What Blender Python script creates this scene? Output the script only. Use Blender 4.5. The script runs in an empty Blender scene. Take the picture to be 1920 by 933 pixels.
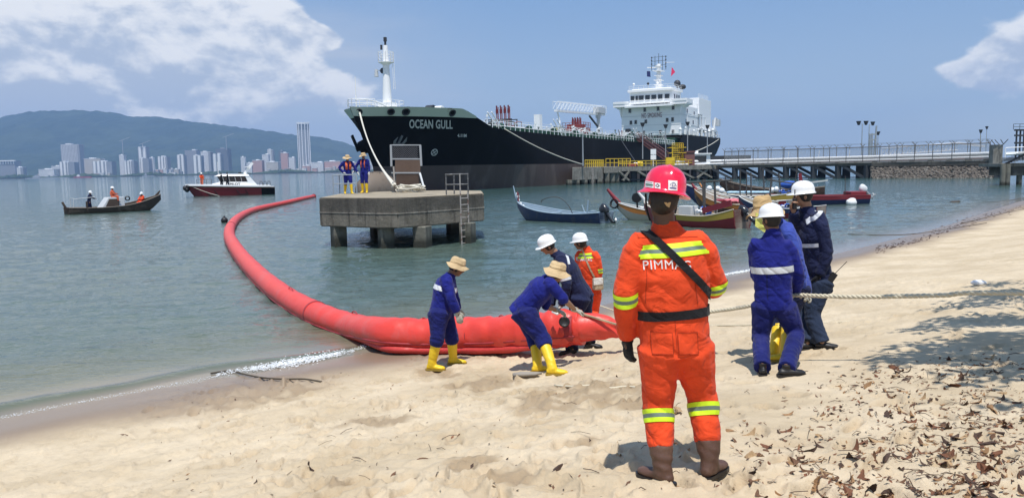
import bpy, bmesh, math, random
import numpy as np
from mathutils import Vector, Matrix
from mathutils.bvhtree import BVHTree
random.seed(7)
RNG = np.random.default_rng(11)
PI = math.pi
C = bpy.context.scene.collection
SC = bpy.context.scene

# ------------------------------------------------------------------ camera
CAM = Vector((0, 0, 2.8))
FPX, CX, CY = 1440.0, 960.0, 466.5
PITCH = math.atan(150.0 / FPX)
ROLL = math.atan(0.0195)
_R = Vector((1, 0, 0)); _F = Vector((0, math.cos(PITCH), -math.sin(PITCH))); _U = Vector((0, math.sin(PITCH), math.cos(PITCH)))
cR = _R * math.cos(ROLL) - _U * math.sin(ROLL)
cU = _U * math.cos(ROLL) + _R * math.sin(ROLL)
cam_data = bpy.data.cameras.new('camera')
cam_data.sensor_width = 36.0
cam_data.lens = 36.0 * FPX / 1920.0
cam_data.clip_start = 0.1
cam_data.clip_end = 40000
cam = bpy.data.objects.new('camera', cam_data)
C.objects.link(cam)
M = Matrix((cR, cU, -_F)).transposed().to_4x4()
M.translation = CAM
cam.matrix_world = M
SC.camera = cam

def ray(px, py):
    return _F + cR * ((px - CX) / FPX) + cU * ((CY - py) / FPX)
def P(px, py, Y):
    d = ray(px, py)
    return CAM + d * (Y / d.y)
def G(px, py, z=0.0):
    d = ray(px, py)
    return CAM + d * ((z - CAM.z) / d.z)

# ------------------------------------------------------------------ light
SUN_DIR = Vector((0.02, -0.33, 0.945)).normalized()          # towards the sun
sun_el = math.asin(SUN_DIR.z)
sun_az = math.atan2(SUN_DIR.x, SUN_DIR.y)
sd = bpy.data.lights.new('sun', 'SUN'); sd.energy = 4.9; sd.angle = math.radians(0.53); sd.color = (1.0, 0.965, 0.92)
sun = bpy.data.objects.new('sun', sd); C.objects.link(sun)
sun.rotation_euler = SUN_DIR.to_track_quat('Z', 'Y').to_euler()
SC.view_settings.view_transform = 'Standard'
SC.view_settings.look = 'None'
SC.view_settings.exposure = -0.06
SC.view_settings.gamma = 1.0
SC.render.engine = 'CYCLES'
SC.cycles.max_bounces = 6
SC.cycles.transparent_max_bounces = 12
SC.cycles.volume_bounces = 0

# ------------------------------------------------------------------ node expressions
class E:
    """a socket with operators, to write node maths as formulas"""
    nt = None
    def __init__(self, s): self.s = s
    @staticmethod
    def m(op, *a, clamp=False):
        n = E.nt.nodes.new('ShaderNodeMath'); n.operation = op; n.use_clamp = clamp
        for i, v in enumerate(a):
            if isinstance(v, E): E.nt.links.new(v.s, n.inputs[i])
            else: n.inputs[i].default_value = v
        return E(n.outputs[0])
    def __add__(a, b): return E.m('ADD', a, b)
    __radd__ = __add__
    def __sub__(a, b): return E.m('SUBTRACT', a, b)
    def __rsub__(a, b): return E.m('SUBTRACT', b, a)
    def __mul__(a, b): return E.m('MULTIPLY', a, b)
    __rmul__ = __mul__
    def __truediv__(a, b): return E.m('DIVIDE', a, b)
    def __neg__(a): return E.m('MULTIPLY', a, -1.0)
def sstep(x, a, b, lo=0.0, hi=1.0):
    n = E.nt.nodes.new('ShaderNodeMapRange'); n.interpolation_type = 'SMOOTHSTEP'
    E.nt.links.new(x.s, n.inputs[0])
    for i, v in zip((1, 2, 3, 4), (a, b, lo, hi)): n.inputs[i].default_value = v
    return E(n.outputs[0])
def noise(vec, scale, detail=4, rough=0.55, dist=0.0, out=0):
    n = E.nt.nodes.new('ShaderNodeTexNoise')
    if vec is not None: E.nt.links.new(vec.s, n.inputs['Vector'])
    n.inputs['Scale'].default_value = scale; n.inputs['Detail'].default_value = detail
    n.inputs['Roughness'].default_value = rough; n.inputs['Distortion'].default_value = dist
    return E(n.outputs[out])
def xyz(x, y, z):
    n = E.nt.nodes.new('ShaderNodeCombineXYZ')
    for i, v in enumerate((x, y, z)):
        if isinstance(v, E): E.nt.links.new(v.s, n.inputs[i])
        else: n.inputs[i].default_value = v
    return E(n.outputs[0])
def sep(v):
    n = E.nt.nodes.new('ShaderNodeSeparateXYZ'); E.nt.links.new(v.s, n.inputs[0])
    return [E(o) for o in n.outputs]
def mixc(f, a, b):
    n = E.nt.nodes.new('ShaderNodeMix'); n.data_type = 'RGBA'
    for i, v in ((0, f), (6, a), (7, b)):
        if isinstance(v, E): E.nt.links.new(v.s, n.inputs[i])
        elif i == 0: n.inputs[0].default_value = v
        else: n.inputs[i].default_value = (*v, 1)
    return E(n.outputs[2])
def coords(kind='Object'):
    n = E.nt.nodes.new('ShaderNodeTexCoord')
    return E(n.outputs[kind])
def wpos():
    n = E.nt.nodes.new('ShaderNodeNewGeometry')
    return E(n.outputs['Position'])
def attr(name):
    n = E.nt.nodes.new('ShaderNodeAttribute'); n.attribute_name = name
    return E(n.outputs['Fac'])
def vscale(v, s):
    n = E.nt.nodes.new('ShaderNodeMapping'); E.nt.links.new(v.s, n.inputs[0]); n.inputs['Scale'].default_value = s
    return E(n.outputs[0])

# ------------------------------------------------------------------ world: sky with clouds
world = bpy.data.worlds.new('World'); SC.world = world; world.use_nodes = True
nt = world.node_tree; nt.nodes.clear(); E.nt = nt
sky = nt.nodes.new('ShaderNodeTexSky'); sky.sky_type = 'NISHITA'; sky.sun_disc = False
sky.sun_elevation = sun_el; sky.sun_rotation = sun_az; sky.air_density = 1.0; sky.dust_density = 0.6; sky.ozone_density = 1.6
d = coords('Generated')
x, y, z = sep(d)
az = E.m('ARCTAN2', x, y); el = E.m('ARCSINE', z)
def pxae(px, py):
    r = ray(px, py).normalized(); return math.atan2(r.x, r.y), math.asin(r.z)
# planar coordinates on the dome, so the cloud noise is not pinched
q = xyz(az * 1.0, el * 1.6, 0.0)
blobs = [(40, 10, 300, 85, 1.3), (270, 45, 120, 65, .95), (400, 86, 85, 34, .7), (180, 150, 330, 45, .42), (330, 185, 330, 30, .30), (150, 105, 280, 42, .55), (525, 45, 40, 30, 1.25),
         (592, 66, 34, 18, .95), (500, 150, 150, 30, .36), (560, 190, 260, 50, .22), (20, 185, 110, 26, .6), (1905, 100, 50, 32, .62), (1845, 132, 60, 20, .42), (1805, 125, 30, 14, .3), (-500, -100, 500, 170, 1.0), (2500, 60, 380, 110, .8), (300, 250, 420, 40, .16),
         (150, -300, 350, 120, .9), (1500, -900, 400, 200, .7)]
wx = noise(q, 6.0, 3, .5) - 0.5
wy = noise(xyz(az * 1.0 + 7.0, el * 1.6, 3.0), 6.0, 3, .5) - 0.5
tot = None
for bx, by, sx, sy, w in blobs:
    a, e_ = pxae(bx, by)
    u = (az + wx * 0.05 - a) * (FPX / sx); v = (el + wy * 0.05 - e_) * (FPX / sy)
    g = E.m('EXPONENT', -(u * u + v * v)) * w
    tot = g if tot is None else tot + g
# broken clouds over the rest of the dome, behind the camera
away = sstep(E.m('ABSOLUTE', az), 1.0, 1.7)
tot = tot + away * sstep(noise(q, 2.2, 2), .50, .68) * 0.9
q2 = xyz(az * 1.0, (el + 0.015) * 1.6, 0.0)
n1 = noise(q, 10.0, 7, .58, .15)
n2 = noise(q2, 10.0, 7, .58, .15)
big = noise(q, 5.0, 4, .5)
dens = sstep(tot * 1.9 + (n1 - 0.5) * 2.3 + (big - .5) * .3, 0.62, 0.98)
relief = (n1 - n2) * 3.4 + 0.58 + (big - .5) * 1.5 + (el - 0.155) * 4.6 + sstep(tot, .9, .3) * .22
shade = sstep(relief, 0.10, .95)
streak = sstep(noise(xyz(az * 2.0, el * 16.0, 1.0), 3.2, 5, .6), .45, .8)
ccol = mixc(shade, (5.2, 6.1, 7.6), (9.8, 10.0, 10.3))
veil = (streak * .35 + .55) * sstep(el + (big - .5) * .10, 0.24, 0.12) * sstep(az + (n1 - .5) * .2, 0.02, -0.24) * sstep(E.m('ABSOLUTE', az), 1.9, 1.0) + streak * sstep(el, .2, .02) * .2
skyc = E(sky.outputs[0])
grey = mixc(sstep(el, 0.0, 0.30), (4.7, 6.1, 7.9), (2.2, 4.25, 7.9))
base = mixc(0.72, skyc, grey)
base = mixc(veil, base, (5.5, 6.3, 7.7))
col = mixc(dens * 0.95, base, ccol)
bg = nt.nodes.new('ShaderNodeBackground'); bg.inputs[1].default_value = 0.10
nt.links.new(col.s, bg.inputs[0])
wo = nt.nodes.new('ShaderNodeOutputWorld'); nt.links.new(bg.outputs[0], wo.inputs[0])
world.cycles.sampling_method = 'MANUAL'; world.cycles.sample_map_resolution = 512

# ------------------------------------------------------------------ materials
MAT = {}
def mat(name, col, rough=.6, var=.12, vs=6.0, bump=0.0, bs=30.0, metal=0.0, col2=None, c2s=2.0, c2lo=.5, c2hi=.65, spec=.5, stretch=None, world_co=False, sheen=0, sss=0, coat=0, emit=None):
    """principled material: colour with mottling, a second (stain) colour and fine relief"""
    m = bpy.data.materials.new(name); m.use_nodes = True
    nt = m.node_tree; E.nt = nt
    b = nt.nodes['Principled BSDF']
    co = wpos() if world_co else coords('Object')
    if stretch: co = vscale(co, stretch)
    c = mixc(noise(co, vs, 4), tuple(max(0, v * (1 - var)) for v in col), tuple(min(1, v * (1 + var)) for v in col))
    if col2: c = mixc(sstep(noise(co, c2s, 6, .62, .4), c2lo, c2hi), c, col2)
    nt.links.new(c.s, b.inputs['Base Color'])
    b.inputs['Roughness'].default_value = rough; b.inputs['Metallic'].default_value = metal
    b.inputs['Specular IOR Level'].default_value = spec
    if coat: b.inputs['Coat Weight'].default_value = coat; b.inputs['Coat Roughness'].default_value = .12
    if sheen: b.inputs['Sheen Weight'].default_value = sheen
    if bump:
        bn = nt.nodes.new('ShaderNodeBump'); bn.inputs['Strength'].default_value = 1.0; bn.inputs['Distance'].default_value = bump
        nt.links.new(noise(co, bs, 5, .6).s, bn.inputs['Height']); nt.links.new(bn.outputs[0], b.inputs['Normal'])
    MAT[name] = m
    return m
def cloth(name, col, var=.14, rough=.85):
    m = bpy.data.materials.new(name); m.use_nodes = True
    nt = m.node_tree; E.nt = nt; b = nt.nodes['Principled BSDF']
    co = coords('Object')
    c = mixc(sstep(noise(co, 6.0, 4, .5), .3, .7), tuple(v * (1 - var) for v in col), tuple(min(1, v * (1 + var)) for v in col))
    # dusty patches
    c = mixc(sstep(noise(co, 3.0, 6, .65), .52, .80) * 0.22, c, tuple(v * .5 + k for v, k in zip(col, (.10, .085, .06))))
    nt.links.new(c.s, b.inputs['Base Color'])
    b.inputs['Roughness'].default_value = rough; b.inputs['Sheen Weight'].default_value = .08
    b.inputs['Specular IOR Level'].default_value = .2
    w = noise(vscale(co, (1, 1, 1.3)), 7.0, 3, .45, 1.6)
    f = noise(co, 260.0, 2)
    bn = nt.nodes.new('ShaderNodeBump'); bn.inputs['Distance'].default_value = .020
    nt.links.new((w + f * .02).s, bn.inputs['Height']); nt.links.new(bn.outputs[0], b.inputs['Normal'])
    MAT[name] = m
    return m

# ------------------------------------------------------------------ object helpers
def tag(o, label=None, cat=None, group=None, kind=None):
    if label: o['label'] = label
    if cat: o['category'] = cat
    if group: o['group'] = group
    if kind: o['kind'] = kind
    return o
def root_loc(p):
    v = Vector((0, 0, 0))
    while p is not None:
        v += p.location; p = p.parent
    return v
def thing(name, label, cat, loc=(0, 0, 0), group=None, rotz=0):
    o = bpy.data.objects.new(name, None); C.objects.link(o); o.location = Vector(loc); o.rotation_euler[2] = rotz
    o.empty_display_size = .3
    return tag(o, label, cat, group)
def finish(me, smooth, angle=None):
    if smooth:
        me.polygons.foreach_set('use_smooth', np.ones(len(me.polygons), dtype=bool))
        if angle: me.set_sharp_from_angle(angle=math.radians(angle))
    me.update()
def obj(name, me, parent=None, org=None, local=False):
    """link mesh as one object; vertices are given in world space unless local"""
    o = bpy.data.objects.new(name, me); C.objects.link(o)
    if parent is not None:
        o.parent = parent
        if not local:
            me.transform(Matrix.Translation(-root_loc(parent)))
    elif org is not None:
        me.transform(Matrix.Translation(-Vector(org))); o.location = Vector(org)
    return o
def frame_of(t, side=None):
    t = t.normalized()
    if side is None:
        side = Vector((0, 0, 1)).cross(t)
        if side.length < 1e-3: side = Vector((1, 0, 0))
    a = (side - t * side.dot(t))
    if a.length < 1e-5: a = t.orthogonal()
    a.normalize(); b = t.cross(a)
    return a, b
class MB:
    def __init__(s): s.v = []; s.f = []; s.mi = []; s.m = 0
    def add(s, vs, fs):
        k = len(s.v); s.v.extend([tuple(v) for v in vs]); s.f.extend([tuple(i + k for i in f) for f in fs]); s.mi.extend([s.m] * len(fs)); return s
    def box(s, c, size, rz=0, ax=None):
        """centre, full size, rotated about z (or with explicit axes)"""
        c = Vector(c); hx, hy, hz = [q / 2 for q in size]
        if ax: X, Y, Z = ax
        else: X = Vector((math.cos(rz), math.sin(rz), 0)); Y = Vector((-math.sin(rz), math.cos(rz), 0)); Z = Vector((0, 0, 1))
        vs = [c + X * (hx * i) + Y * (hy * j) + Z * (hz * k) for k in (-1, 1) for j in (-1, 1) for i in (-1, 1)]
        return s.add(vs, [(0, 2, 3, 1), (4, 5, 7, 6), (0, 1, 5, 4), (2, 6, 7, 3), (0, 4, 6, 2), (1, 3, 7, 5)])
    def beam(s, p0, p1, w, h, up=None):
        p0 = Vector(p0); p1 = Vector(p1); t = p1 - p0
        a, b = frame_of(t, up)
        # up given = the direction along which w is measured
        return s.box((p0 + p1) / 2, (w, h, t.length), ax=(a, b, t.normalized()))
    def cyl(s, p0, p1, r0, r1=None, n=8, cap=True):
        r1 = r0 if r1 is None else r1
        p0 = Vector(p0); p1 = Vector(p1); a, b = frame_of(p1 - p0)
        vs = []
        for p, r in ((p0, r0), (p1, r1)):
            for i in range(n):
                t = 2 * PI * i / n; vs.append(p + a * (r * math.cos(t)) + b * (r * math.sin(t)))
        fs = [(i, (i + 1) % n, n + (i + 1) % n, n + i) for i in range(n)]
        if cap: fs += [tuple(range(n - 1, -1, -1)), tuple(range(n, 2 * n))]
        return s.add(vs, fs)
    def loft(s, pts, rad, side=None, n=12, cap=True, power=1.0):
        """rings round a path; rad = list of (a, b) half widths; side = direction of a"""
        pts = [Vector(p) for p in pts]; vs = []; m = len(pts)
        prev = None
        for k, p in enumerate(pts):
            t = pts[min(k + 1, m - 1)] - pts[max(k - 1, 0)]
            sd_ = side[k] if isinstance(side, list) else side
            if sd_ is None and prev is not None: sd_ = prev
            a, b = frame_of(t, sd_); prev = a
            ra, rb = rad[k] if isinstance(rad[k], (tuple, list)) else (rad[k], rad[k])
            for i in range(n):
                th = 2 * PI * i / n; c_, s_ = math.cos(th), math.sin(th)
                c_ = math.copysign(abs(c_) ** power, c_); s_ = math.copysign(abs(s_) ** power, s_)
                vs.append(p + a * (ra * c_) + b * (rb * s_))
        fs = []
        for k in range(m - 1):
            for i in range(n):
                j = (i + 1) % n; fs.append((k * n + i, k * n + j, (k + 1) * n + j, (k + 1) * n + i))
        if cap: fs += [tuple(range(n - 1, -1, -1)), tuple(range((m - 1) * n, m * n))]
        return s.add(vs, fs)
    def tube(s, pts, r, n=6, cap=True): return s.loft(pts, [r] * len(pts), None, n, cap)
    def lathe(s, prof, c=(0, 0, 0), n=24, axis=None, side=None, fn=None, close=True):
        """profile [(r, z)] round an axis"""
        c = Vector(c); Z = Vector(axis).normalized() if axis is not None else Vector((0, 0, 1))
        X, Y = frame_of(Z, side if side is not None else Vector((1, 0, 0)))
        vs = []; m = len(prof)
        for k, (r, z) in enumerate(prof):
            for i in range(n):
                t = 2 * PI * i / n; rr, zz = (r, z) if fn is None else fn(r, z, t)
                vs.append(c + X * (rr * math.cos(t)) + Y * (rr * math.sin(t)) + Z * zz)
        fs = [(k * n + i, k * n + (i + 1) % n, (k + 1) * n + (i + 1) % n, (k + 1) * n + i) for k in range(m - 1) for i in range(n)]
        if close: fs += [tuple(range(n - 1, -1, -1)), tuple(range((m - 1) * n, m * n))]
        return s.add(vs, fs)
    def ball(s, c, r, n=10, axes=None):
        c = Vector(c); r = r if isinstance(r, (tuple, list)) else (r, r, r)
        A = axes or (Vector((1, 0, 0)), Vector((0, 1, 0)), Vector((0, 0, 1)))
        vs = []; m = max(4, n // 2 + 1)
        vs.append(c - A[2] * r[2])
        for k in range(1, m):
            ph = -PI / 2 + PI * k / m
            for i in range(n):
                t = 2 * PI * i / n
                vs.append(c + A[0] * (r[0] * math.cos(ph) * math.cos(t)) + A[1] * (r[1] * math.cos(ph) * math.sin(t)) + A[2] * (r[2] * math.sin(ph)))
        vs.append(c + A[2] * r[2]); L = len(vs) - 1
        fs = [(0, 1 + (i + 1) % n, 1 + i) for i in range(n)]
        for k in range(m - 2):
            fs += [(1 + k * n + i, 1 + k * n + (i + 1) % n, 1 + (k + 1) * n + (i + 1) % n, 1 + (k + 1) * n + i) for i in range(n)]
        fs += [(1 + (m - 2) * n + i, 1 + (m - 2) * n + (i + 1) % n, L) for i in range(n)]
        return s.add(vs, fs)
    def prism(s, poly, z0, z1):
        """extrude a ccw polygon [(x, y)] between heights"""
        n = len(poly)
        vs = [(x_, y_, z0) for x_, y_ in poly] + [(x_, y_, z1) for x_, y_ in poly]
        return s.add(vs, [tuple(range(n - 1, -1, -1)), tuple(range(n, 2 * n))] + [(i, (i + 1) % n, n + (i + 1) % n, n + i) for i in range(n)])
    def plate(s, poly3, thick):
        """solid plate from a planar polygon of 3-D points, thickness along its normal"""
        p = [Vector(q) for q in poly3]; n = len(p)
        nn = Vector((0, 0, 0))
        for i in range(n): nn += p[i].cross(p[(i + 1) % n])
        nn.normalize()
        vs = [q - nn * thick / 2 for q in p] + [q + nn * thick / 2 for q in p]
        return s.add(vs, [tuple(range(n - 1, -1, -1)), tuple(range(n, 2 * n))] + [(i, (i + 1) % n, n + (i + 1) % n, n + i) for i in range(n)])
    def mesh(s, name='m'):
        me = bpy.data.meshes.new(name); me.from_pydata(s.v, [], s.f)
        if any(s.mi): me.polygons.foreach_set('material_index', s.mi)
        return me
    def build(s, name, m, parent=None, org=None, smooth=False, angle=None, local=False, bevel=0):
        me = s.mesh(name)
        for q in (m if isinstance(m, (list, tuple)) else [m]): me.materials.append(MAT[q] if isinstance(q, str) else q)
        if bevel:
            bm = bmesh.new(); bm.from_mesh(me); bmesh.ops.remove_doubles(bm, verts=bm.verts, dist=1e-5)
            es = [e for e in bm.edges if len(e.link_faces) == 2 and e.calc_face_angle(0) > .5]
            bmesh.ops.bevel(bm, geom=es, offset=bevel, segments=1, affect='EDGES', clamp_overlap=True); bm.to_mesh(me); bm.free()
        finish(me, smooth, angle)
        return obj(name, me, parent, org, local)
def catmull(pts, n):
    pts = [Vector(p) for p in pts]; out = []
    q = [pts[0] * 2 - pts[1]] + pts + [pts[-1] * 2 - pts[-2]]
    for k in range(1, len(q) - 2):
        for i in range(n):
            t = i / n; a, b, c_, d_ = q[k - 1], q[k], q[k + 1], q[k + 2]
            out.append(.5 * ((2 * b) + (c_ - a) * t + (2 * a - 5 * b + 4 * c_ - d_) * t * t + (3 * b - a - 3 * c_ + d_) * t ** 3))
    out.append(pts[-1]); return out
def sag(p0, p1, drop, n=16):
    p0 = Vector(p0); p1 = Vector(p1)
    return [p0.lerp(p1, i / n) - Vector((0, 0, drop * 4 * (i / n) * (1 - i / n))) for i in range(n + 1)]
def text_mesh(s, size, bold=0.0, align='CENTER', space=1.0):
    cu = bpy.data.curves.new('t', 'FONT'); cu.body = s; cu.size = size; cu.offset = bold; cu.align_x = align; cu.align_y = 'CENTER'
    cu.space_character = space; cu.resolution_u = 3
    o = bpy.data.objects.new('t', cu); me = bpy.data.meshes.new_from_object(o)
    bpy.data.objects.remove(o); bpy.data.curves.remove(cu)
    return me
def rope_twist(mb, pts, r, lay, strands=3, n=5, sub=None):
    """a laid rope: strands wound round the path"""
    pts = [Vector(p) for p in pts]; L = [0]
    for a, b in zip(pts, pts[1:]): L.append(L[-1] + (b - a).length)
    tot = L[-1]; m = int(tot / lay * 9); path = []; k = 0
    for i in range(m + 1):
        t = tot * i / m
        while k < len(L) - 2 and L[k + 1] < t: k += 1
        path.append(pts[k].lerp(pts[k + 1], (t - L[k]) / max(1e-6, L[k + 1] - L[k])))
    for sx in range(strands):
        st = []; a = None
        for i, p in enumerate(path):
            tg = path[min(i + 1, m)] - path[max(i - 1, 0)]
            a, b = frame_of(tg, a)
            ph = 2 * PI * (i * tot / m / lay + sx / strands)
            st.append(p + (a * math.cos(ph) + b * math.sin(ph)) * r * .5)
        mb.loft(st, [r * .56] * len(st), None, n, True)

# ------------------------------------------------------------------ numpy noise
_T = RNG.random((256, 256))
def vn(x, y):
    xi = np.floor(x).astype(int); yi = np.floor(y).astype(int); fx = x - xi; fy = y - yi
    fx = fx * fx * (3 - 2 * fx); fy = fy * fy * (3 - 2 * fy)
    a = _T[xi & 255, yi & 255]; b = _T[(xi + 1) & 255, yi & 255]; c_ = _T[xi & 255, (yi + 1) & 255]; d_ = _T[(xi + 1) & 255, (yi + 1) & 255]
    return (a * (1 - fx) + b * fx) * (1 - fy) + (c_ * (1 - fx) + d_ * fx) * fy
def fbm(x, y, o=4):
    s = 0; a = .5; t = 0
    for k in range(o):
        s = s + a * vn(x * 2 ** k + 17.3 * k, y * 2 ** k + 31.7 * k); t += a; a *= .5
    return s / t
_T3 = RNG.random((64, 64, 64))
def vn3(p):
    i = np.floor(p).astype(int); f = p - i; f = f * f * (3 - 2 * f); r = 0
    for dx in (0, 1):
        for dy in (0, 1):
            for dz in (0, 1):
                w = (f[:, 0] if dx else 1 - f[:, 0]) * (f[:, 1] if dy else 1 - f[:, 1]) * (f[:, 2] if dz else 1 - f[:, 2])
                r = r + w * _T3[(i[:, 0] + dx) & 63, (i[:, 1] + dy) & 63, (i[:, 2] + dz) & 63]
    return r

# ------------------------------------------------------------------ the beach
SHORE_PX = [(-700, 900), (-300, 832), (0, 778), (150, 750), (300, 722), (430, 700), (560, 678), (700, 655), (1000, 595), (1370, 514), (1570, 472), (1750, 428), (1860, 392), (1920, 374), (2000, 363), (2200, 352)]
_sp = [G(a, b, 0) for a, b in SHORE_PX]
_ts = np.array([(p.x + p.y) / 2 ** .5 for p in _sp]); _ns = np.array([(p.x - p.y) / 2 ** .5 for p in _sp])
_o = np.argsort(_ts); _ts = _ts[_o]; _ns = _ns[_o]
def shore_d(x, y):
    """metres inland of the waterline (negative at sea)"""
    t = (x + y) / 2 ** .5; n = (x - y) / 2 ** .5
    return n - np.interp(t, _ts, _ns)
PD = [-300, -80, -20, -5, -1, 0, 1, 2.4, 3.6, 5, 6.9, 8.1, 10.6, 14, 20, 40, 400]
PZ = [-9, -6, -2.5, -.8, -.10, 0, .06, .14, .25, .50, .80, .98, 1.22, 1.36, 1.5, 1.8, 4]
def beach_z(x, y):
    d_ = shore_d(x, y)
    z_ = 0
    for k in (-.8, -.4, 0, .4, .8): z_ = z_ + np.interp(d_ + k, PD, PZ) / 5
    return z_
def Gt(px, py):
    """the point of the beach seen at a pixel"""
    z_ = .3
    for i in range(14):
        p = G(px, py, z_); z_ = z_ * .4 + .6 * max(0.0, float(beach_z(p.x, p.y)))
    return p
# ------------------------------------------------------------------ setting materials
def sand_material():
    m = bpy.data.materials.new('sand'); m.use_nodes = True; nt = m.node_tree; E.nt = nt; b = nt.nodes['Principled BSDF']
    co = wpos(); wet = attr('wet'); dug = attr('dug')
    a = mixc(sstep(noise(co, .9, 6, .6), .3, .7), (.50, .395, .255), (.64, .525, .365))
    a = mixc(sstep(noise(co, 7.0, 6, .65), .45, .75) * .45, a, (.40, .31, .20))
    a = mixc(sstep(noise(co, 60.0, 3, .6), .62, .74) * .30, a, (.30, .22, .13))
    a = mixc(dug * .85, a, (.33, .24, .145))
    a = mixc(sstep(wet, .0, .85), a, (.245, .180, .125))
    nt.links.new(a.s, b.inputs['Base Color'])
    r = sstep(wet, .35, 1.0, .92, .28)
    nt.links.new(r.s, b.inputs['Roughness'])
    b.inputs['Specular IOR Level'].default_value = .35
    bn = nt.nodes.new('ShaderNodeBump'); bn.inputs['Distance'].default_value = .02
    h = (noise(co, 14.0, 6, .68) + noise(co, 160.0, 3, .6) * .12) * sstep(wet, .1, .7, 1.0, .06)
    nt.links.new(h.s, bn.inputs['Height']); nt.links.new(bn.outputs[0], b.inputs['Normal'])
    MAT['sand'] = m
def water_material():
    m = bpy.data.materials.new('water'); m.use_nodes = True; nt = m.node_tree; E.nt = nt; b = nt.nodes['Principled BSDF']
    co = wpos(); dep = attr('depth')
    px_, py_, pz_ = sep(co)
    far = sstep(py_, 20.0, 140.0)
    big = noise(vscale(co, (.05, .16, 1)), 1.0, 4, .55)
    a = mixc(sstep(dep, -.02, .16), (.30, .235, .175), (.150, .148, .090))
    a = mixc(sstep(dep, .08, .75), a, (.085, .120, .098))
    a = mixc(far, a, (.036, .098, .094))
    a = mixc(sstep(big, .35, .7) * .5, a, (.052, .105, .10))
    nt.links.new(a.s, b.inputs['Base Color'])
    b.inputs['Roughness'].default_value = .06; b.inputs['IOR'].default_value = 1.333
    w1 = noise(vscale(co, (.8, 1.5, 1)), 1.3, 5, .6, .6)
    w2 = noise(vscale(co, (1, 1.7, 1)), 7.0, 4, .6, .5)
    w3 = noise(vscale(co, (.3, .7, 1)), .35, 3, .5)
    h = w1 * .10 + w2 * sstep(py_, 8.0, 60.0, .020, .03) + w3 * .25 * far
    bn = nt.nodes.new('ShaderNodeBump'); bn.inputs['Distance'].default_value = 1.0
    nt.links.new((sstep(dep, .0, .3, .12, 1.0) * .75).s, bn.inputs['Strength'])
    nt.links.new(h.s, bn.inputs['Height']); nt.links.new(bn.outputs[0], b.inputs['Normal'])
    MAT['water'] = m
def foliage(name, col, col2, s=.02):
    m = mat(name, col, .8, .25, 3.0, col2=col2, c2s=s, c2lo=.4, c2hi=.62, world_co=True, spec=.2)
sand_material(); water_material()
foliage('forest', (.022, .042, .030), (.038, .060, .036), .004)
foliage('shore_green', (.03, .06, .025), (.06, .09, .035), .03)
mat('land', (.16, .15, .12), .9, .2, .02, world_co=True)

def grid_mesh(name, th, rr, zf, attrs, m):
    T, Rr = np.meshgrid(th, rr, indexing='ij')
    X = np.sin(T) * Rr; Y = np.cos(T) * Rr
    Z, at = zf(X, Y, Rr)
    nt_, nr = T.shape
    co = np.stack([X, Y, Z], -1).reshape(-1, 3).astype(np.float32)
    i = np.arange(nt_)[:, None]; j = np.arange(nr - 1)[None, :]
    i2 = (i + 1) % nt_
    f = np.stack([i * nr + j, i * nr + j + 1, i2 * nr + j + 1, i2 * nr + j], -1).reshape(-1, 4).astype(np.int32)
    me = bpy.data.meshes.new(name); nv = len(co); nf = len(f)
    me.vertices.add(nv); me.vertices.foreach_set('co', co.ravel())
    me.loops.add(nf * 4); me.loops.foreach_set('vertex_index', f.ravel())
    me.polygons.add(nf); me.polygons.foreach_set('loop_start', np.arange(0, nf * 4, 4, dtype=np.int32))
    me.polygons.foreach_set('use_smooth', np.ones(nf, dtype=bool))
    for k, a in at.items():
        l = me.attributes.new(k, 'FLOAT', 'POINT'); l.data.foreach_set('value', a.ravel().astype(np.float32))
    me.update(calc_edges=True); me.validate()
    me.materials.append(MAT[m])
    return me
FOV = math.radians(39)
PRINTS = []
def make_prints():
    r = random.Random(3)
    zones = [(1120, 1500, 610, 930, 70), (380, 1200, 700, 930, 150), (780, 1200, 665, 760, 90), (1500, 1920, 560, 930, 70), (250, 800, 715, 820, 40)]
    for x0, x1, y0, y1, n in zones:
        for k in range(n):
            p = Gt(r.uniform(x0, x1), r.uniform(y0, y1))
            if shore_d(p.x, p.y) < .8: continue
            PRINTS.append((p.x, p.y, r.uniform(0, PI), r.uniform(.10, .16), r.uniform(.045, .07), r.uniform(.012, .050)))
make_prints()
_dugc = [Gt(a, b) for a, b in ((420, 745), (480, 735), (1100, 735), (960, 895), (880, 870), (820, 700), (700, 790), (640, 905), (1090, 830), (1030, 760), (900, 720), (1180, 760))]
_dugr = [.8, .9, .9, .22, .25, .5, .45, .15, .2, .5, .6, .35]
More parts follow.
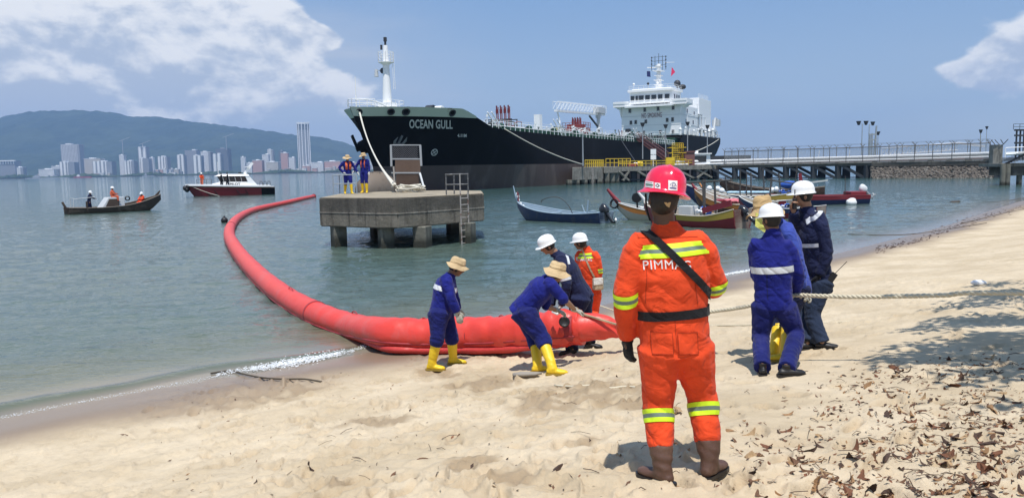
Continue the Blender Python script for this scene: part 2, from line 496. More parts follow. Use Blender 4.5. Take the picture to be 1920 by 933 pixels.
def sand_z(X, Y, R):
    d_ = shore_d(X, Y); Z = beach_z(X, Y)
    dry = np.clip((d_ - 1.0) / 1.6, 0, 1); near = np.clip(1.4 - R / 30, .15, 1)
    warp = fbm(X * .8, Y * .8, 2) * 1.2
    n1 = fbm(X * 1.7 + warp, Y * 1.7, 4) - .5; n2 = fbm(X * 7 + 9, Y * 7 + warp, 3) - .5; n3 = np.abs(fbm(X * 3.1 + 40, Y * 3.1 + warp, 3) - .5)
    act = np.clip((fbm(X * .55 + 3, Y * .55 + 5, 2) - .36) * 5, .15, 1)
    Z = Z + dry * near * (n1 * .085 + (n2 * .032 + np.maximum(0, .05 - n3) * .55 + (fbm(X * 16 + 3, Y * 16, 2) - .5) * .016) * act)
    Z = Z + .012 * (fbm(X * .4, Y * .4, 2) - .5) * (1 - dry)
    wet = np.clip(1.35 - (d_ + (fbm(X * .6, Y * .6, 2) - .5) * .9) / 1.75, 0, 1)
    dug = np.zeros_like(Z)
    for c_, rr in zip(_dugc, _dugr):
        q = ((X - c_.x) ** 2 + (Y - c_.y) ** 2) / rr ** 2
        mk = q < 6
        w = np.exp(-q[mk])
        dug[mk] = np.maximum(dug[mk], np.clip((w * 2.6 * fbm(X[mk] * 5, Y[mk] * 5, 4) - .45) * 1.8, 0, 1) * np.clip((d_[mk] - .9), 0, 1))
        Z[mk] += w * near[mk] * .09 * (fbm(X[mk] * 6 + 5, Y[mk] * 6, 3) - .5)
    for x0, y0, a, l, w_, dp in PRINTS:
        mk = (np.abs(X - x0) < .6) & (np.abs(Y - y0) < .6)
        if not mk.any(): continue
        dx = X[mk] - x0; dy = Y[mk] - y0
        u = (dx * math.cos(a) + dy * math.sin(a)) / l; v = (-dx * math.sin(a) + dy * math.cos(a)) / w_
        q = np.sqrt(u * u + v * v)
        Z[mk] += dp * (-np.exp(-q ** 4) + .55 * np.exp(-((q - 1.35) / .32) ** 2) * (fbm(X[mk] * 12, Y[mk] * 12, 2) + .2))
        dug[mk] = np.maximum(dug[mk], .45 * np.exp(-(q / 1.3) ** 4) * (dp / .05))
    return Z, {'wet': wet, 'dug': dug}
th = np.concatenate([np.linspace(-FOV, FOV, 760), np.linspace(FOV, 2 * PI - FOV, 62)[1:-1]])
rr = np.concatenate([[.02, .6, 1.2, 1.8], np.geomspace(2.3, 70, 560), [80, 100, 140, 200, 300]])
me = grid_mesh('beach_sand', th, rr, sand_z, None, 'sand')
tag(obj('beach_sand', me), kind='structure')

def wave_crest(X, Y):
    t = (X + Y) / 2 ** .5
    return -0.25 + .12 * np.sin(t * .9 + 1) + .1 * np.sin(t * 2.3)
def water_z(X, Y, R):
    d_ = shore_d(X, Y); dep = -beach_z(X, Y)
    a = np.clip(dep / .35, 0, 1) * np.clip(1.3 - R / 90, 0, 1)
    w = (fbm(X * .9, Y * 1.6, 4) - .5) * .10 + (fbm(X * 3.1 + 8, Y * 5.0, 3) - .5) * .035
    Z = a * w
    t = (X + Y) / 2 ** .5
    cr = wave_crest(X, Y)
    m = np.exp(-((d_ - cr) / .16) ** 2) * np.clip((t - 1.0) / 2, 0, 1) * np.clip((9.0 - t) / 2, 0, 1) * .045 + np.exp(-((d_ - cr - .1) / .22) ** 2) * np.clip((3.6 - t) / 2, 0, 1) * .055
    Z = Z + m + .004
    return Z, {'depth': dep + m * 2.5}
th = np.concatenate([np.linspace(-FOV, FOV, 620), np.linspace(FOV, 2 * PI - FOV, 62)[1:-1]])
rr = np.concatenate([[3.0, 4.5], np.geomspace(6, 160, 520), np.geomspace(170, 30000, 60)])
me = grid_mesh('sea_water', th, rr, water_z, None, 'water')
tag(obj('sea_water', me), kind='structure')

# ------------------------------------------------------------------ far hills and far shore
RIDGE = [(-900, 300), (-500, 250), (-250, 228), (0, 217), (60, 211), (100, 209), (150, 206), (190, 209), (215, 213), (240, 219), (290, 221), (330, 223), (370, 232), (430, 236), (480, 243), (520, 250), (575, 254), (605, 257), (640, 265), (665, 275), (700, 290), (760, 304), (850, 314), (1000, 318)]
FK = .70      # distance of the far coast relative to the first survey
YH = 8200.0 * FK
def hill_mesh():
    rp = [P(a, b, YH) for a, b in RIDGE]; rx = [p.x for p in rp]; rz = [p.z for p in rp]
    xs = np.linspace(rx[0], rx[-1], 520); ys = np.concatenate([np.linspace(5300 * FK, YH + 300, 90), np.linspace(YH + 400, YH + 2200, 10)])
    X, Y = np.meshgrid(xs, ys, indexing='ij')
    top = np.interp(X, rx, rz)
    t = np.clip((Y - 5300 * FK) / (YH - 5300 * FK), 0, 1)
    prof = t ** 1.25 * (1 - .0 * t)
    prof = np.where(Y > YH, np.clip(1 - (Y - YH) / 2900, 0, 1), prof)
    n = fbm(X / 620, Y / 620, 5) - .5; sp = np.abs(fbm(X / 360 + 4, Y / 950 + 3, 4) - .5)
    tree = (fbm(X / 26, Y / 42, 3) - .5) * 22
    Z = top * prof * (1 + (n * .9 - sp * 1.1 + .12) * np.clip(1.15 - t, 0, 1) * 1.1) + tree * np.clip(t * 4, 0, 1)
    # lower spur in front
    co = np.stack([X, Y, np.maximum(Z, 2)], -1).reshape(-1, 3)
    nx, ny = X.shape
    f = [(i * ny + j, (i + 1) * ny + j, (i + 1) * ny + j + 1, i * ny + j + 1) for i in range(nx - 1) for j in range(ny - 1)]
    me = bpy.data.meshes.new('hill'); me.from_pydata(co.tolist(), [], f); me.materials.append(MAT['forest']); finish(me, True)
    return me
tag(obj('hills', hill_mesh()), kind='structure')
mb = MB(); a = P(-900, 333, 4350).x
mb.prism([(-4200, 4350 * FK), (-2200, 4350 * FK), (-700, 4330 * FK), (-200, 4330 * FK), (-200, 5700 * FK), (-4200, 5700 * FK)], -3, 2.2)
tag(mb.build('far_shore', 'land'), kind='structure')
# low tree line along the far shore (reads as one mass)
r = random.Random(5); mb = MB()
for k in range(1500):
    px = r.uniform(-60, 760); Yd = r.uniform(4360, 4600) * FK
    x_ = P(px, 320, Yd).x; h = r.uniform(4, 11) * (1.0 + .5 * math.sin(px * .05))
    c_ = Vector((x_, Yd, 2 + h * .5))
    mb.ball(c_, (r.uniform(6, 16), r.uniform(5, 8), h * .62), 6)
o = mb.build('shore_trees', 'shore_green', smooth=False); tag(o, kind='stuff')
# ------------------------------------------------------------------ tanker
def proj(p):
    d_ = Vector(p) - CAM; w = d_.dot(_F)
    return CX + FPX * d_.dot(cR) / w, CY - FPX * d_.dot(cU) / w
mat('hull_black', (.005, .005, .006), .6, .3, .3, col2=(.012, .012, .014), c2s=.12, c2lo=.52, c2hi=.7, stretch=(1, 1, .35), spec=.10)
mat('boot_top', (.080, .055, .046), .75, .25, .4, col2=(.125, .095, .08), c2s=.25, c2lo=.48, c2hi=.62, bump=.02, bs=3, stretch=(1, 1, .3))
mat('bulb_paint', (.19, .150, .115), .75, .2, .5, col2=(.12, .085, .06), c2s=.5, bump=.02, bs=3)
mat('bulwark_green', (.50, .57, .48), .55, .08, .5, col2=(.24, .19, .13), c2s=.6, c2lo=.66, c2hi=.75)
mat('deck_green', (.020, .075, .040), .6, .3, .6)
mat('ship_white', (.91, .91, .90), .45, .04, .3, col2=(.60, .55, .48), c2s=.4, c2lo=.62, c2hi=.8, stretch=(1, 1, .3))
mat('ship_grey', (.55, .57, .58), .5, .08, 1)
mat('anchor_grey', (.16, .165, .17), .6, .2, 1)
mat('dark_glass', (.012, .015, .02), .08, .1, 1, spec=.8)
mat('dark_steel', (.035, .037, .042), .55, .3, 2)
mat('rust', (.12, .045, .022), .85, .3, 2, col2=(.05, .03, .02), c2s=3)
mat('pipe_red', (.27, .05, .045), .5, .15, 1)
mat('pipe_maroon', (.16, .015, .02), .5, .15, 1)
mat('gangway_red', (.20, .085, .075), .6, .15, 1)
mat('safety_yellow', (.72, .50, .03), .5, .12, 2)
mat('rope_white', (.66, .62, .52), .9, .12, 8, bump=.004, bs=60)
mat('paint_letter', (.55, .56, .55), .6, .12, 1)
mat('flag_pink', (.75, .04, .12), .8)
mat('flag_navy', (.02, .03, .12), .8)
mat('metal_galv', (.42, .44, .45), .45, .1, 3, metal=.5)

SO = Vector((-20.06, 93.7, 0)); SU = Vector((.467, .884, 0)).normalized(); SV = Vector((.884, -.467, 0)).normalized()
SHIP = thing('tanker_ship', 'black hulled oil tanker with white superstructure moored along the jetty', 'ship', SO)
def S3(s, b, z): return SO + SU * s + SV * b + Vector((0, 0, z))
HB = 9.5
_zl = [-2, 0, 3.5, 5, 8, 9.8, 11.2]; _sl = [6.8, 6.2, 5.4, 4.6, 3.0, 1.9, 1.1]
def stem(z): return float(np.interp(z, _zl, _sl))
def hull_b(s, z):
    t = s - stem(z)
    ent = float(np.interp(z, [-1, 3.5, 8, 11], [34, 31, 24, 19])); pw = float(np.interp(z, [-1, 3.5, 8, 11], [1.7, 1.9, 2.2, 2.6]))
    q = min(1, max(0, t / ent)); b = HB * (1 - (1 - q) ** pw) * min(1, .10 + q * 6)
    if t <= 0: b = 0.02
    if s > 135:
        e = min(1, (s - 135) / 31); lo = float(np.interp(z, [0, 3, 6, 9], [.75, .6, .3, .18])); b *= 1 - lo * e * e
    return b
def ztop(s): return float(np.interp(s, [0, 12.2, 18.3, 23, 40, 110, 112.5, 116.5, 150, 166], [10.7, 10.7, 8.5, 8.3, 8.1, 7.7, 7.7, 10.5, 10.6, 10.9]))
cols = list(np.linspace(0, 12, 14)) + list(np.linspace(13, 40, 22)) + list(np.linspace(44, 108, 14)) + [110, 112.5, 114.5, 116.5] + list(np.linspace(120, 166, 16))
LV = [-1.2, 0, 1.5, 3.45, 5, 6.4, 7.4]
def hull_pt(S, k, side):
    zt = ztop(S)
    if k < 7: z = LV[k]
    else: z = 7.4 + (min(zt, 9.65) - 7.4) * (k - 6) / 3 if k < 10 else (zt if zt > 9.65 and S < 30 else min(zt, 9.65) if S < 30 else zt)
    if k < 10 and S >= 30: z = LV[k] if k < 7 else 7.4 + (zt - 7.4) * (k - 6) / 4
    s0 = stem(z); end = float(np.interp(z, [-1.2, 2, 4, 10], [158, 160, 162.5, 166]))
    s = s0 + S * (end - s0) / 166
    return S3(s, side * hull_b(s, z), z)
def hull_part(name, k0, k1, m, S0=0, S1=200):
    mb = MB(); cc = [c_ for c_ in cols if S0 <= c_ <= S1]; K = k1 - k0 + 1
    for side in (1, -1):
        vs = [hull_pt(c_, k, side) for c_ in cc for k in range(k0, k1 + 1)]
        fs = []
        for i in range(len(cc) - 1):
            for j in range(K - 1):
                q = (i * K + j, (i + 1) * K + j, (i + 1) * K + j + 1, i * K + j + 1)
                fs.append(q if side > 0 else q[::-1])
        mb.add(vs, fs)
    if S1 > 160:   # transom
        L = [hull_pt(cc[-1], k, 1) for k in range(k0, k1 + 1)]; Rr = [hull_pt(cc[-1], k, -1) for k in range(k0, k1 + 1)]
        n = len(L); mb.add(L + Rr, [(k, n + k, n + k + 1, k + 1) for k in range(n - 1)])
    return mb.build(name, m, SHIP, smooth=True, angle=40)
hull_part('lower_hull', 0, 3, 'boot_top')
h_ = hull_part('hull', 3, 10, 'hull_black', 0, 200)
# bulwark strip painted grey green, proud of the side by a few centimetres
mb = MB()
cc = [c_ for c_ in cols if c_ <= 14] + [14.6]
for side in (1, -1):
    vs = []
    for c_ in cc:
        zt = max(ztop(c_), 9.68); 
        for z, o_ in ((9.62, .03), (zt + .02, .03), (zt + .02, -.12), (9.62, -.12)):
            s = stem(z) + c_ - .03 * (c_ == 0); vs.append(S3(s, side * max(.0, hull_b(s, z) + o_), z))
    fs = []
    for i in range(len(cc) - 1):
        for j in range(4):
            q = (i * 4 + j, (i + 1) * 4 + j, (i + 1) * 4 + (j + 1) % 4, i * 4 + (j + 1) % 4); fs.append(q if side > 0 else q[::-1])
    mb.add(vs, fs)
mb.build('bow_bulwark', 'bulwark_green', SHIP, smooth=True, angle=40)
# decks
mb = MB()
def deck(s0, s1, z, ins=.1, n=24):
    for i in range(n):
        a, b = s0 + (s1 - s0) * i / n, s0 + (s1 - s0) * (i + 1) / n
        mb.add([S3(a, hull_b(a, z) - ins, z), S3(b, hull_b(b, z) - ins, z), S3(b, -hull_b(b, z) + ins, z), S3(a, -hull_b(a, z) + ins, z)], [(0, 1, 2, 3)])
deck(2.5, 16, 9.45); deck(16, 113, 7.6); deck(113, 165.5, 10.3)
mb.box(S3(15.6, 0, 8.5), (13.5, .3, 1.9), rz=math.atan2(SV.y, SV.x))
mb.build('deck', 'deck_green', SHIP)
# raised trunk along the cargo deck
rzs = math.atan2(SU.y, SU.x)
def sbox(mb, s0, s1, b0, b1, z0, z1): mb.box(S3((s0 + s1) / 2, (b0 + b1) / 2, (z0 + z1) / 2), (s1 - s0, abs(b1 - b0), z1 - z0), rz=rzs)
mb = MB(); sbox(mb, 22, 112, -5.5, 7.0, 7.6, 9.0); sbox(mb, 112.5, 120.5, -7.5, 8.6, 7.6, 9.6)
mb.build('trunk_deck', 'deck_green', SHIP)
# bulbous bow
mb = MB(); mb.ball(S3(8.6, 0, .4), (6.4, 2.3, 2.75), 20, (SU, SV, Vector((0, 0, 1))))
mb.build('bulb', 'bulb_paint', SHIP, smooth=True)

def rail(mb, path, h=1.05, sp=1.5, bars=(1.0, .55), r=.03):
    path = [Vector(p) for p in path]
    for a, b in zip(path, path[1:]):
        n = max(1, int((b - a).length / sp))
        for i in range(n + 1):
            p = a.lerp(b, i / n); mb.cyl(p, p + Vector((0, 0, h)), r, n=4, cap=False)
        for q in bars: mb.cyl(a + Vector((0, 0, h * q)), b + Vector((0, 0, h * q)), r * .8, n=4, cap=False)
# side rails
mb = MB()
pth = [S3(s, hull_b(s, 8) - .15, ztop(s)) for s in np.linspace(21, 80, 14)]
rail(mb, pth, 1.1, 1.35, (1.0, .5), .05)
mb.build('side_railing', 'ship_white', SHIP); mb = MB()
pth = [S3(s, hull_b(s, 8) - .15, ztop(s)) for s in np.linspace(93, 110, 4)]
rail(mb, pth, 1.1, 1.35, (1.0, .5), .05)
mb.build('side_railing', 'ship_white', SHIP)
mb = MB(); rail(mb, [S3(s, -hull_b(s, 8) + .2, ztop(s)) for s in np.linspace(21, 110, 10)], 1.1, 1.8, (1.0, .5), .04)
rail(mb, [S3(s, hull_b(s, 10.5) - .2, 10.6) for s in np.linspace(117, 165, 9)] + [S3(165.5, 0, 10.8)], 1.2, 1.6, (1.0, .66, .33), .04)
rail(mb, [S3(23, 6.6, 9.0), S3(60, 6.6, 9.0), S3(111, 6.6, 9.0)], 1.0, 2.2, (1.0, .5), .025)
rail(mb, [S3(23, -2, 9.8), S3(111, -2, 9.8)], 1.0, 2.4, (1.0, .5), .025)
mb.build('railing', 'ship_white', SHIP)
mb = MB(); rail(mb, [S3(3.4, -2, 10.65), S3(1.6, -.4, 10.65), S3(1.4, .3, 10.65), S3(3.2, 2.4, 10.65)], 1.0, .9, (1.0, .5), .045)
mb.tube(catmull([S3(2.5, 0, 11.6), S3(4.2, .6, 11.7), S3(6, 1.2, 11.3), S3(7.5, 1.6, 10.6)], 6), .07)
mb.tube(catmull([S3(2.5, 0, 11.0), S3(4.5, .8, 11.1), S3(6.5, 1.4, 10.7)], 6), .05)
mb.build('bow_railing', 'ship_white', SHIP)
mb = MB(); mb.cyl(S3(2.6, 0, 10.6), S3(2.6, 0, 14.4), .09, .05); mb.build('jack_staff', 'ship_white', SHIP)

# foremast
FM = MB(); s_, b_ = 7.8, .3
FM.cyl(S3(s_, b_, 10.9), S3(s_, b_, 21.0), .68, .30, 14)
mast = FM.build('foremast', 'ship_white', SHIP, smooth=True, angle=40)
mb = MB(); sbox(mb, 6.6, 9.2, -1.3, 1.9, 9.9, 11.8); sbox(mb, 6.9, 8.7, -.6, 1.2, 11.8, 12.5); mb.build('mast_house', 'ship_white', SHIP)
mb = MB(); rail(mb, [S3(6.5, -1.3, 11.8), S3(6.5, 1.9, 11.8), S3(9.2, 1.9, 11.8), S3(9.2, -1.3, 11.8), S3(6.5, -1.3, 11.8)], 1.0, .8, (1, .5), .03); mb.build('mast_railing', 'ship_white', mast)
mb = MB(); mb.lathe([(.2, 0), (.75, .5), (1.0, .55), (1.0, .65), (.2, .65)], S3(s_, b_, 17.9), 14, close=False)
rail(mb, [S3(s_ + math.cos(t) * 1.0, b_ + math.sin(t) * 1.0, 18.5) for t in np.linspace(0, 2 * PI, 11)], 1.5, 2, (1, .66, .33), .04)
mb.build('crow_platform', 'ship_white', mast)
mb = MB(); mb.cyl(S3(s_, b_, 21.0), S3(s_, b_, 21.9), .14); mb.cyl(S3(s_, b_, 21.6), S3(s_, b_, 22.2), .22); mb.cyl(S3(s_ - .2, b_ - .5, 20.4), S3(s_ - .2, b_ - .5, 21.1), .14)
mb.build('mast_lamp', 'dark_steel', mast)
mb = MB(); mb.beam(S3(s_, b_ - .2, 17.4), S3(s_, b_ - 1.6, 17.4), .1, .1); mb.cyl(S3(s_, b_ - 1.6, 16.5), S3(s_, b_ - 1.6, 17.6), .28, .2); mb.build('mast_horn', 'ship_grey', mast)
mb = MB()
for q in (-.18, .18): mb.cyl(S3(s_ + .5 + q, b_ + .85, 14.5), S3(s_ + .35 + q, b_ + .85, 20), .03, n=4)
for k in range(14): mb.cyl(S3(s_ + .30, b_ + .85, 14.7 + k * .38), S3(s_ + .66, b_ + .85, 14.7 + k * .38), .02, n=4)
mb.build('mast_ladder', 'ship_white', mast)
mb = MB(); mb.ball(S3(s_ - .1, b_ - .5, 17.3), (.35, .35, .45), 8); mb.build('mast_lamp', 'dark_steel', mast)

for o_ in [mast] + list(mast.children) + [c_ for c_ in SHIP.children if c_.name.startswith('mast_house')]:
    for v in o_.data.vertices: v.co = Vector((v.co.x + SU.x * .75, v.co.y + SU.y * .75, 9.4 + (v.co.z - 9.9) * .855))
# windlass, bollards and hawse holes on the forecastle
for k, (s0, b0, rr_) in enumerate(((11, 1.5, .6), (11.4, 3.2, .5), (12.4, 4.4, .7), (12.7, 5.6, .6))):
    mb = MB(); mb.cyl(S3(s0, b0 - .5, 10.3 + rr_ * .5), S3(s0, b0 + .5, 10.3 + rr_ * .5), rr_, n=12); mb.cyl(S3(s0, b0 - .7, 10.3 + rr_ * .5), S3(s0, b0 + .7, 10.3 + rr_ * .5), rr_ * .4, n=8); sbox(mb, s0 - .3, s0 + .3, b0 - .3, b0 + .3, 9.4, 10.4)
    mb.build('mooring_winch', 'dark_steel' if k < 3 else 'ship_white', SHIP)
def find_s(px, z, lo=0, hi=150):
    for _ in range(50):
        m_ = (lo + hi) / 2
        x_ = proj(S3(m_, hull_b(m_, z), z))[0]
        if x_ < px: lo = m_
        else: hi = m_
    return (lo + hi) / 2
def hull_frame(px, z):
    s = find_s(px, z); p = S3(s, hull_b(s, z), z); q = S3(s + .5, hull_b(s + .5, z), z); w = S3(s, hull_b(s, z + .5), z + .5)
    t = (q - p).normalized(); u = (w - p).normalized(); n = t.cross(u).normalized()
    return p, t, u, n
FAIR = None
for px, rr_ in ((673, .34), (733, .38), (761, .42), (848, .40)):
    p, t, u, n = hull_frame(px, 10.15)
    if FAIR is None: FAIR = p + n * .2
    mb = MB(); mb.lathe([(rr_, -.05), (rr_ * 1.25, .02), (rr_ * 1.3, .10), (rr_ * 1.05, .14), (rr_ * .85, .06), (rr_ * .8, .03)], p + n * .0, 18, axis=n, close=False); f = mb.build('fairlead', 'dark_steel', SHIP, smooth=True)
    mb = MB(); mb.lathe([(rr_ * .86, .05), (rr_ * .01, .05)], p, 18, axis=n, close=False); mb.build('opening', 'hull_black', f)
# name on the bow
def hull_text(txt, px0, px1, zc, size, name, bold=.02):
    me = text_mesh(txt, size, bold, 'LEFT', 1.05)
    xs = [v.co.x for v in me.vertices]; x0, x1 = min(xs), max(xs); ys = [v.co.y for v in me.vertices]; yc = (min(ys) + max(ys)) / 2
    sa, sb = find_s(px0, zc), find_s(px1, zc)
    # arc-length is close to linear in s here
    bm = bmesh.new(); bm.from_mesh(me)
    bmesh.ops.subdivide_edges(bm, edges=bm.edges, cuts=1)
    for v in bm.verts:
        z = zc + (v.co.y - yc); s = find_s(px0 + (px1 - px0) * (v.co.x - x0) / (x1 - x0) + .05 * (z - zc), z)
        b = hull_b(s, z); q = S3(s + .3, hull_b(s + .3, z), z) - S3(s, b, z)
        n = q.cross(Vector((0, 0, 1))).normalized()
        v.co = S3(s, b, z) + n * .09
    bm.to_mesh(me); bm.free(); me.materials.append(MAT['paint_letter']); finish(me, False)
    return obj(name, me, SHIP)
hull_text('OCEAN GULL', 767, 848, 8.7, 1.45, 'lettering', .035)
hull_text('4.11M', 857, 874, 7.35, .55, 'draught_marks', .02)
p, t, u, n = hull_frame(814, 5.2); mb = MB()
mb.lathe([(.40, .06), (.40, .10), (.50, .10), (.50, .06)], p, 24, axis=n, close=False)
for a in (PI / 4, 3 * PI / 4): mb.beam(p + n * .08 - (t * math.cos(a) + u * math.sin(a)) * .42, p + n * .08 + (t * math.cos(a) + u * math.sin(a)) * .42, .10, .04, up=t * -math.sin(a) + u * math.cos(a))
mb.build('thruster_mark', 'paint_letter', SHIP)
# anchors
def anchor(p, t, u, n, m, name, k_=1.0):
    mb = MB()
    K = k_
    mb.beam(p + n * .25 + u * 1.3 * K, p + n * .25 - u * .9 * K, .34 * K, .28, up=t)
    mb.beam(p + n * .3 - t * .95 * K - u * .75 * K, p + n * .3 + t * .95 * K - u * .75 * K, .45 * K, .5 * K, up=u)
    for q in (-1, 1):
        a = p + n * .3 + t * (q * .85 * K) - u * .75 * K
        mb.loft([a, a + u * .9 * K + t * q * .25 * K + n * .1, a + u * 1.9 * K + t * q * .12 * K + n * .2], [(.26 * K, .2 * K), (.30 * K, .13 * K), (.04, .04)], t, 8)
    mb.build(name, m, SHIP)
p, t, u, n = hull_frame(748, 6.7); anchor(p, t, u, n, 'anchor_grey', 'anchor', .62)
# the other anchor hangs on the far bow, seen past the stem
z_ = 6.2; s_ = 5.9
p = S3(s_, -hull_b(s_, z_), z_); t2 = (S3(s_ + .5, -hull_b(s_ + .5, z_), z_) - p).normalized(); u2 = (S3(s_, -hull_b(s_, z_ + .5), z_ + .5) - p).normalized()
mb = MB(); mb.loft([p, p - SV * 1.1 - SU * .6 + Vector((0, 0, -.4))], [(1.3, 1.0), (1.1, .8)], SU, 12); mb.build('anchor_bolster', 'hull_black', SHIP, smooth=True, angle=50)
anchor(p - SV * 1.2 - SU * .9 + Vector((0, 0, .1)), t2, u2, -SV, 'hull_black', 'anchor')

# ---- deck fittings
R_ = random.Random(21)
def tower(s, b, z0, z1, n, m, cap, w=.8, name='vent_riser'):
    mb = MB(); mb.m = 0
    for i in range(n):
        q = -w + 2 * w * i / (n - 1)
        mb.cyl(S3(s, b + q, z0), S3(s, b + q, z1), .085, n=6); mb.cyl(S3(s + .5, b + q, z0), S3(s + .5, b + q, z1 + .2), .085, n=6)
    mb.m = 1
    for i in range(n):
        q = -w + 2 * w * i / (n - 1)
        mb.cyl(S3(s, b + q, z1 - .9), S3(s, b + q, z1 - .2), .17, n=6); mb.cyl(S3(s, b + q, z1 - .2), S3(s, b + q, z1 + .4), .12, n=6)
    mb.build(name, [m, cap], SHIP)
tower(40.5, 0, 9, 12.9, 4, 'pipe_red', 'pipe_maroon', 1.1)
mb = MB()
for q in (-2.4, 2.4): mb.cyl(S3(39, q, 9), S3(39, q, 10.9), .09, n=5); mb.cyl(S3(41, q, 9), S3(41, q, 10.9), .09, n=5)
mb.beam(S3(39, -2.5, 10.9), S3(39, 2.5, 10.9), .15, .15); mb.beam(S3(41, -2.5, 10.9), S3(41, 2.5, 10.9), .15, .15); mb.build('riser_frame', 'dark_steel', SHIP)
tower(69, 1.2, 10.6, 12.3, 4, 'pipe_red', 'pipe_maroon', .8)
mb = MB(); sbox(mb, 67.5, 71, -1.2, 3.4, 9, 10.6); sbox(mb, 68, 70.5, -.4, 2.6, 10.6, 11.3); rail(mb, [S3(67.5, -1.2, 10.6), S3(67.5, 3.4, 10.6), S3(71, 3.4, 10.6)], 1, .7, (1, .5), .05)
mb.build('manifold_house', 'pipe_red', SHIP)
mb = MB(); sbox(mb, 66.8, 67.4, -3.5, -1.4, 9, 10.8); mb.build('locker', 'safety_yellow', SHIP)
mb = MB(); sbox(mb, 49.5, 50.6, 1.4, 2.5, 9.4, 12.2); sbox(mb, 49.3, 50.8, 1.2, 2.7, 9.0, 9.4); mb.build('vent_cabinet', 'ship_white', SHIP)
mb = MB()
for b_ in (-4.6, -3.9, -3.2, 1.0, 1.7, 3.8, 4.5): mb.cyl(S3(24, b_, 9.35), S3(110, b_, 9.35), .16, n=6)
mb.build('cargo_pipe', 'ship_grey', SHIP)
mb = MB(); mb2 = MB(); mb3 = MB(); mb4 = MB()
for k in range(150):
    s = R_.uniform(22, 111); b_ = R_.uniform(-5, 6.4); h = R_.uniform(.5, 2.0); q = R_.random(); t_ = (mb, mb2, mb3, mb4)[0 if q < .40 else 1 if q < .68 else 2 if q < .84 else 3]
    if R_.random() < .5:
        t_.cyl(S3(s, b_, 9), S3(s, b_, 9 + h), .07, n=5); t_.cyl(S3(s, b_, 9 + h * .8), S3(s, b_, 9 + h), .16, n=6)
    elif R_.random() < .5:
        sbox(t_, s, s + R_.uniform(.4, 1.5), b_, b_ + R_.uniform(.4, 1.2), 9, 9 + h * .55)
    else:
        t_.tube([S3(s, b_, 9), S3(s, b_, 9 + h * .6), S3(s + .5, b_ + .4, 9 + h * .75), S3(s + 1.8, b_ + .4, 9 + h * .75), S3(s + 2.2, b_ + .4, 9)], .09, 5)
for t_, m, nm in ((mb, 'ship_white', 'deck_fitting'), (mb2, 'dark_steel', 'deck_fitting'), (mb3, 'deck_green', 'deck_fitting'), (mb4, 'pipe_red', 'deck_fitting')): tag(t_.build(nm, m, SHIP), kind='stuff')
for k in range(9):     # valve hand wheels and hatches in dark green along the near edge
    s = 26 + k * 9.3; mb = MB(); mb.cyl(S3(s, 7.4, 7.7), S3(s, 7.4, 8.9), .35, n=8); mb.cyl(S3(s + 1, 7.4, 8.5), S3(s + 1, 7.4, 9.4), .10, n=6); mb.cyl(S3(s - .3, 7.4, 8.9), S3(s + .3, 7.4, 9.0), .5, n=8); mb.build('tank_hatch', 'deck_green', SHIP)
for s, b_ in ((23, 7), (45, 7.2), (86, 7.2), (106, 7.2)):   # inclined deck ladders
    mb = MB()
    for q in (0, .7): mb.beam(S3(s, b_ + q, 10.9), S3(s + 4, b_ + q, 7.9), .10, .16)
    for i in range(10): mb.beam(S3(s + 4 * (i + .5) / 10, b_, 10.9 - 3 * (i + .5) / 10), S3(s + 4 * (i + .5) / 10, b_ + .7, 10.9 - 3 * (i + .5) / 10), .14, .04)
    mb.build('deck_ladder', 'ship_white', SHIP)
# white truss crane
CR = MB()
a0, a1 = S3(63.5, -.8, 13.8), S3(84.5, 1.2, 14.0)
CR.beam(a0, a1, .6, .4, up=SV)
for q in (-.5, .5):
    o1 = SV * q + Vector((0, 0, .3)); top = Vector((0, 0, 1.45))
    CR.cyl(a0 + o1 + top, a1 + o1 + top, .05, n=4)
    n = 15
    for i in range(n + 1):
        p = a0.lerp(a1, i / n) + o1; CR.cyl(p, p + top, .035, n=4)
        if i < n: CR.cyl(p, a0.lerp(a1, (i + 1) / n) + o1 + top, .03, n=4)
crane = CR.build('deck_crane', 'ship_white', SHIP)
mb = MB(); mb.cyl(S3(81.5, 1, 9), S3(81.5, 1, 13.8), .4, .35, 10); mb.cyl(S3(81.5, 1, 13.2), S3(81.5, 1, 15.2), .6, .6, 10); sbox(mb, 80, 84, .4, 1.7, 14.2, 15.4); mb.build('crane_pedestal', 'ship_grey', SHIP)
mb = MB(); mb.tube(catmull([S3(64.5, -.8, 13.5), S3(65, -.6, 12), S3(64.8, -.4, 10.6), S3(66.5, 0, 9)], 6), .14); mb.build('crane_rest', 'ship_white', SHIP)
mb = MB(); mb.beam(S3(77, .8, 13.4), S3(81, 1, 11.4), .3, .3); mb.build('crane_ram', 'dark_steel', SHIP)

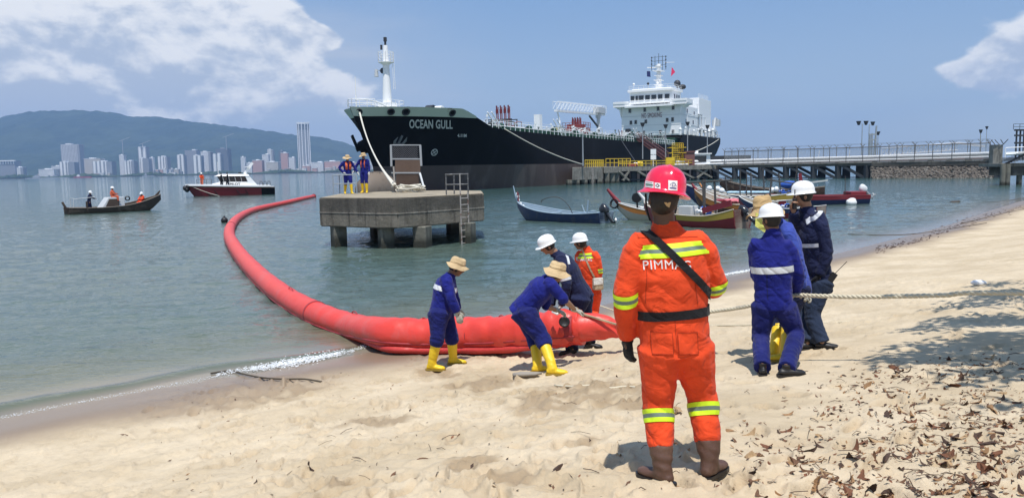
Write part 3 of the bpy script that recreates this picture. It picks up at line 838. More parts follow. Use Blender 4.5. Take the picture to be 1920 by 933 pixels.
# ---- superstructure
def wall_block(name, s0, s1, b0, b1, z0, z1, m='ship_white', parent=None):
    mb = MB(); sbox(mb, s0, s1, b0, b1, z0, z1); return mb.build(name, m, parent or SHIP, bevel=.04)
acc = wall_block('accommodation_block', 121, 138, -7.9, 7.9, 8.2, 18.2)
mb = MB()
for z in (10.9, 13.3, 15.7): sbox(mb, 120.93, 121.0, -7.9, 7.9, z, z + .07); sbox(mb, 121, 138, 7.9, 7.97, z, z + .07)
mb.build('deck_seam', 'ship_grey', acc)
br = wall_block('wheelhouse', 121.2, 129, -5.7, 5.7, 19.0, 21.9)
mb = MB(); sbox(mb, 120.6, 129.5, -6.1, 6.1, 21.9, 22.5); sbox(mb, 121.5, 128.5, -5.2, 5.2, 22.5, 22.75); mb.build('wheelhouse_roof', 'ship_white', SHIP, bevel=.05)
for sg in (-1, 1):
    mb = MB(); b0, b1 = sg * 5.4, sg * 9.7
    sbox(mb, 119.6, 125.5, min(b0, b1), max(b0, b1), 18.2, 18.5)
    sbox(mb, 119.6, 119.8, min(b0, b1), max(b0, b1), 18.5, 19.6); sbox(mb, 125.3, 125.5, min(b0, b1), max(b0, b1), 18.5, 19.6)
    sbox(mb, 119.8, 125.3, sg * 9.7 - .1, sg * 9.7 + .1, 18.5, 19.6)
    # bracket under the wing
    mb.add([S3(s, sg * b, z) for s in (120.4, 124.6) for b, z in ((7.9, 15.6), (8.3, 17.5), (9.5, 18.2), (7.9, 18.2))], [(0, 1, 2, 3), (7, 6, 5, 4), (0, 4, 5, 1), (1, 5, 6, 2), (2, 6, 7, 3), (3, 7, 4, 0)])
    sbox(mb, 119.5, 119.62, min(b0, b1), max(b0, b1), 19.0, 19.6)
    mb.build('bridge_wing', 'ship_white', SHIP)
mb = MB(); sbox(mb, 118.9, 121.2, -6.3, 6.3, 17.9, 18.4); rail(mb, [S3(119, -6.2, 18.4), S3(119, 6.2, 18.4)], 1.05, .9, (1, .66, .33), .04); mb.build('bridge_gallery', 'ship_white', SHIP)
for i, (b, w) in enumerate(((-4.9, .95), (-3.75, .6), (-2.55, 1.25), (-.85, 1.2), (.8, 1.25), (2.5, 1.15), (4.3, 1.15))):
    mb = MB(); sbox(mb, 121.08, 121.25, b - w / 2 - .08, b + w / 2 + .08, 19.85, 21.05); f = mb.build('window', 'ship_grey', br)
    mb = MB(); sbox(mb, 121.0, 121.1, b - w / 2, b + w / 2, 19.93, 20.97); mb.build('pane', 'dark_glass', f)
for s in (123, 125, 127):
    mb = MB(); sbox(mb, s - .5, s + .5, 5.68, 5.78, 19.9, 21.0); mb.build('window', 'dark_glass', br)
def port(px, py, w=.62, h=.95):
    d_ = ray(px, py); k = (SO + SU * 120.94 - CAM).dot(SU) / d_.dot(SU); p = CAM + d_ * k; b = (p - SO).dot(SV)
    mb = MB(); sbox(mb, 120.9, 121.02, b - w / 2 - .07, b + w / 2 + .07, p.z - h / 2 - .07, p.z + h / 2 + .07); f = mb.build('window', 'ship_grey', acc)
    mb = MB(); sbox(mb, 120.86, 120.93, b - w / 2, b + w / 2, p.z - h / 2, p.z + h / 2); mb.build('pane', 'dark_glass', f)
for px, py in ((1181, 208), (1209, 206), (1234, 204), (1262, 202), (1183, 230), (1192, 229), (1211, 228), (1251, 225), (1261, 224), (1197, 250), (1238, 248), (1262, 247), (1207, 249)): port(px, py)
for s, z in ((127, 16.9), (134, 16.6), (126, 14.2), (133, 14.2), (130, 11.8)):
    mb = MB(); sbox(mb, s - .35, s + .35, 7.9, 8.0, z - .5, z + .5); mb.build('window', 'dark_glass', acc)
def plane_text(txt, px0, px1, s, z, size, m, name, bold=.03, parent=None):
    me = text_mesh(txt, size, bold, 'LEFT', 1.1); xs = [v.co.x for v in me.vertices]; x0, x1 = min(xs), max(xs)
    def bof(px):
        d_ = ray(px, 215); k = (SO + SU * s - CAM).dot(SU) / d_.dot(SU); return (CAM + d_ * k - SO).dot(SV)
    ba, bb = bof(px0), bof(px1)
    for v in me.vertices: v.co = S3(s, ba + (bb - ba) * (v.co.x - x0) / (x1 - x0), z + v.co.y)
    me.materials.append(MAT[m]); finish(me, False); return obj(name, me, parent or SHIP)
plane_text('NO SMOKING', 1203, 1241, 120.88, 15.75, 1.75, 'pipe_maroon', 'lettering', .0, acc)
# aft casing, funnel, decks and rails behind
wall_block('engine_casing', 142, 156, -3.5, 7.2, 12.6, 21.4)
wall_block('funnel', 143, 150, -6.5, -3.6, 12, 22.5, 'ship_grey')
mb = MB(); sbox(mb, 138, 158, -7.5, 8.4, 12.3, 12.6); sbox(mb, 138, 143, -7.5, 8.0, 16.5, 16.7)
for s, b_ in ((140, 8.2), (146, 8.2), (152, 8.2), (157.5, 8.2), (157.5, -7)): mb.cyl(S3(s, b_, 10.3), S3(s, b_, 12.3), .15, n=6)
mb.cyl(S3(142.6, 7.8, 12.6), S3(142.6, 7.8, 16.5), .12, n=6)
mb.build('boat_deck', 'ship_grey', SHIP)
mb = MB()
rail(mb, [S3(138, 8.3, 12.6), S3(158, 8.3, 12.6), S3(158, -7.3, 12.6)], 1.1, 1.4, (1, .66, .33), .04)
rail(mb, [S3(122, 7.8, 18.2), S3(138, 7.8, 18.2), S3(138, -7.8, 18.2)], 1.1, 1.4, (1, .66, .33), .04)
rail(mb, [S3(121, -5.8, 22.5), S3(121, 5.8, 22.5), S3(129, 5.8, 22.5)], 1.0, 1.2, (1, .5), .035)
rail(mb, [S3(142, 7, 21.4), S3(153, 7, 21.4)], 1.1, 1.4, (1, .66, .33), .04)
rail(mb, [S3(118, -8, 10.4), S3(118, 8.2, 10.4)], 1.0, 1.2, (1, .5), .04)
mb.tube([S3(122, 9.2, 15.8), S3(141, 9.2, 15.8), S3(141, 9.2, 12.6)], .10); mb.tube([S3(122, 9.2, 15.8), S3(122, 9.2, 10.4)], .10)
mb.build('railing', 'ship_white', SHIP)
for s, b_, z in ((152, 8.5, 12), (157, 8.2, 12), (161, 7, 11.6)):
    mb = MB(); mb.lathe([(.9, -.08), (1.05, 0), (.9, .08), (.8, 0), (.9, -.08)], S3(s, b_, z), 16, axis=SV * .8 - SU * .6, close=False); mb.build('davit_ring', 'ship_grey', SHIP)
mb = MB(); mb.beam(S3(156, 8, 12), S3(158, 8, 16.5), .5, .4); mb.beam(S3(158, 8, 16.5), S3(160.5, 8, 16.3), .4, .4); sbox(mb, 158.5, 160.5, 7, 9, 14.2, 16.1); mb.build('boat_davit', 'ship_grey', SHIP)
for k in range(9):
    mb = MB(); s = 118 + k * 4.3; mb.cyl(S3(s, 8.6, 10.5), S3(s, 8.6, 11.6 + .5 * (k % 3)), .3, n=8); mb.ball(S3(s, 8.6, 11.8 + .5 * (k % 3)), .4, 8)
    mb.build('ventilator', 'ship_white', SHIP, smooth=True, angle=40)
# radar mast
RM = MB(); c_ = S3(126, .6, 22.7)
for i, (a, b, q) in enumerate(((1.5, 1.2, 0), (1.1, .9, 2.2), (.9, .8, 4.3))): RM.cyl(c_ + Vector((0, 0, q)), c_ + Vector((0, 0, q + 2.3)), a * .62, b * .62, 8)
for q, w in ((1.2, 1.6), (2.4, 1.7), (3.6, 1.5), (4.8, 2.0), (6.0, 1.3)): RM.box(c_ + Vector((0, 0, q)), (w * 1.6, w * 1.2, .12), rz=rzs)
RM.build('radar_mast', 'ship_white', SHIP)
mb = MB()
for q in (-1.9, -1.0, 0, 1.0, 1.9): mb.cyl(c_ + SV * q + Vector((0, 0, 5)), c_ + SV * q + Vector((0, 0, 9.3 - .6 * abs(q))), .06, n=4)
for z in (6.3, 7.4, 8.4): mb.cyl(c_ - SV * 2.0 + Vector((0, 0, z)), c_ + SV * 2.0 + Vector((0, 0, z)), .045, n=4)
for q in (-1.9, 1.9):
    for z in (5.6, 6.5, 7.4, 8.2): mb.cyl(c_ + SV * q + Vector((0, 0, z)), c_ + SV * q + Vector((0, 0, z + .35)), .16, n=6)
mb.build('aerials', 'dark_steel', SHIP)
mb = MB(); mb.beam(c_ - SV * 3.1 + Vector((0, 0, 5.9)), c_ + SV * .4 + Vector((0, 0, 5.6)), .2, .25); mb.beam(c_ + SV * 1.5 + Vector((0, 0, 6.9)), c_ + SV * 4.2 + Vector((0, 0, 6.7)), .12, .12); mb.build('radar_scanner', 'ship_white', SHIP)
mb = MB(); mb.plate([c_ + SV * 3.3 + Vector((0, 0, 3.2)), c_ + SV * 4.4 + Vector((0, 0, 4.2)), c_ + SV * 3.5 + Vector((0, 0, 5.6))], .03); mb.build('flag', 'flag_pink', SHIP)
mb = MB(); mb.plate([c_ - SV * 3.2 + Vector((0, 0, 3.6)), c_ - SV * 2.2 + Vector((0, 0, 3.4)), c_ - SV * 2.3 + Vector((0, 0, 4.9)), c_ - SV * 3.2 + Vector((0, 0, 5.0))], .03); mb.build('flag', 'flag_navy', SHIP)
mb = MB(); mb.ball(S3(128, 5, 24.2), (.9, .9, .9), 10); mb.cyl(S3(128, 5, 22.5), S3(128, 5, 24), .2); mb.ball(S3(130, 5.8, 23.4), (1.0, .8, .7), 8); mb.build('signal_lamp', 'dark_steel', SHIP, smooth=True)
for s, b_ in ((121.5, -4.7), (122, -1), (123, 1.2)):
    mb = MB(); mb.cyl(S3(s, b_, 22.5), S3(s, b_, 23.8), .05, n=5); mb.ball(S3(s, b_, 24.0), .35, 8); mb.build('sat_dome', 'ship_white' if b_ != -1 else 'dark_steel', SHIP, smooth=True)
mb = MB(); sbox(mb, 120.2, 120.9, -6.6, -5.4, 11.3, 12.6); mb.build('floodlight', 'dark_steel', SHIP)
# accommodation ladder down to the jetty
mb = MB(); a, b = P(1197, 262, 168), P(1250, 300, 152)
dv = (b - a); sd_ = Vector((.5, -.1, 0))
mb.beam(a, b, .9, .25, up=sd_)
n = 18
for i in range(n + 1):
    p = a.lerp(b, i / n)
    for q in (-.45, .45): mb.cyl(p + sd_ * q * 1.6, p + sd_ * q * 1.6 + Vector((0, 0, 1.5)), .05, n=4)
for q in (-.45, .45):
    for h in (.75, 1.5): mb.cyl(a + sd_ * q * 1.6 + Vector((0, 0, h)), b + sd_ * q * 1.6 + Vector((0, 0, h)), .06, n=4)
    mb.beam(a + sd_ * q * 1.6 + Vector((0, 0, .3)), b + sd_ * q * 1.6 + Vector((0, 0, .3)), .06, .5)
mb.build('accommodation_ladder', 'gangway_red', SHIP)
# figure of a crewman on the cargo deck is built with the people

# mooring lines
def line(name, label, pts, r, m='rope_white', cat='rope', group=None):
    mb = MB(); mb.tube(pts, r, 6); o = mb.build(name, m, None, org=pts[0], smooth=True); return tag(o, label, cat, group)
# ------------------------------------------------------------------ concrete platform in the water
def concrete(name, a, b, s=1.0):
    m = bpy.data.materials.new(name); m.use_nodes = True; nt = m.node_tree; E.nt = nt; bs = nt.nodes['Principled BSDF']; co = wpos()
    c = mixc(sstep(noise(co, 1.1 * s, 7, .65), .35, .68), a, b)
    st = noise(vscale(co, (3.2, 3.2, .35)), 1.3 * s, 6, .65)
    c = mixc(sstep(st, .50, .68) * .75, c, tuple(v * .35 for v in a))
    c = mixc(sstep(noise(vscale(co, (1, 1, 2.5)), 3.5 * s, 6, .7), .60, .70) * .6, c, tuple(min(1, v * 1.7) for v in b))
    px_, py_, pz_ = sep(co)
    if name == 'concrete_dark': c = mixc(sstep(pz_ + (st - .5) * .9, 1.05, 1.45) * .62, c, (.050, .047, .043))
    tide = sstep(pz_ + noise(co, 2.0, 4) * .3 - .15, 0.15, .55)      # weed up to the tide mark
    c = mixc(tide, (.045, .045, .035), c)
    nt.links.new(c.s, bs.inputs['Base Color']); bs.inputs['Roughness'].default_value = .85; bs.inputs['Specular IOR Level'].default_value = .25
    bn = nt.nodes.new('ShaderNodeBump'); bn.inputs['Distance'].default_value = .03 * s
    nt.links.new(noise(co, 9.0 * s, 6, .7).s, bn.inputs['Height']); nt.links.new(bn.outputs[0], bs.inputs['Normal'])
    MAT[name] = m
concrete('concrete_dark', (.15, .135, .105), (.24, .215, .175)); concrete('concrete_light', (.22, .20, .165), (.33, .305, .26)); concrete('concrete_pile', (.15, .145, .12), (.22, .21, .17))
mat('trestle_dark', (.040, .045, .052), .7, .3, 1)
mat('deck_dirt', (.33, .275, .19), .9, .2, 1.2, col2=(.20, .17, .12), c2s=1.1, bump=.01, bs=8, world_co=True)
mat('rail_paint', (.30, .34, .37), .6, .15, 5); mat('rail_dark', (.10, .10, .10), .6, .2, 5, col2=(.22, .21, .2), c2s=9)
mat('ladder_metal', (.36, .33, .30), .7, .2, 6, col2=(.16, .08, .05), c2s=5)
DZ = 1.85
PLAT = thing('mooring_platform', 'square-ish concrete mooring platform standing on piles in the shallow water', 'platform', (-4.2, 32, 0))
poly = [P(598, 371, 29.3), P(706, 372, 27.7), P(745, 372, 27.4), P(800, 369, 28.3), P(907, 362, 30.6)]
poly = [(p.x, p.y) for p in poly] + [(-1.3, 34.6), (-3.0, 36.6), (-6.0, 36.8), (-7.6, 34.0)]
def platform_mesh():
    me = MB().prism(poly, .76, DZ).mesh()
    bm = bmesh.new(); bm.from_mesh(me)
    es = [e for e in bm.edges if e.is_boundary is False]
    bmesh.ops.bevel(bm, geom=es, offset=.04, segments=2, affect='EDGES')
    bm.to_mesh(me); bm.free(); return me
me = platform_mesh(); me.materials.append(MAT['concrete_dark']); me.materials.append(MAT['deck_dirt'])
for p_ in me.polygons:
    if p_.normal.z > .9: p_.material_index = 1
obj('deck_slab', me, PLAT)
mb = MB(); q = [(x * 1.0 + (-4.3 - x) * -.004, y + (32 - y) * -.004) for x, y in poly]; mb.prism([(a, b) for a, b in q], 1.27, 1.31); mb.build('pour_joint', 'concrete_light', PLAT)
for px, yb, w, rz in ((631, 463, .50, .55), (721, 467, .50, .45), (790, 465, .54, -.35), (876, 457, .50, -.4)):
    p = G(px, yb, 0); p.y += .45; p.x += .0
    mb = MB(); mb.box((p.x, p.y, -.9), (w, w, 3.36), rz=rz); mb.build('pile', 'concrete_pile', PLAT, bevel=.03)
for x_, y_ in ((-5.9, 33.6), (-2.6, 34.2)):
    mb = MB(); mb.box((x_, y_, -.9), (.5, .5, 3.36), rz=.5); mb.build('pile', 'concrete_pile', PLAT, bevel=.03)
# stand-up rail and ladder on the near right edge
def D(px, py, Y): return P(px, py, Y)
def ground_on(px, Y, z=DZ):
    r_ = P(px, 330, Y); return Vector((r_.x, r_.y, z))
mb = MB(); Yf = 29.6
r_ = .028
L0 = ground_on(836, Yf + .1); L1 = ground_on(862, Yf - .1); L2 = ground_on(877, Yf + .25); L3 = ground_on(851, Yf + .9)
H = .78
mb.tube(catmull([L0, L0 + Vector((0, 0, H - .05)), L0 + Vector((.05, 0, H)), L2 + Vector((-.05, 0, H)), L2 + Vector((0, 0, H - .05)), L2], 3), r_, 6)
mb.cyl(L3, L3 + Vector((0, 0, H)), r_); mb.cyl(L3 + Vector((0, 0, H * .98)), L0 + Vector((0, 0, H * .98)), r_ * .9); mb.cyl(L0 + Vector((0, 0, H * .5)), L2 + Vector((0, 0, H * .5)), r_)
mb.build('ladder_railing', 'rail_dark', PLAT, smooth=True, angle=40)
LT = [P(862, 325, 29.05), P(863, 360, 29.05), P(864, 400, 29.05), P(866, 458, 29.05)]; RT = [P(877, 327, 29.6), P(877, 360, 29.5), P(878, 400, 29.5), P(880, 456, 29.5)]
lad = MB(); lad.tube(LT[:], .028, 6); lad.tube(RT[1:], .028, 6); ladder = lad.build('ladder', 'ladder_metal', PLAT)
for k in range(8):
    t = 372 + k * 12
    mb = MB(); mb.cyl(P(863.3 + k * .3, t, 29.05), P(877.5 + k * .3, t - 1, 29.5), .020, n=5); mb.build('rung', 'ladder_metal', ladder)
mb = MB()
a, b = ground_on(624, 33.4), ground_on(668, 33.4); c_ = ground_on(636, 34.6)
for p, q in ((a, H), (b, H), (c_, H), (ground_on(643, 33.4), H)): mb.cyl(p, p + Vector((0, 0, H + .05)), .022)
for h in (.45, .83): mb.cyl(a + Vector((0, 0, h)), b + Vector((0, 0, h)), .022); mb.cyl(a + Vector((0, 0, h)), c_ + Vector((0, 0, h)), .022)
mb.build('edge_railing', 'rail_paint', PLAT, smooth=True, angle=40)
# steel access frame with hexagonal mesh
FRM = thing('mesh_gangway_frame', 'rusty steel frame with hexagonal mesh standing on the concrete platform', 'gangway', ground_on(762, 35.0))
Yg = 35.0
def gq(px, py, dy=0): return P(px, py, Yg + dy)
mb = MB(); mb.beam(gq(733, 271), gq(734, 312), .09, .09); mb.build('post', 'metal_galv', FRM)
mb = MB(); mb.beam(gq(788, 272), gq(790, 311), .09, .09); mb.build('post', 'metal_galv', FRM)
mb = MB(); mb.beam(gq(738, 312), gq(741, 361), .07, .07); mb.build('post', 'ladder_metal', FRM)
mb = MB(); mb.beam(gq(787, 325, -.1), gq(794, 350, -.6), .08, .08); mb.build('post', 'metal_galv', FRM)
mb = MB()
for y_ in (298, 324, 350): mb.beam(gq(734, y_), gq(789, y_), .05, .06)
mb.beam(gq(733, 272), gq(789, 272), .05, .05)
mb.build('crossbar', 'metal_galv', FRM)
mat('mesh_steel', (.14, .14, .15), .6, .2, 9); mat('mesh_rust', (.15, .10, .075), .8, .3, 4)
def hexmesh(x0, x1, y0, y1, cell, m, name, r_=.012, dy=0):
    mb = MB(); A, B, D_ = gq(x0, y1, dy), gq(x1, y1, dy), gq(x0, y0, dy); U = (B - A); V = (D_ - A); W, Hh = U.length, V.length; U.normalize(); V.normalize()
    nx = int(W / cell); ny = int(Hh / (cell * .5))
    for j in range(ny):
        for i in range(nx):
            x_ = (i + .5 * (j % 2)) * cell; y_ = j * cell * .5
            p = A + U * min(W, x_ + cell * .0) + V * y_
            for q in ((.5, .5), (-.5, .5)):
                e = A + U * max(0, min(W, x_ + cell * q[0])) + V * min(Hh, y_ + cell * q[1]); mb.beam(p, e, r_, r_)
    o = mb.build(name, m, FRM); tag(o, kind='stuff')
hexmesh(735, 788, 274, 297, .10, 'mesh_steel', 'mesh_panel')
hexmesh(741, 788, 300, 323, .07, 'mesh_rust', 'mesh_panel', .014)
hexmesh(743, 786, 327, 350, .07, 'mesh_rust', 'mesh_panel', .014)
mb = MB(); mb.plate([gq(741, 324, .5), gq(788, 324, .5), gq(788, 300, .5), gq(741, 300, .5)], .02); mb.plate([gq(743, 350, .5), gq(786, 350, .5), gq(786, 326, .5), gq(743, 326, .5)], .02); mb.build('back_plate', 'mesh_rust', FRM)
# coil of mooring rope
mb = MB(); r = random.Random(4); cc_ = ground_on(769, 34.4)
for k in range(9):
    pts = []; ph = r.uniform(0, 6); n_ = 22; rx = r.uniform(.38, .68); ry = r.uniform(.25, .42); zz = .04 + .028 * k
    for i in range(n_):
        t = 2 * PI * i / (n_ - 1) * .98 + ph
        pts.append(cc_ + Vector((rx * math.cos(t) + .05 * math.sin(3 * t + k), ry * math.sin(t), zz + .05 * math.sin(2 * t + k * 1.7) + .03)))
    mb.tube(catmull(pts, 2), .030, 6)
o = mb.build('rope_coil', 'rope_white', None, org=cc_, smooth=True); tag(o, 'coiled cream mooring rope lying at the foot of the mesh frame', 'rope')
a = FAIR
for k, (px, py) in enumerate(((738, 340), (741, 338))):
    e = gq(px, py + 8, -.3 - .2 * k)
    line('mooring_rope', ('white mooring line from the bow to the platform, the left of the close pair', 'white mooring line from the bow to the platform, the right of the close pair')[k], sag(a + SV * .12 * k, e, .9 + .25 * k, 30), .060)
line('mooring_rope', 'grey breast line running down from the ship side to the concrete jetty block', sag(S3(find_s(945, 8), hull_b(find_s(945, 8), 8.2) + .15, 8.4), P(1092, 308, 123.5), .5, 20), .075)
line('mooring_rope', 'grey stern line sloping from the ship stern down to the jetty booth', sag(S3(160, hull_b(160, 10) + .3, 10.4), P(1304, 284, 155), .3, 8), .09)
line('mooring_rope', 'dark hose-like line hanging from the deck to the jetty beside the gangway', catmull([P(1160, 244, 152), P(1165, 262, 150), P(1178, 283, 146), P(1190, 301, 140)], 6), .10, 'dark_steel')

# ------------------------------------------------------------------ jetty
JET = thing('jetty', 'long concrete and steel jetty on piles behind the boats', 'jetty', (40, 135, 0))
def JY(px): return float(np.interp(px, [1071, 1160, 1340, 1500, 1860, 1930], [124, 134, 151, 141, 118, 115]))
def J(px, z, dy=0):
    Y = JY(px) + dy; r_ = P(px, 310, Y); return Vector((r_.x, Y, z))
def jslab(name, pxs, z0, z1, depth, m, parent=JET, dy=0, **k):
    mb = MB()
    for a, b in zip(pxs, pxs[1:]):
        A, B = J(a, z0, dy), J(b, z0, dy); A2, B2 = A + Vector((0, depth, 0)), B + Vector((0, depth, 0)); h = Vector((0, 0, z1 - z0))
        mb.add([A, B, B2, A2, A + h, B + h, B2 + h, A2 + h], [(3, 2, 1, 0), (4, 5, 6, 7), (0, 1, 5, 4), (1, 2, 6, 5), (2, 3, 7, 6), (3, 0, 4, 7)])
    return mb.build(name, m, parent, **k)
jslab('deck', [1158, 1250, 1343], 2.0, 2.78, 9, 'concrete_light')
jslab('deck', [1343, 1450, 1550, 1640], 2.15, 2.6, 5, 'concrete_dark')
jslab('deck_edge', [1343, 1450, 1550, 1640, 1750, 1858], 2.6, 2.72, 5.2, 'concrete_light', dy=-.1)
# block dolphin at the left end
mb = MB(); a, b = J(1073, 0), J(1132, 0); mb.prism([(a.x, a.y), (b.x, b.y + 1), (b.x + 2.0, b.y + 9), (a.x + 1.0, a.y + 7)], .75, 2.85); blk = mb.build('concrete_block', 'concrete_light', JET, bevel=.06)
a, b = J(1132, 0, .6), J(1160, 0); mb = MB(); mb.prism([(a.x, a.y), (b.x, b.y), (b.x + 1, b.y + 8), (a.x + 1, a.y + 8)], 1.75, 2.84); mb.build('concrete_block', 'concrete_light', JET, bevel=.05)
for px, w in ((1068, 1.0), (1078, 1.2), (1094, 1.0), (1108, .9), (1123, .9), (1137, .8), (1147, .8), (1155, .8)):
    a = J(px, 0, 1.2); mb = MB(); mb.box((a.x, a.y, -.6), (w, w, 2.9 if px < 1130 else 5.2), rz=.2); mb.build('pile', 'concrete_pile', JET)
mb = MB(); a = J(1078, 0, -.3)
for px in (1110, 1112): mb.beam(J(px, -.4, -.4), J(px, 2.7, -.4), .08, .08)
for k in range(7): mb.beam(J(1110, .1 + k * .38, -.4), J(1112, .1 + k * .38, -.4), .06, .06)
mb.build('ladder', 'ladder_metal', JET)
for px in list(range(1168, 1345, 19)):
    a = J(px, 0, 1.6); mb = MB(); mb.box((a.x, a.y, .3), (.8, .8, 4.6), rz=.15); mb.build('pile', 'trestle_dark', JET)  # dark pile colour stands in for the shade under the deck
for px in list(range(1176, 1345, 14)):
    a = J(px, 0, 6.5); mb = MB(); mb.box((a.x, a.y, .3), (.7, .7, 4.6), rz=.15); mb.build('pile', 'trestle_dark', JET)  # back row, coloured dark for the same under-deck shade
for a_, b_ in ((1160, 1178), (1178, 1167), (1194, 1222), (1228, 1262), (1270, 1300), (1306, 1334), (1326, 1306)):
    mb = MB(); mb.beam(J(a_, 2.0, .2), J(b_, .35, .2), .5, .35); mb.build('brace', 'concrete_light', JET)
mb = MB(); mb.beam(J(1160, .45, 1.2), J(1345, .45, 1.2), .25, .25); mb.build('waling', 'trestle_dark', JET)
# trestle with raking struts
for px in (1378, 1427, 1474, 1526, 1572, 1626):
    for off, dy, w_ in ((0, .3, .95), (15, 4.0, 1.25)):
        if px + off > 1632: continue
        a = J(px + off, 0, dy); mb = MB(); mb.box((a.x, a.y, .4), (w_, .6, 3.6), rz=.2); mb.build('pile', 'trestle_dark', JET)
        mb = MB(); mb.beam(J(px + off - 46, 2.2, dy), J(px + off, -.2, dy), .62, .42); mb.build('raking_strut', 'trestle_dark', JET)
mb = MB(); mb.beam(J(1345, .15, 1), J(1636, .15, 1), .15, .15); mb.build('waling', 'trestle_dark', JET)
# fence
FEN = thing('jetty_fence', 'tall grey chain-link fence with angled barbed tops along the jetty', 'fence', J(1600, 2.6))
mat('fence_steel', (.13, .12, .11), .6, .2, 2)
fp = [1358, 1384.6, 1412, 1440, 1468, 1496, 1526, 1555, 1586, 1617, 1649, 1681, 1714, 1748, 1784, 1818, 1855]
def fence_post(a, h=2.75, par=FEN):
    mb = MB(); mb.cyl(a, a + Vector((0, 0, h)), .062, n=6); mb.cyl(a + Vector((0, 0, h)), a + Vector((-.38, .2, h + .45)), .04, n=5); mb.cyl(a + Vector((0, 0, h)), a + Vector((.25, -.2, h + .35)), .035, n=5)
    mb.build('fence_post', 'fence_steel', par)
for px in fp: fence_post(J(px, 2.7, .2))
for px in np.arange(1372, 1850, 24.5): fence_post(J(px, 2.7, 4.6), 2.9)
mb = MB()
for dy, h in ((.2, 2.6), (.2, .15), (4.6, 2.75)):
    mb = MB()
    for a, b in zip(fp, fp[1:]): mb.cyl(J(a, 2.7 + h, dy), J(b, 2.7 + h, dy), .04, n=4)
    mb.build('fence_rail', 'fence_steel', FEN)
mb = MB()
for hh in (.35, .5):
    for a, b in zip(fp, fp[1:]): mb.cyl(J(a, 5.45 + hh, 0), J(b, 5.45 + hh, 0), .015, n=3)
mb.build('barbed_wire', 'fence_steel', FEN)
def veil():
    m = bpy.data.materials.new('chain_link'); m.use_nodes = True; nt = m.node_tree; E.nt = nt; b = nt.nodes['Principled BSDF']
    x_, y_, z_ = sep(wpos())
    u = E.m('FRACT', (x_ + z_) * 9.0); v = E.m('FRACT', (x_ - z_) * 9.0)
    wire = E.m('MAXIMUM', E.m('LESS_THAN', u, .20), E.m('LESS_THAN', v, .20))
    b.inputs['Base Color'].default_value = (.42, .42, .42, 1); b.inputs['Roughness'].default_value = .6
    nt.links.new(wire.s, b.inputs['Alpha']); MAT['chain_link'] = m
veil()
for a, b in zip(fp, fp[1:]):
    mb = MB(); mb.add([J(a, 2.8, .2), J(b, 2.8, .2), J(b, 5.3, .2), J(a, 5.3, .2)], [(0, 1, 2, 3)]); mb.build('mesh_panel', 'chain_link', FEN)
# pipes on the jetty
PIPE = thing('jetty_pipeline', 'pair of long white pipes running along the jetty on low supports', 'pipeline', J(1600, 2.7, 2))
for z, dy, r_, m, x0, x1 in ((3.55, 2.0, .22, 'ship_white', 1268, 1858), (3.0, 1.2, .14, 'ship_white', 1255, 1858), (3.3, 2.6, .2, 'metal_galv', 1300, 1858)):
    mb = MB(); pts = [J(p, z + (p - 1300) * .0004, dy) for p in np.linspace(x0, x1, 12)]; mb.tube(pts, r_, 8); mb.build('pipe', m, PIPE, smooth=True, angle=50)
for px in np.arange(1290, 1855, 35):
    mb = MB(); a = J(px, 2.7, 2); mb.box((a.x, a.y, 3.0), (.15, 1.6, .6)); mb.build('pipe_support', 'dark_steel', PIPE)
mat('pink_pipe', (.42, .22, .20), .7, .15, 1)
mb = MB()
for z, dy in ((3.1, 3.3), (3.5, 3.7)): mb.tube([J(p, z, dy) for p in np.linspace(1445, 1858, 10)], .26, 7)
mb.build('pipe', 'pink_pipe', PIPE)
# white trussed walkway behind
TW = MB(); Z0, Z1 = 3.9, 5.1
for dz in (Z0, Z1): TW.cyl(J(1652, dz, 5.6), J(1795, dz + .55, 5.6), .09, n=5)
for k in range(18):
    a = 1652 + k * 8; b = a + 8
    TW.cyl(J(a, Z0 + .55 * (a - 1652) / 143, 5.6), J(b, Z1 + .55 * (b - 1652) / 143, 5.6), .06, n=4); TW.cyl(J(a, Z0 + .03 * k, 5.6), J(a, Z1 + .03 * k, 5.6), .05, n=4)
TW.beam(J(1795, 5.6, 5.6), J(1845, 4.9, 5.6), .3, .35)
o = TW.build('truss_walkway', 'ship_white', None, org=J(1700, 2.7, 5.6)); tag(o, 'white lattice truss walkway standing behind the jetty fence', 'walkway')
for px, y0 in ((1421, 289), (1352, 289)):
    pass
mb = MB(); a = J(1332, 2.7, 3); mb.box(a + Vector((4.0, 0, 1.0)), (8.0, .2, 1.75)); o = mb.build('screen_wall', 'trestle_dark', None, org=a); tag(o, 'low dark grey screen wall on the jetty next to the white booth', 'wall')
for px, nm, hh in ((1437, 'white sloping stay', 0),): pass
for i, px in enumerate((1476, 1533, 1590)):
    mb = MB(); mb.beam(J(px, 2.75, 3), J(px + 3, 5.1, 3), .10, .10); mb.build('stay', 'ship_white', FEN)
# yellow rails and stair
YR = thing('yellow_railing', 'yellow safety railing along the jetty head beside the ship', 'railing', J(1150, 2.8))
def yrail(x0, x1, z, dy, n, h=1.15):
    mb = MB(); A, B = J(x0, z, dy), J(x1, z, dy)
    for i in range(n + 1): p = A.lerp(B, i / n); mb.beam(p, p + Vector((0, 0, h)), .09, .09)
    for q in (.5, 1): mb.cyl(A + Vector((0, 0, h * q)), B + Vector((0, 0, h * q)), .055, n=5)
    mb.build('rail_section', 'safety_yellow', YR)
yrail(1097, 1132, 2.85, 1.0, 9); yrail(1101, 1130, 2.85, 5.0, 8); yrail(1136, 1182, 2.85, 3, 6, 1.35); yrail(1160, 1240, 2.85, .4, 8, .9); yrail(1240, 1300, 2.85, .4, 6, .9)
ST = thing('yellow_stair_tower', 'yellow steel stair tower on the jetty left of the white booth', 'stairs', J(1270, 2.8))
mb = MB()
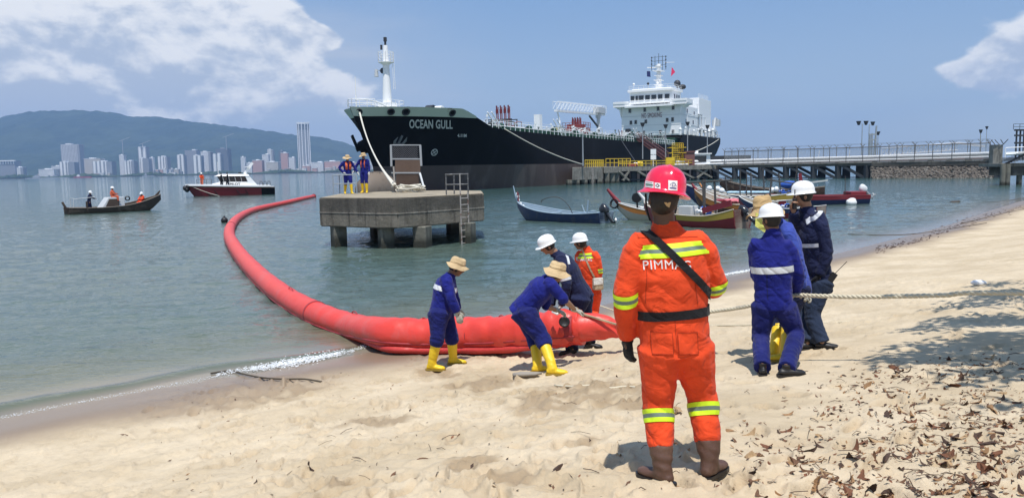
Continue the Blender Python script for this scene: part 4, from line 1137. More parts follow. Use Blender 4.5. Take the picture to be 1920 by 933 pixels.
for px in (1261, 1280):
    for dy in (2, 4): mb.beam(J(px, 2.8, dy), J(px, 6.3, dy), .13, .13)
mb.build('tower_post', 'safety_yellow', ST)
for z in (4.0, 5.2, 6.2):
    mb = MB(); a, b = J(1260, z, 2), J(1281, z, 2); mb.box((a + b) / 2 + Vector((0, 1, 0)), ((b - a).length, 2.2, .12)); rail(mb, [a + Vector((0, -.1, 0)), b + Vector((0, -.1, 0))], .8, .5, (1, .5), .05); mb.build('landing', 'safety_yellow', ST)
mb = MB(); a = J(1256, 2.8, 1.5); mb.box(a + Vector((0, 0, .8)), (1.6, 1.0, 1.5)); mb.build('locker', 'safety_yellow', ST)
BO = thing('white_booth', 'small white jetty booth with a dark window below the ship stern', 'booth', J(1312, 2.75, 1))
mb = MB(); a, b = J(1299, 2.8, 1.4), J(1325, 2.8, 1.4); w = (b - a).length; c_ = (a + b) / 2
mb.box(c_ + Vector((0, 1.6, 1.05)), (w, 3, 2.1)); mb.build('wall', 'ship_white', BO)
mb = MB(); mb.box(c_ + Vector((0, 1.5, 2.2)), (w + .4, 3.5, .2)); mb.build('roof', 'ship_white', BO)
mb = MB(); mb.box(c_ + Vector((.15, .08, 1.2)), (w * .55, .1, 1.2)); mb.build('window', 'dark_glass', BO)
mb = MB(); mb.cyl(c_ + Vector((-.3, 1.5, 2.3)), c_ + Vector((-.3, 1.5, 2.8)), .35, n=8); mb.build('roof_vent', 'ship_white', BO)
mb = MB(); a = J(1288, 2.8, 2.5); mb.box(a + Vector((0, 0, 1.25)), (2.4, 2.4, 2.5)); mb.box(a + Vector((0, -.02, 2.6)), (2.7, 2.7, .2)); o = mb.build('maroon_kiosk', 'gangway_red', None, org=a); tag(o, 'dark maroon kiosk standing just left of the white booth', 'kiosk')
mb = MB(); a = J(1225, 4.4, 1); mb.box(a + Vector((0, 0, 1.0)), (1.0, .1, .95)); mb.box(a, (1.0, .1, .85)); mb.cyl(a + Vector((0, 0.1, -1.6)), a + Vector((0, .1, 1.3)), .08, n=5); o = mb.build('notice_board', 'ship_white', None, org=a); tag(o, 'pair of white notice boards on a post below the ship gangway', 'sign')
# red and orange clutter on the head
for px, m, nm, cat, lb, sz in ((1186, 'pipe_red', 'hose_reel', 'hose reel', 'red hose reel lying on the jetty at the foot of the yellow rail', (1.6, 1.0, .6)), (1200, 'safety_yellow', 'yellow_bin', 'bin', 'short yellow bin on the jetty right of the red hose reel', (.9, .8, .9)), (1192, 'ship_white', 'white_drum', 'drum', 'small white drum on the jetty between red reel and yellow bin', (.7, .7, .7))):
    a = J(px, 2.8, .9 + (px % 3)); mb = MB(); mb.cyl(a + Vector((-sz[0] / 2, 0, sz[2] / 2)), a + Vector((sz[0] / 2, 0, sz[2] / 2)), sz[2] / 2, n=10); mb.box(a + Vector((0, 0, sz[2] * .2)), (sz[0] * 1.1, sz[1], sz[2] * .3)); o = mb.build(nm, m, None, org=a); tag(o, lb, cat)
# rubble sea wall (stones too small to pick apart)
mat('rubble', (.135, .115, .095), .95, .35, 2.5, col2=(.26, .24, .21), c2s=2.2, c2lo=.56, c2hi=.66, bump=.05, bs=4, world_co=True)
mb = MB(); r = random.Random(8)
for k in range(1500):
    px = r.uniform(1634, 1862); t = r.random(); a = J(px, 0, -1.6 + t * 1.8); s_ = r.uniform(.15, .42)
    A = [Vector((r.gauss(0, 1), r.gauss(0, 1), r.gauss(0, 1))).normalized()]; A.append(A[0].orthogonal().normalized()); A.append(A[0].cross(A[1]))
    mb.ball((a.x, a.y, -.3 + t * 2.2 + r.uniform(-.1, .1)), (s_, s_ * r.uniform(.5, .9), s_ * r.uniform(.5, .9)), 5, A)
o = mb.build('rubble_stones', 'rubble', None, org=J(1750, 0)); tag(o, kind='stuff')
jslab('rubble_core', [1634, 1700, 1780, 1862], -1, 2.0, 6, 'rubble', dy=.2); jslab('wall_cap', [1634, 1700, 1780, 1858], 2.0, 2.6, 6, 'concrete_dark', dy=-.1)
# concrete wing post with spikes
WP = thing('concrete_gate_post', 'tall grey concrete end post with splayed spikes at the right end of the jetty', 'post', J(1869, 0, -.5))
mb = MB(); a, b = J(1861, 0, -1), J(1879, 0, -1); mb.prism([(a.x, a.y), (b.x, b.y), (b.x + .2, b.y + 1), (a.x, a.y + 1)], .9, 5.0); mb.build('slab', 'concrete_light', WP)
mb = MB(); mb.prism([(a.x - .3, a.y + .2), (b.x + .2, b.y + .2), (b.x + .4, b.y + 2), (a.x, a.y + 2)], -1, .9); mb.build('footing', 'trestle_dark', WP)
for i, (px, q) in enumerate(((1856, -8), (1864, -8), (1872, -9), (1880, -6), (1882, 6))):
    mb = MB(); c_ = J(px if px < 1882 else 1879, 5.0, -1); mb.cyl(c_, J(px + q, 5.75, -1.3), .06, n=5); mb.build('spike', 'fence_steel', WP)
# pier at the far right
PR = thing('side_pier', 'short concrete pier with stepped ramp at the right edge behind the beach', 'pier', (58, 84, 0))
def Q(px, z, Y): r_ = P(px, 310, Y); return Vector((r_.x, Y, z))
for px in (1881, 1890, 1912, 1935, 1960): mb = MB(); a = Q(px, 0, 83 + (px % 3)); mb.cyl(a + Vector((0, 0, -1.5)), a + Vector((0, 0, 2.3)), .27, n=12); mb.build('pile', 'concrete_pile', PR, smooth=True, angle=50)
mb = MB(); a, b = Q(1877, 0, 83.5), Q(1990, 0, 83.5); mb.prism([(a.x, a.y), (b.x, b.y), (b.x, b.y + 4), (a.x, a.y + 4)], 2.0, 2.35); mb.build('deck', 'concrete_light', PR)
mb = MB(); mb.prism([(a.x + 1.2, a.y + .1), (b.x, b.y + .1), (b.x, b.y + 4), (a.x + 1.2, a.y + 4)], 1.0, 2.0); mb.build('beam', 'concrete_dark', PR)
for i in range(9):
    mb = MB(); p = Q(1888 + i * 4.5, 2.45 + i * .13, 83.6); mb.box(p, (.8, 1.6, .06)); mb.build('tread', 'trestle_dark', PR)
mb = MB(); mb.beam(Q(1886, 2.3, 83.4), Q(1930, 3.55, 83.4), .12, .2); mb.build('stringer', 'trestle_dark', PR)
mb = MB(); rail(mb, [Q(1884, 3.0, 96), Q(1990, 3.2, 96)], 1.2, 2, (1, .5), .06); mb.cyl(Q(1884, 3.4, 97), Q(1990, 3.7, 97), .16); mb.build('railing', 'ship_white', PR)
# light poles, masts
def light_pole(px, y0, y1, Y, heads, label, w=.09, head=.5):
    b = P(px, y1, Y); t = P(px, y0, Y); t.x = b.x; o = thing('light_pole', label, 'light pole', b)
    mb = MB(); mb.cyl(b, t, w * 1.2, w * .8, 6); mb.build('pole', 'metal_galv', o)
    for q in heads:
        c_ = t + Vector((q, 0, 0))
        mb = MB(); mb.loft([c_ + Vector((0, 0, -.25)) * head, c_ + Vector((0, 0, .9)) * head], [(.3 * head, .3 * head), (.75 * head, .5 * head)], Vector((1, 0, 0)), 8); mb.build('lamp_head', 'dark_steel', o)
        if q: mb = MB(); mb.beam(t, c_, .08, .08); mb.build('arm', 'metal_galv', o)
light_pole(1093, 254, 311, 126, (), 'plain white pole standing on the concrete block in front of the hull', .12)
for px, y0, y1, Y, l in ((1205, 236, 298, 140, 'light pole nearest the red ship gangway'), (1248, 239, 300, 146, 'light pole just left of the yellow stair tower'), (1289, 234, 297, 150, 'light pole rising behind the maroon kiosk'), (1326, 240, 300, 150, 'light pole right of the white booth')):
    light_pole(px, y0, y1, Y, (0,), l, .09, .62)
light_pole(1615, 233, 300, 190, (-.9, .9), 'tall twin-headed light pole beyond the jetty fence', .12, .85)
light_pole(1628, 234, 300, 200, (.9,), 'tall light pole with one arm right of the twin-headed pole', .12, .85)
light_pole(1645, 252, 300, 200, (0,), 'short light pole at the right of the pole cluster', .10, .8)
light_pole(1837, 248, 292, 190, (0,), 'light pole behind the jetty left of the spiked post', .14, .7)
light_pole(1848, 241, 292, 230, (0,), 'farther thin light pole beside the one near the spiked post', .10, .7)
mb = MB()
for px, y0 in ((1630, 251), (1634, 250), (1638, 236), (1641, 244)): a = P(px, 302, 195); t = P(px, y0, 195); t.x = a.x; mb.cyl(a, t + (Vector((.5, 0, 0)) if px == 1638 else Vector()), .22, n=5)
for y_ in (252, 262, 275): mb.beam(P(1629, y_, 195), P(1643, y_, 195), .3, .3)
o = mb.build('loading_mast', 'metal_galv', None, org=P(1636, 300, 195)); tag(o, 'grey loading arm mast among the light poles beyond the fence', 'mast')
mb = MB()
for px in (1904, 1911, 1918, 1926, 1934):
    for dy in (0, 3): a = P(px, 300, 140 + dy); t = P(px, 243, 140 + dy); mb.cyl(a, (a.x, a.y, t.z), .16, n=5)
for y_ in (244, 254, 268): mb.beam(P(1902, y_, 139.8), P(1936, y_, 139.8), .2, .3)
rail(mb, [P(1900, 243, 139.5), P(1936, 243, 139.5)], 1.0, 1, (1, .5), .05)
o = mb.build('steel_tower_frame', 'dark_steel', None, org=P(1918, 300, 140)); tag(o, 'dark steel process frame at the far right edge above the pier', 'frame')
# ------------------------------------------------------------------ people
cloth('orange_cloth', (.72, .066, .016)); cloth('blue_cloth', (.009, .014, .165)); cloth('blue_trouser_shaded', (.008, .012, .105)); cloth('blue_faded', (.045, .075, .34)); cloth('navy_cloth', (.012, .017, .055))  # the blue trouser cloth is darker: shading of downward faces put into its colour
cloth('jeans_cloth', (.020, .032, .065)); cloth('straw_cloth', (.52, .38, .21), .1); cloth('khaki_cloth', (.48, .33, .16), .12); cloth('white_cloth', (.70, .68, .62)); cloth('vest_orange', (.62, .13, .06)); cloth('brown_bag', (.40, .31, .20)); cloth('grey_glove', (.42, .40, .33)); cloth('black_glove', (.012, .012, .014)); cloth('black_web', (.010, .010, .012))
cloth('yellow_cloth', (.8, .8, .2))
mat('skin_brown', (.20, .095, .052), .55, .12, 14, bump=.002, bs=80); mat('skin_shaded', (.085, .040, .024), .5, .12, 14, bump=.002, bs=80); mat('skin_tan', (.32, .17, .10), .55, .12, 14, bump=.002, bs=80); mat('hair_black', (.008, .007, .007), .6, .3, 40, bump=.004, bs=120)  # the darkest skin has the shade under the helmet put into its colour
mat('boot_yellow', (.80, .53, .015), .5, .08, 5, col2=(.62, .44, .10), c2s=5, c2lo=.6, c2hi=.75, bump=.003, bs=25, spec=.5); mat('boot_sole', (.30, .20, .03), .8, .2, 9)
mat('boot_brown', (.098, .048, .030), .5, .25, 10, col2=(.15, .085, .055), c2s=7, c2lo=.52, c2hi=.72, bump=.006, bs=22); mat('black_leather', (.012, .011, .011), .5, .3, 10, bump=.003, bs=40)
mat('helmet_white', (.82, .82, .80), .25, .03, 5, coat=.3); mat('helmet_red', (.80, .018, .062), .22, .05, 5, coat=.5); mat('hi_vis_yellow', (.62, .86, .015), .6, .08, 15); mat('reflect_grey', (.14, .19, .15), .45, .1, 20); mat('reflect_white', (.66, .68, .70), .4, .06, 20)
mat('print_white', (.75, .75, .74), .7, .1, 40); mat('sticker_white', (.85, .84, .82), .4, .03, 9); mat('print_green', (.02, .18, .08), .5); mat('print_blue', (.03, .05, .22), .5); mat('print_black', (.015, .015, .02), .5)
mat('eye_white', (.7, .68, .64), .3); mat('eye_dark', (.02, .015, .012), .2)
UP = Vector((0, 0, 1))
RW = np.array(Matrix.Rotation(.7, 3, 'Y') @ Matrix.Rotation(.4, 3, 'X'))
def remesh(mb, voxel, it=3, fac=.5):
    me = mb.mesh(); o = bpy.data.objects.new('tmp', me); C.objects.link(o)
    m = o.modifiers.new('r', 'REMESH'); m.mode = 'VOXEL'; m.voxel_size = voxel
    if it: s = o.modifiers.new('s', 'SMOOTH'); s.factor = fac; s.iterations = it
    dg = bpy.context.evaluated_depsgraph_get(); dg.update()
    r = bpy.data.meshes.new_from_object(o.evaluated_get(dg))
    bpy.data.objects.remove(o); bpy.data.meshes.remove(me); return r
def vcos(me):
    a = np.empty(len(me.vertices) * 3, dtype=np.float32); me.vertices.foreach_get('co', a); return a.reshape(-1, 3)
def vnor(me):
    a = np.empty(len(me.vertices) * 3, dtype=np.float32); me.vertices.foreach_get('normal', a); return a.reshape(-1, 3)
def wrinkle(me, joints, amp=.006, k=1.0):
    co = vcos(me); n = vnor(me); p = co * k
    q_ = p + .05 * vn3(p * 5 + 77)[:, None]
    f = np.abs(vn3(q_ * np.array([6, 6, 9.]) + 11 + 1.5 * vn3(p * 3 + 5)[:, None]) - .5) * 2
    f2 = np.abs(vn3(p * np.array([15, 15, 9.]) + 31 + 2.2 * vn3(p * 4)[:, None]) - .5) * 2
    f3 = np.abs(vn3((q_ @ RW) * np.array([4.5, 4.5, 13.]) + 61) - .5) * 2
    d_ = -amp * .8 * (1 - f) ** 2.5 - amp * 1.5 * (1 - f3) ** 4 + amp * .3 - amp * .12 * (1 - f2) ** 3
    wob = vn3(p * 6 + 50) * 3.2; wob2 = vn3(p * 9 + 90)
    for c_, ax, w, a in joints:
        r = co - np.array(c_); t = r @ np.array(ax); q = (r * r).sum(1) / (w * w)
        side = r @ np.array(Vector(ax).orthogonal().normalized())
        d_ += a * np.exp(-q * 1.3) * np.sin((t + side * .5) * 2 * PI / .082 + wob * 3.4) * (.1 + 1.3 * wob2)
    co = co + n * d_[:, None]
    me.vertices.foreach_set('co', co.astype(np.float32).ravel()); me.update()
def seg_dist(co, a, b):
    a = np.array(a); b = np.array(b); ab = b - a; t = np.clip(((co - a) @ ab) / max(1e-9, ab @ ab), 0, 1)
    return np.linalg.norm(co - a - t[:, None] * ab, axis=1)
class Cov:
    """clothing mesh in world space with the limb each vertex belongs to"""
    def __init__(s, me, bones):
        s.me = me; s.co = vcos(me); s.n = vnor(me)
        D_ = np.stack([seg_dist(s.co, a, b) / r for _, a, b, r in bones]); s.lab = D_.argmin(0); s.names = [b[0] for b in bones]
        s.poly = np.array([tuple(p.vertices) for p in me.polygons if len(p.vertices) == 4])
    def band(s, name, segs, pt, axis, stripes, off, parent, clip=None):
        """stripes [(from, to, material)] measured along axis from pt"""
        pt = Vector(pt); axis = Vector(axis).normalized(); ids = [i for i, q in enumerate(s.names) if q in segs]
        t = (s.co - np.array(pt)) @ np.array(axis); lo, hi = min(a for a, b, m in stripes) - .03, max(b for a, b, m in stripes) + .03
        ok = np.isin(s.lab, ids) & (t > lo) & (t < hi)
        if clip: ok &= np.linalg.norm(s.co - np.array(clip[0]), axis=1) < clip[1]
        fk = s.poly[ok[s.poly].all(1)]
        out = MB(); mats = []
        for a, b, m in stripes:
            bm = bmesh.new(); u = np.unique(fk); mp = {int(v): bm.verts.new(s.co[v] + s.n[v] * off) for v in u}
            for f in fk: bm.faces.new([mp[int(v)] for v in f])
            bmesh.ops.bisect_plane(bm, geom=bm.verts[:] + bm.edges[:] + bm.faces[:], plane_co=pt + axis * a, plane_no=-axis, clear_outer=True)
            bmesh.ops.bisect_plane(bm, geom=bm.verts[:] + bm.edges[:] + bm.faces[:], plane_co=pt + axis * b, plane_no=axis, clear_outer=True)
            bm.verts.index_update()
            if m not in mats: mats.append(m)
            out.m = mats.index(m); out.add([v.co.copy() for v in bm.verts], [[v.index for v in f.verts] for f in bm.faces]); bm.free()
        if not out.f: print('EMPTY BAND', name); return None
        return out.build(name, mats, parent, smooth=True)
def lerp(a, b, t): return Vector(a).lerp(Vector(b), t)
def hand(mb, w, d, n, curl=.5, r=.0105, sc=1.0, thumb=1, spread=1.0):
    """palm, four fingers of different length and a thumb; n = direction the palm faces"""
    d = Vector(d).normalized(); n = Vector(n); n = (n - d * n.dot(d)).normalized(); a = d.cross(n) * thumb    # a points to the thumb side
    S = sc
    mb.loft([w - d * .02, w + d * .02 * S, w + d * .055 * S, w + d * .092 * S], [(.028 * S, .022 * S), (.034 * S, .020 * S), (.042 * S, .019 * S), (.040 * S, .015 * S)], a, 10)
    for off, L, cm in ((.030, .070, .9), (.010, .079, 1.0), (-.011, .074, 1.05), (-.030, .058, 1.15)):
        p = w + d * (.088 - abs(off) * .15) * S + a * off * S; ang = curl * .5 * cm; pts = [p]
        dd = d
        for q in (.42, .33, .25):
            dd = (d * math.cos(ang) + n * math.sin(ang)) + a * off * 1.2 * spread; dd.normalize(); p = p + dd * (L * q * S); pts.append(p.copy()); ang += curl * cm
        mb.loft([pts[0] - d * .015] + pts, [r * 1.05, r * 1.05, r, r * .92, r * .72], a, 7)
    p = w + d * .022 * S + a * .026 * S; t1 = (d * .62 + a * .68 + n * .30).normalized(); t2 = (d * .85 + a * .25 + n * .45).normalized()
    mb.loft([p - t1 * .01, p + t1 * .035 * S, p + (t1 * .035 + t2 * .03) * S, p + (t1 * .035 + t2 * .055) * S], [r * 1.5, r * 1.25, r * 1.1, r * .75], n, 7)
def head_prims(mb, hd, f, u, sc=1.0):
    f = (f - u * f.dot(u)).normalized(); s_ = f.cross(u).normalized(); A = (f, s_, u)
    mb.ball(hd + u * .02, (.096 * sc, .076 * sc, .100 * sc), 18, A)
    mb.ball(hd + f * .022 - u * .045, (.066 * sc, .058 * sc, .068 * sc), 14, A)
    mb.ball(hd + f * .055 - u * .088, (.026, .026, .022), 10, A)      # chin
    mb.loft([hd + f * .088 + u * .022, hd + f * .102 - u * .004, hd + f * .112 - u * .024, hd + f * .092 - u * .034], [.007, .010, .015, .012], s_, 8)   # nose
    mb.ball(hd + f * .082 - u * .056, (.014, .026, .012), 10, A)      # lips
    mb.ball(hd + f * .082 + u * .032, (.014, .048, .010), 10, A)      # brow
    for q in (-1, 1):
        mb.ball(hd + s_ * q * .078 - f * .008 - u * .012, (.018, .010, .032), 8, A)
        mb.ball(hd + f * .066 + s_ * q * .038 - u * .026, (.018, .020, .022), 8, A)
    return f, s_, u
def rubber_boot(top, ank, toe, m, sole, parent, r=.064, h_off=0, voxel=.010, name='boot'):
    """top of the shaft, ankle joint (9 cm above the sole), toe direction"""
    T = Vector((toe[0], toe[1], toe[2] if len(toe) > 2 else 0)).normalized(); s_ = T.cross(UP).normalized(); U2 = s_.cross(T)
    mb = MB()
    mb.loft([top, lerp(top, ank, .12), lerp(top, ank, .5), lerp(top, ank, .85), ank - U2 * .03, ank - U2 * .07 - T * .01], [(r, r), (r * 1.0, r * 1.0), (r * .92, r * .95), (r * .74, r * .85), (r * .72, r * .88), (r * .62, r * .9)], s_, 14)
    b = ank - U2 * .055
    mb.loft([b - T * .075, b - T * .055, b + T * .02 - U2 * .0, b + T * .10 - U2 * .008, b + T * .155 - U2 * .012, b + T * .185 - U2 * .016], [(.022, .022), (.038, .034), (.042, .040), (.052, .034), (.045, .026), (.020, .014)], s_, 12)
    if m == 'boot_yellow': mb.loft([top - U2 * .004, lerp(top, ank, .03), lerp(top, ank, .10)], [(r * 1.06, r * 1.06)] * 3, s_, 14)
    me = remesh(mb, voxel, 2); wrinkle(me, [(tuple(lerp(top, ank, .8)), tuple(U2), .09, .007 if m == 'boot_brown' else .003), (tuple(lerp(top, ank, .4)), tuple(U2), .09, .005 if m == 'boot_brown' else .001)], .0022); me.materials.append(MAT[m]); finish(me, True)
    bo = obj(name, me, parent)
    mb = MB(); c_ = ank - U2 * .093
    out = [(-.085, .028), (-.07, .040), (0, .040), (.05, .047), (.11, .054), (.16, .046), (.19, .022)]
    poly = [c_ + T * a + s_ * b_ for a, b_ in out] + [c_ + T * a - s_ * b_ for a, b_ in reversed(out)]
    n = len(poly); mb.add([p + U2 * .014 for p in poly] + [p - U2 * .010 for p in poly], [tuple(range(n)), tuple(range(2 * n - 1, n - 1, -1))] + [((i + 1) % n, i, n + i, n + (i + 1) % n) for i in range(n)])
    mb.build('sole', sole, bo)
    return bo
def hard_hat(hd, u, f, m, parent, sc=1.0, full=False, name='helmet', n=40):
    sc *= 1.0 if full else .93
    f = (f - u * f.dot(u)).normalized(); c_ = hd + u * .040 * sc
    def fn(r, z, t):
        el_ = 1 + .13 * math.cos(t) ** 2; ri = 0
        if z > .02 and not full: ri = .004 * math.exp(-((math.sin(t)) / .16) ** 2)
        if full and r < .125: ri = .006 * max(0, math.cos(3 * (t - PI))) ** 6 * min(1, z * 14) if math.cos(t) < .3 else .006 * math.exp(-(math.sin(t) / .2) ** 2)
        if r > .118 and z < .012:
            if full: return r * el_ + 0, z - .25 * (r - .118) + .012 * math.cos(2 * t) * (r - .118) / .05
            pk = max(0, math.cos(t)) ** 1.6
            return (r - .0) * el_ + (.045 * pk if r > .128 else 0), z - (.010 * pk if r > .128 else 0)
        return (r + ri * .6) * el_, z + ri
    if full: pr = [(.108, -.004), (.118, .0), (.148, -.003), (.151, .0), (.148, .004), (.124, .009), (.118, .018), (.117, .055), (.109, .095), (.090, .127), (.060, .149), (.024, .160), (.002, .161)]
    else: pr = [(.110, -.012), (.122, -.010), (.134, -.012), (.136, -.007), (.126, -.002), (.124, .010), (.121, .014), (.120, .045), (.110, .085), (.090, .112), (.060, .132), (.025, .142), (.002, .143)]
    mb = MB(); mb.lathe([(a * sc, b * sc) for a, b in pr], c_, n, axis=u, side=f, fn=lambda r, z, t: tuple(q * sc for q in fn(r / sc, z / sc, t)), close=False)
    mb.lathe([(.11 * sc, -.004 * sc), (.104 * sc, .05 * sc), (.07 * sc, .11 * sc), (.002, .13 * sc)], c_, 24, axis=u, side=f, close=False)
    return mb.build(name, m, parent, smooth=True, angle=60), c_
def sun_hat(hd, u, f, m, parent, sc=1.0, brim=.165, droop=.05, ph=0, n=40, name='hat', crown=.085):
    f = (f - u * f.dot(u)).normalized(); c_ = hd + u * .045
    def fn(r, z, t):
        if r > .105: w = (r - .10) / .07; return r * (1 + .05 * math.sin(3 * t + ph)), z + w * (.020 * math.sin(2 * t + ph) + .008 * math.sin(5 * t + 2 * ph))
        return r * (1 + .06 * math.cos(t) ** 2 + .02 * math.sin(4 * t + ph)), z + .006 * math.sin(3 * t)
    pr = [(brim * .98, -droop - .003), (brim, -droop), (brim * .98, -droop + .004), (.13, -droop * .35), (.108, .0), (.101, .006), (.097, .012), (.100, .015), (.100, .034), (.097, .036), (.094, crown * .8), (.080, crown), (.06, crown + .005), (.002, crown + .004)]
    mb = MB(); mb.lathe(pr, c_, n, axis=u, side=f, fn=fn, close=False); mb.lathe([(brim * .97, -droop - .004), (.100, -.004), (.088, .05), (.002, .07)], c_, n, axis=u, side=f, close=False, fn=lambda r, z, t: fn(r, z, t))
    return mb.build(name, m, parent, smooth=True, angle=70)

def person(label, J, top, low=None, skin='skin_brown', head_gear=None, boots=None, gloves=None, group=None, voxel=.011, bulk=1.0, arm=1.0, leg=1.0, face=None, fwd=None, boot_top=.42, sleeve=1.0, hands=None, hem=None, bands=(), jacket=False, hair=True, waist_w=1.0, cat='person'):
    """J: world joints. top/low: clothing materials (low None = one-piece coverall)"""
    g = {k: Vector(v) for k, v in J.items()}
    base = (g['aL'] + g['aR']) / 2; base.z = min(g['aL'].z, g['aR'].z) - .09
    R = thing('person', label, cat, base, group)
    ms = (g['sL'] + g['sR']) / 2; mh = (g['hL'] + g['hR']) / 2
    sS = (g['sR'] - g['sL']).normalized(); sH = (g['hR'] - g['hL']).normalized()
    up = (ms - mh).normalized()
    F = Vector(fwd) if fwd else sS.cross(up) * -1
    F = (F - up * F.dot(up)).normalized(); f = Vector(face).normalized() if face else F
    hu = (g['head'] - g['neck']).normalized(); hu = Vector(J['hup']).normalized() if 'hup' in J else hu
    hf = (f - hu * f.dot(hu)).normalized()
    small = voxel > .02
    # --- body: one continuous surface with head, arms, hands and legs
    mb = MB()
    T = [mh - up * .07, mh, lerp(mh, ms, .35), lerp(mh, ms, .7), lerp(mh, ms, .93), g['neck']]
    sd = [sH, sH, lerp(sH, sS, .35), sS, sS, sS]
    mb.loft(T, [(.09, .07), (.125, .085), (.115, .08), (.13, .085), (.11, .06), (.05, .05)], sd, 16)
    mb.loft([g['neck'] - hu * .03, lerp(g['neck'], g['head'], .5), g['head'] - hu * .02], [.066, .062, .062], None, 12)
    head_prims(mb, g['head'], hf, hu)
    hv = .012 if small else .0105
    for s in 'LR':
        S, e, w = g['s' + s], g['e' + s], g['w' + s]
        mb.loft([lerp(S, ms, .3), S, lerp(S, e, .5), e, lerp(e, w, .35), w], [.040, .045, .043, .038, .040, .026], None, 12)
        h_ = hands.get(s) if hands else None
        d_ = Vector(h_[0]) if h_ else (w - e).normalized(); pn = Vector(h_[1]) if h_ else -F.cross(d_) * (1 if s == 'L' else -1); cu = h_[2] if h_ else .45
        if pn.length < .1: pn = d_.orthogonal()
        th_ = (1 if (d_.cross(pn)).dot(F + UP * .3) > 0 else -1)
        g['d' + s] = d_; g['n' + s] = pn; g['c' + s] = cu; g['t' + s] = Vector((th_, 0, 0))
        if not gloves or s not in gloves: hand(mb, w, d_, pn, cu, hv, 1.0 if not small else 1.1, th_)
        else: mb.ball(w + d_ * .04, (.025, .025, .04), 8)
        H, k, a = g['h' + s], g['k' + s], g['a' + s]
        mb.loft([H + (mh - H) * .2, lerp(H, k, .15), lerp(H, k, .55), k, lerp(k, a, .35), a, a - UP * .05], [.055, .062, .060, .050, .050, .036, .034], None, 12)
    me = remesh(mb, voxel * .85, 2); me.materials.append(MAT[skin]); finish(me, True); obj('body', me, R)
    if hair and not small:
        bm_ = MB(); s_ = hf.cross(hu); bm_.ball(g['head'] + hu * .022 - hf * .010, (.100, .085, .112), 20, (hf, s_, hu)); m2 = bm_.mesh(); bm = bmesh.new(); bm.from_mesh(m2)
        bmesh.ops.bisect_plane(bm, geom=bm.verts[:] + bm.edges[:] + bm.faces[:], plane_co=g['head'] + hf * .02 - hu * .062, plane_no=(hf * .85 - hu * .5), clear_outer=True)
        bm.to_mesh(m2); bm.free(); m2.materials.append(MAT['hair_black']); finish(m2, True); obj('hair', m2, R)
        s_ = hf.cross(hu).normalized()
        for q in (-1, 1):
            mb = MB(); ec = g['head'] + hf * .080 + s_ * q * .031 + hu * .010; mb.ball(ec, .013, 10); mb.build('eye', 'eye_white', R, smooth=True)
            mb = MB(); mb.ball(ec + hf * .0085, .0062, 8); mb.build('iris', 'eye_dark', R, smooth=True)
    # --- clothing
    B = bulk
    crot = mh - up * .05
    def torso(mb, lo):
        pts = [lo, mh + up * .02, lerp(mh, ms, .35), lerp(mh, ms, .68), lerp(mh, ms, .90), lerp(ms, g['neck'], .55), g['neck'] + hu * .015]
        rad = [(.172 * B, .128 * B), (.180 * B, .130 * B), (.170 * B * waist_w, .122 * B), (.196 * B, .134 * B), (.186 * B, .112 * B), (.115, .082), (.068, .066)]
        mb.loft(pts, rad, [sH, sH, lerp(sH, sS, .35), sS, sS, sS, sS], 20)
        mb.loft([g['neck'] - hu * .04, g['neck'] + hu * .012, g['neck'] + hu * .030], [(.086, .084), (.080, .078), (.078, .076)], sS, 14)
    def arms(mb):
        for s in 'LR':
            S, e, w = g['s' + s], g['e' + s], g['w' + s]; we = lerp(e, w, sleeve); A = arm
            mb.loft([lerp(S, ms, .45), lerp(S, ms, .12) + up * .005, lerp(S, e, .18), lerp(S, e, .6), lerp(S, e, .92), lerp(e, we, .25), lerp(e, we, .7), we], [.062 * A, .074 * A, .076 * A, .068 * A, .064 * A, .063 * A, .056 * A, .048 * A * (1.15 if sleeve < 1 else 1)], None, 14)
    def legs(mb):
        for s in 'LR':
            H, k, a = g['h' + s], g['k' + s], g['a' + s]
            end = lerp(k, a, boot_top) if boots else a - UP * .03
            mb.loft([lerp(H, mh, .35) + up * .06, lerp(H, k, .08), lerp(H, k, .5), lerp(H, k, .9), lerp(k, a, .12), lerp(k, end, .6), end], [.085 * B, .108 * B * leg, .100 * leg, .084 * leg, .082 * leg, .078 * leg, .078 * leg * (.85 if boots else 1)], None, 14)
    jl = []
    for s in 'LR':
        S, e, w, H, k, a = (g[q + s] for q in 'sewhka')
        ax1 = tuple((w - S).normalized()); ax2 = tuple((a - H).normalized())
        jl += [(tuple(e), ax1, .10, .0055), (tuple(k), ax2, .12, .006), (tuple(lerp(H, k, .1)), ax2, .11, .0045), (tuple(lerp(S, e, .05)), ax1, .09, .004), (tuple(lerp(e, w, .8)), ax1, .07, .004), (tuple(lerp(k, a, .8)), ax2, .12, .006)]
    jl += [(tuple(lerp(mh, ms, .22)), tuple(up), .18, .005)]
    bones = [('torso', mh, lerp(mh, ms, .85), .165 * B), ('hips', mh - up * .06, mh + up * .05, .17 * B)]
    for s in 'LR': bones += [('arm' + s, g['s' + s], g['e' + s], .072), ('fore' + s, g['e' + s], g['w' + s], .060), ('thigh' + s, g['h' + s], g['k' + s], .10), ('shin' + s, g['k' + s], g['a' + s], .08)]
    covs = []
    if low is None:
        mb = MB(); torso(mb, crot); arms(mb); legs(mb); covs.append((mb, top, 'coverall'))
    else:
        mb = MB(); torso(mb, mh - up * (hem if hem else .10)); arms(mb); covs.append((mb, top, 'shirt'))
        mb = MB(); mb.loft([crot, mh, lerp(mh, ms, .25)], [(.150 * B, .112 * B), (.160 * B, .115 * B), (.145 * B, .105 * B)], sH, 18); legs(mb); covs.append((mb, low, 'trousers'))
    first = None
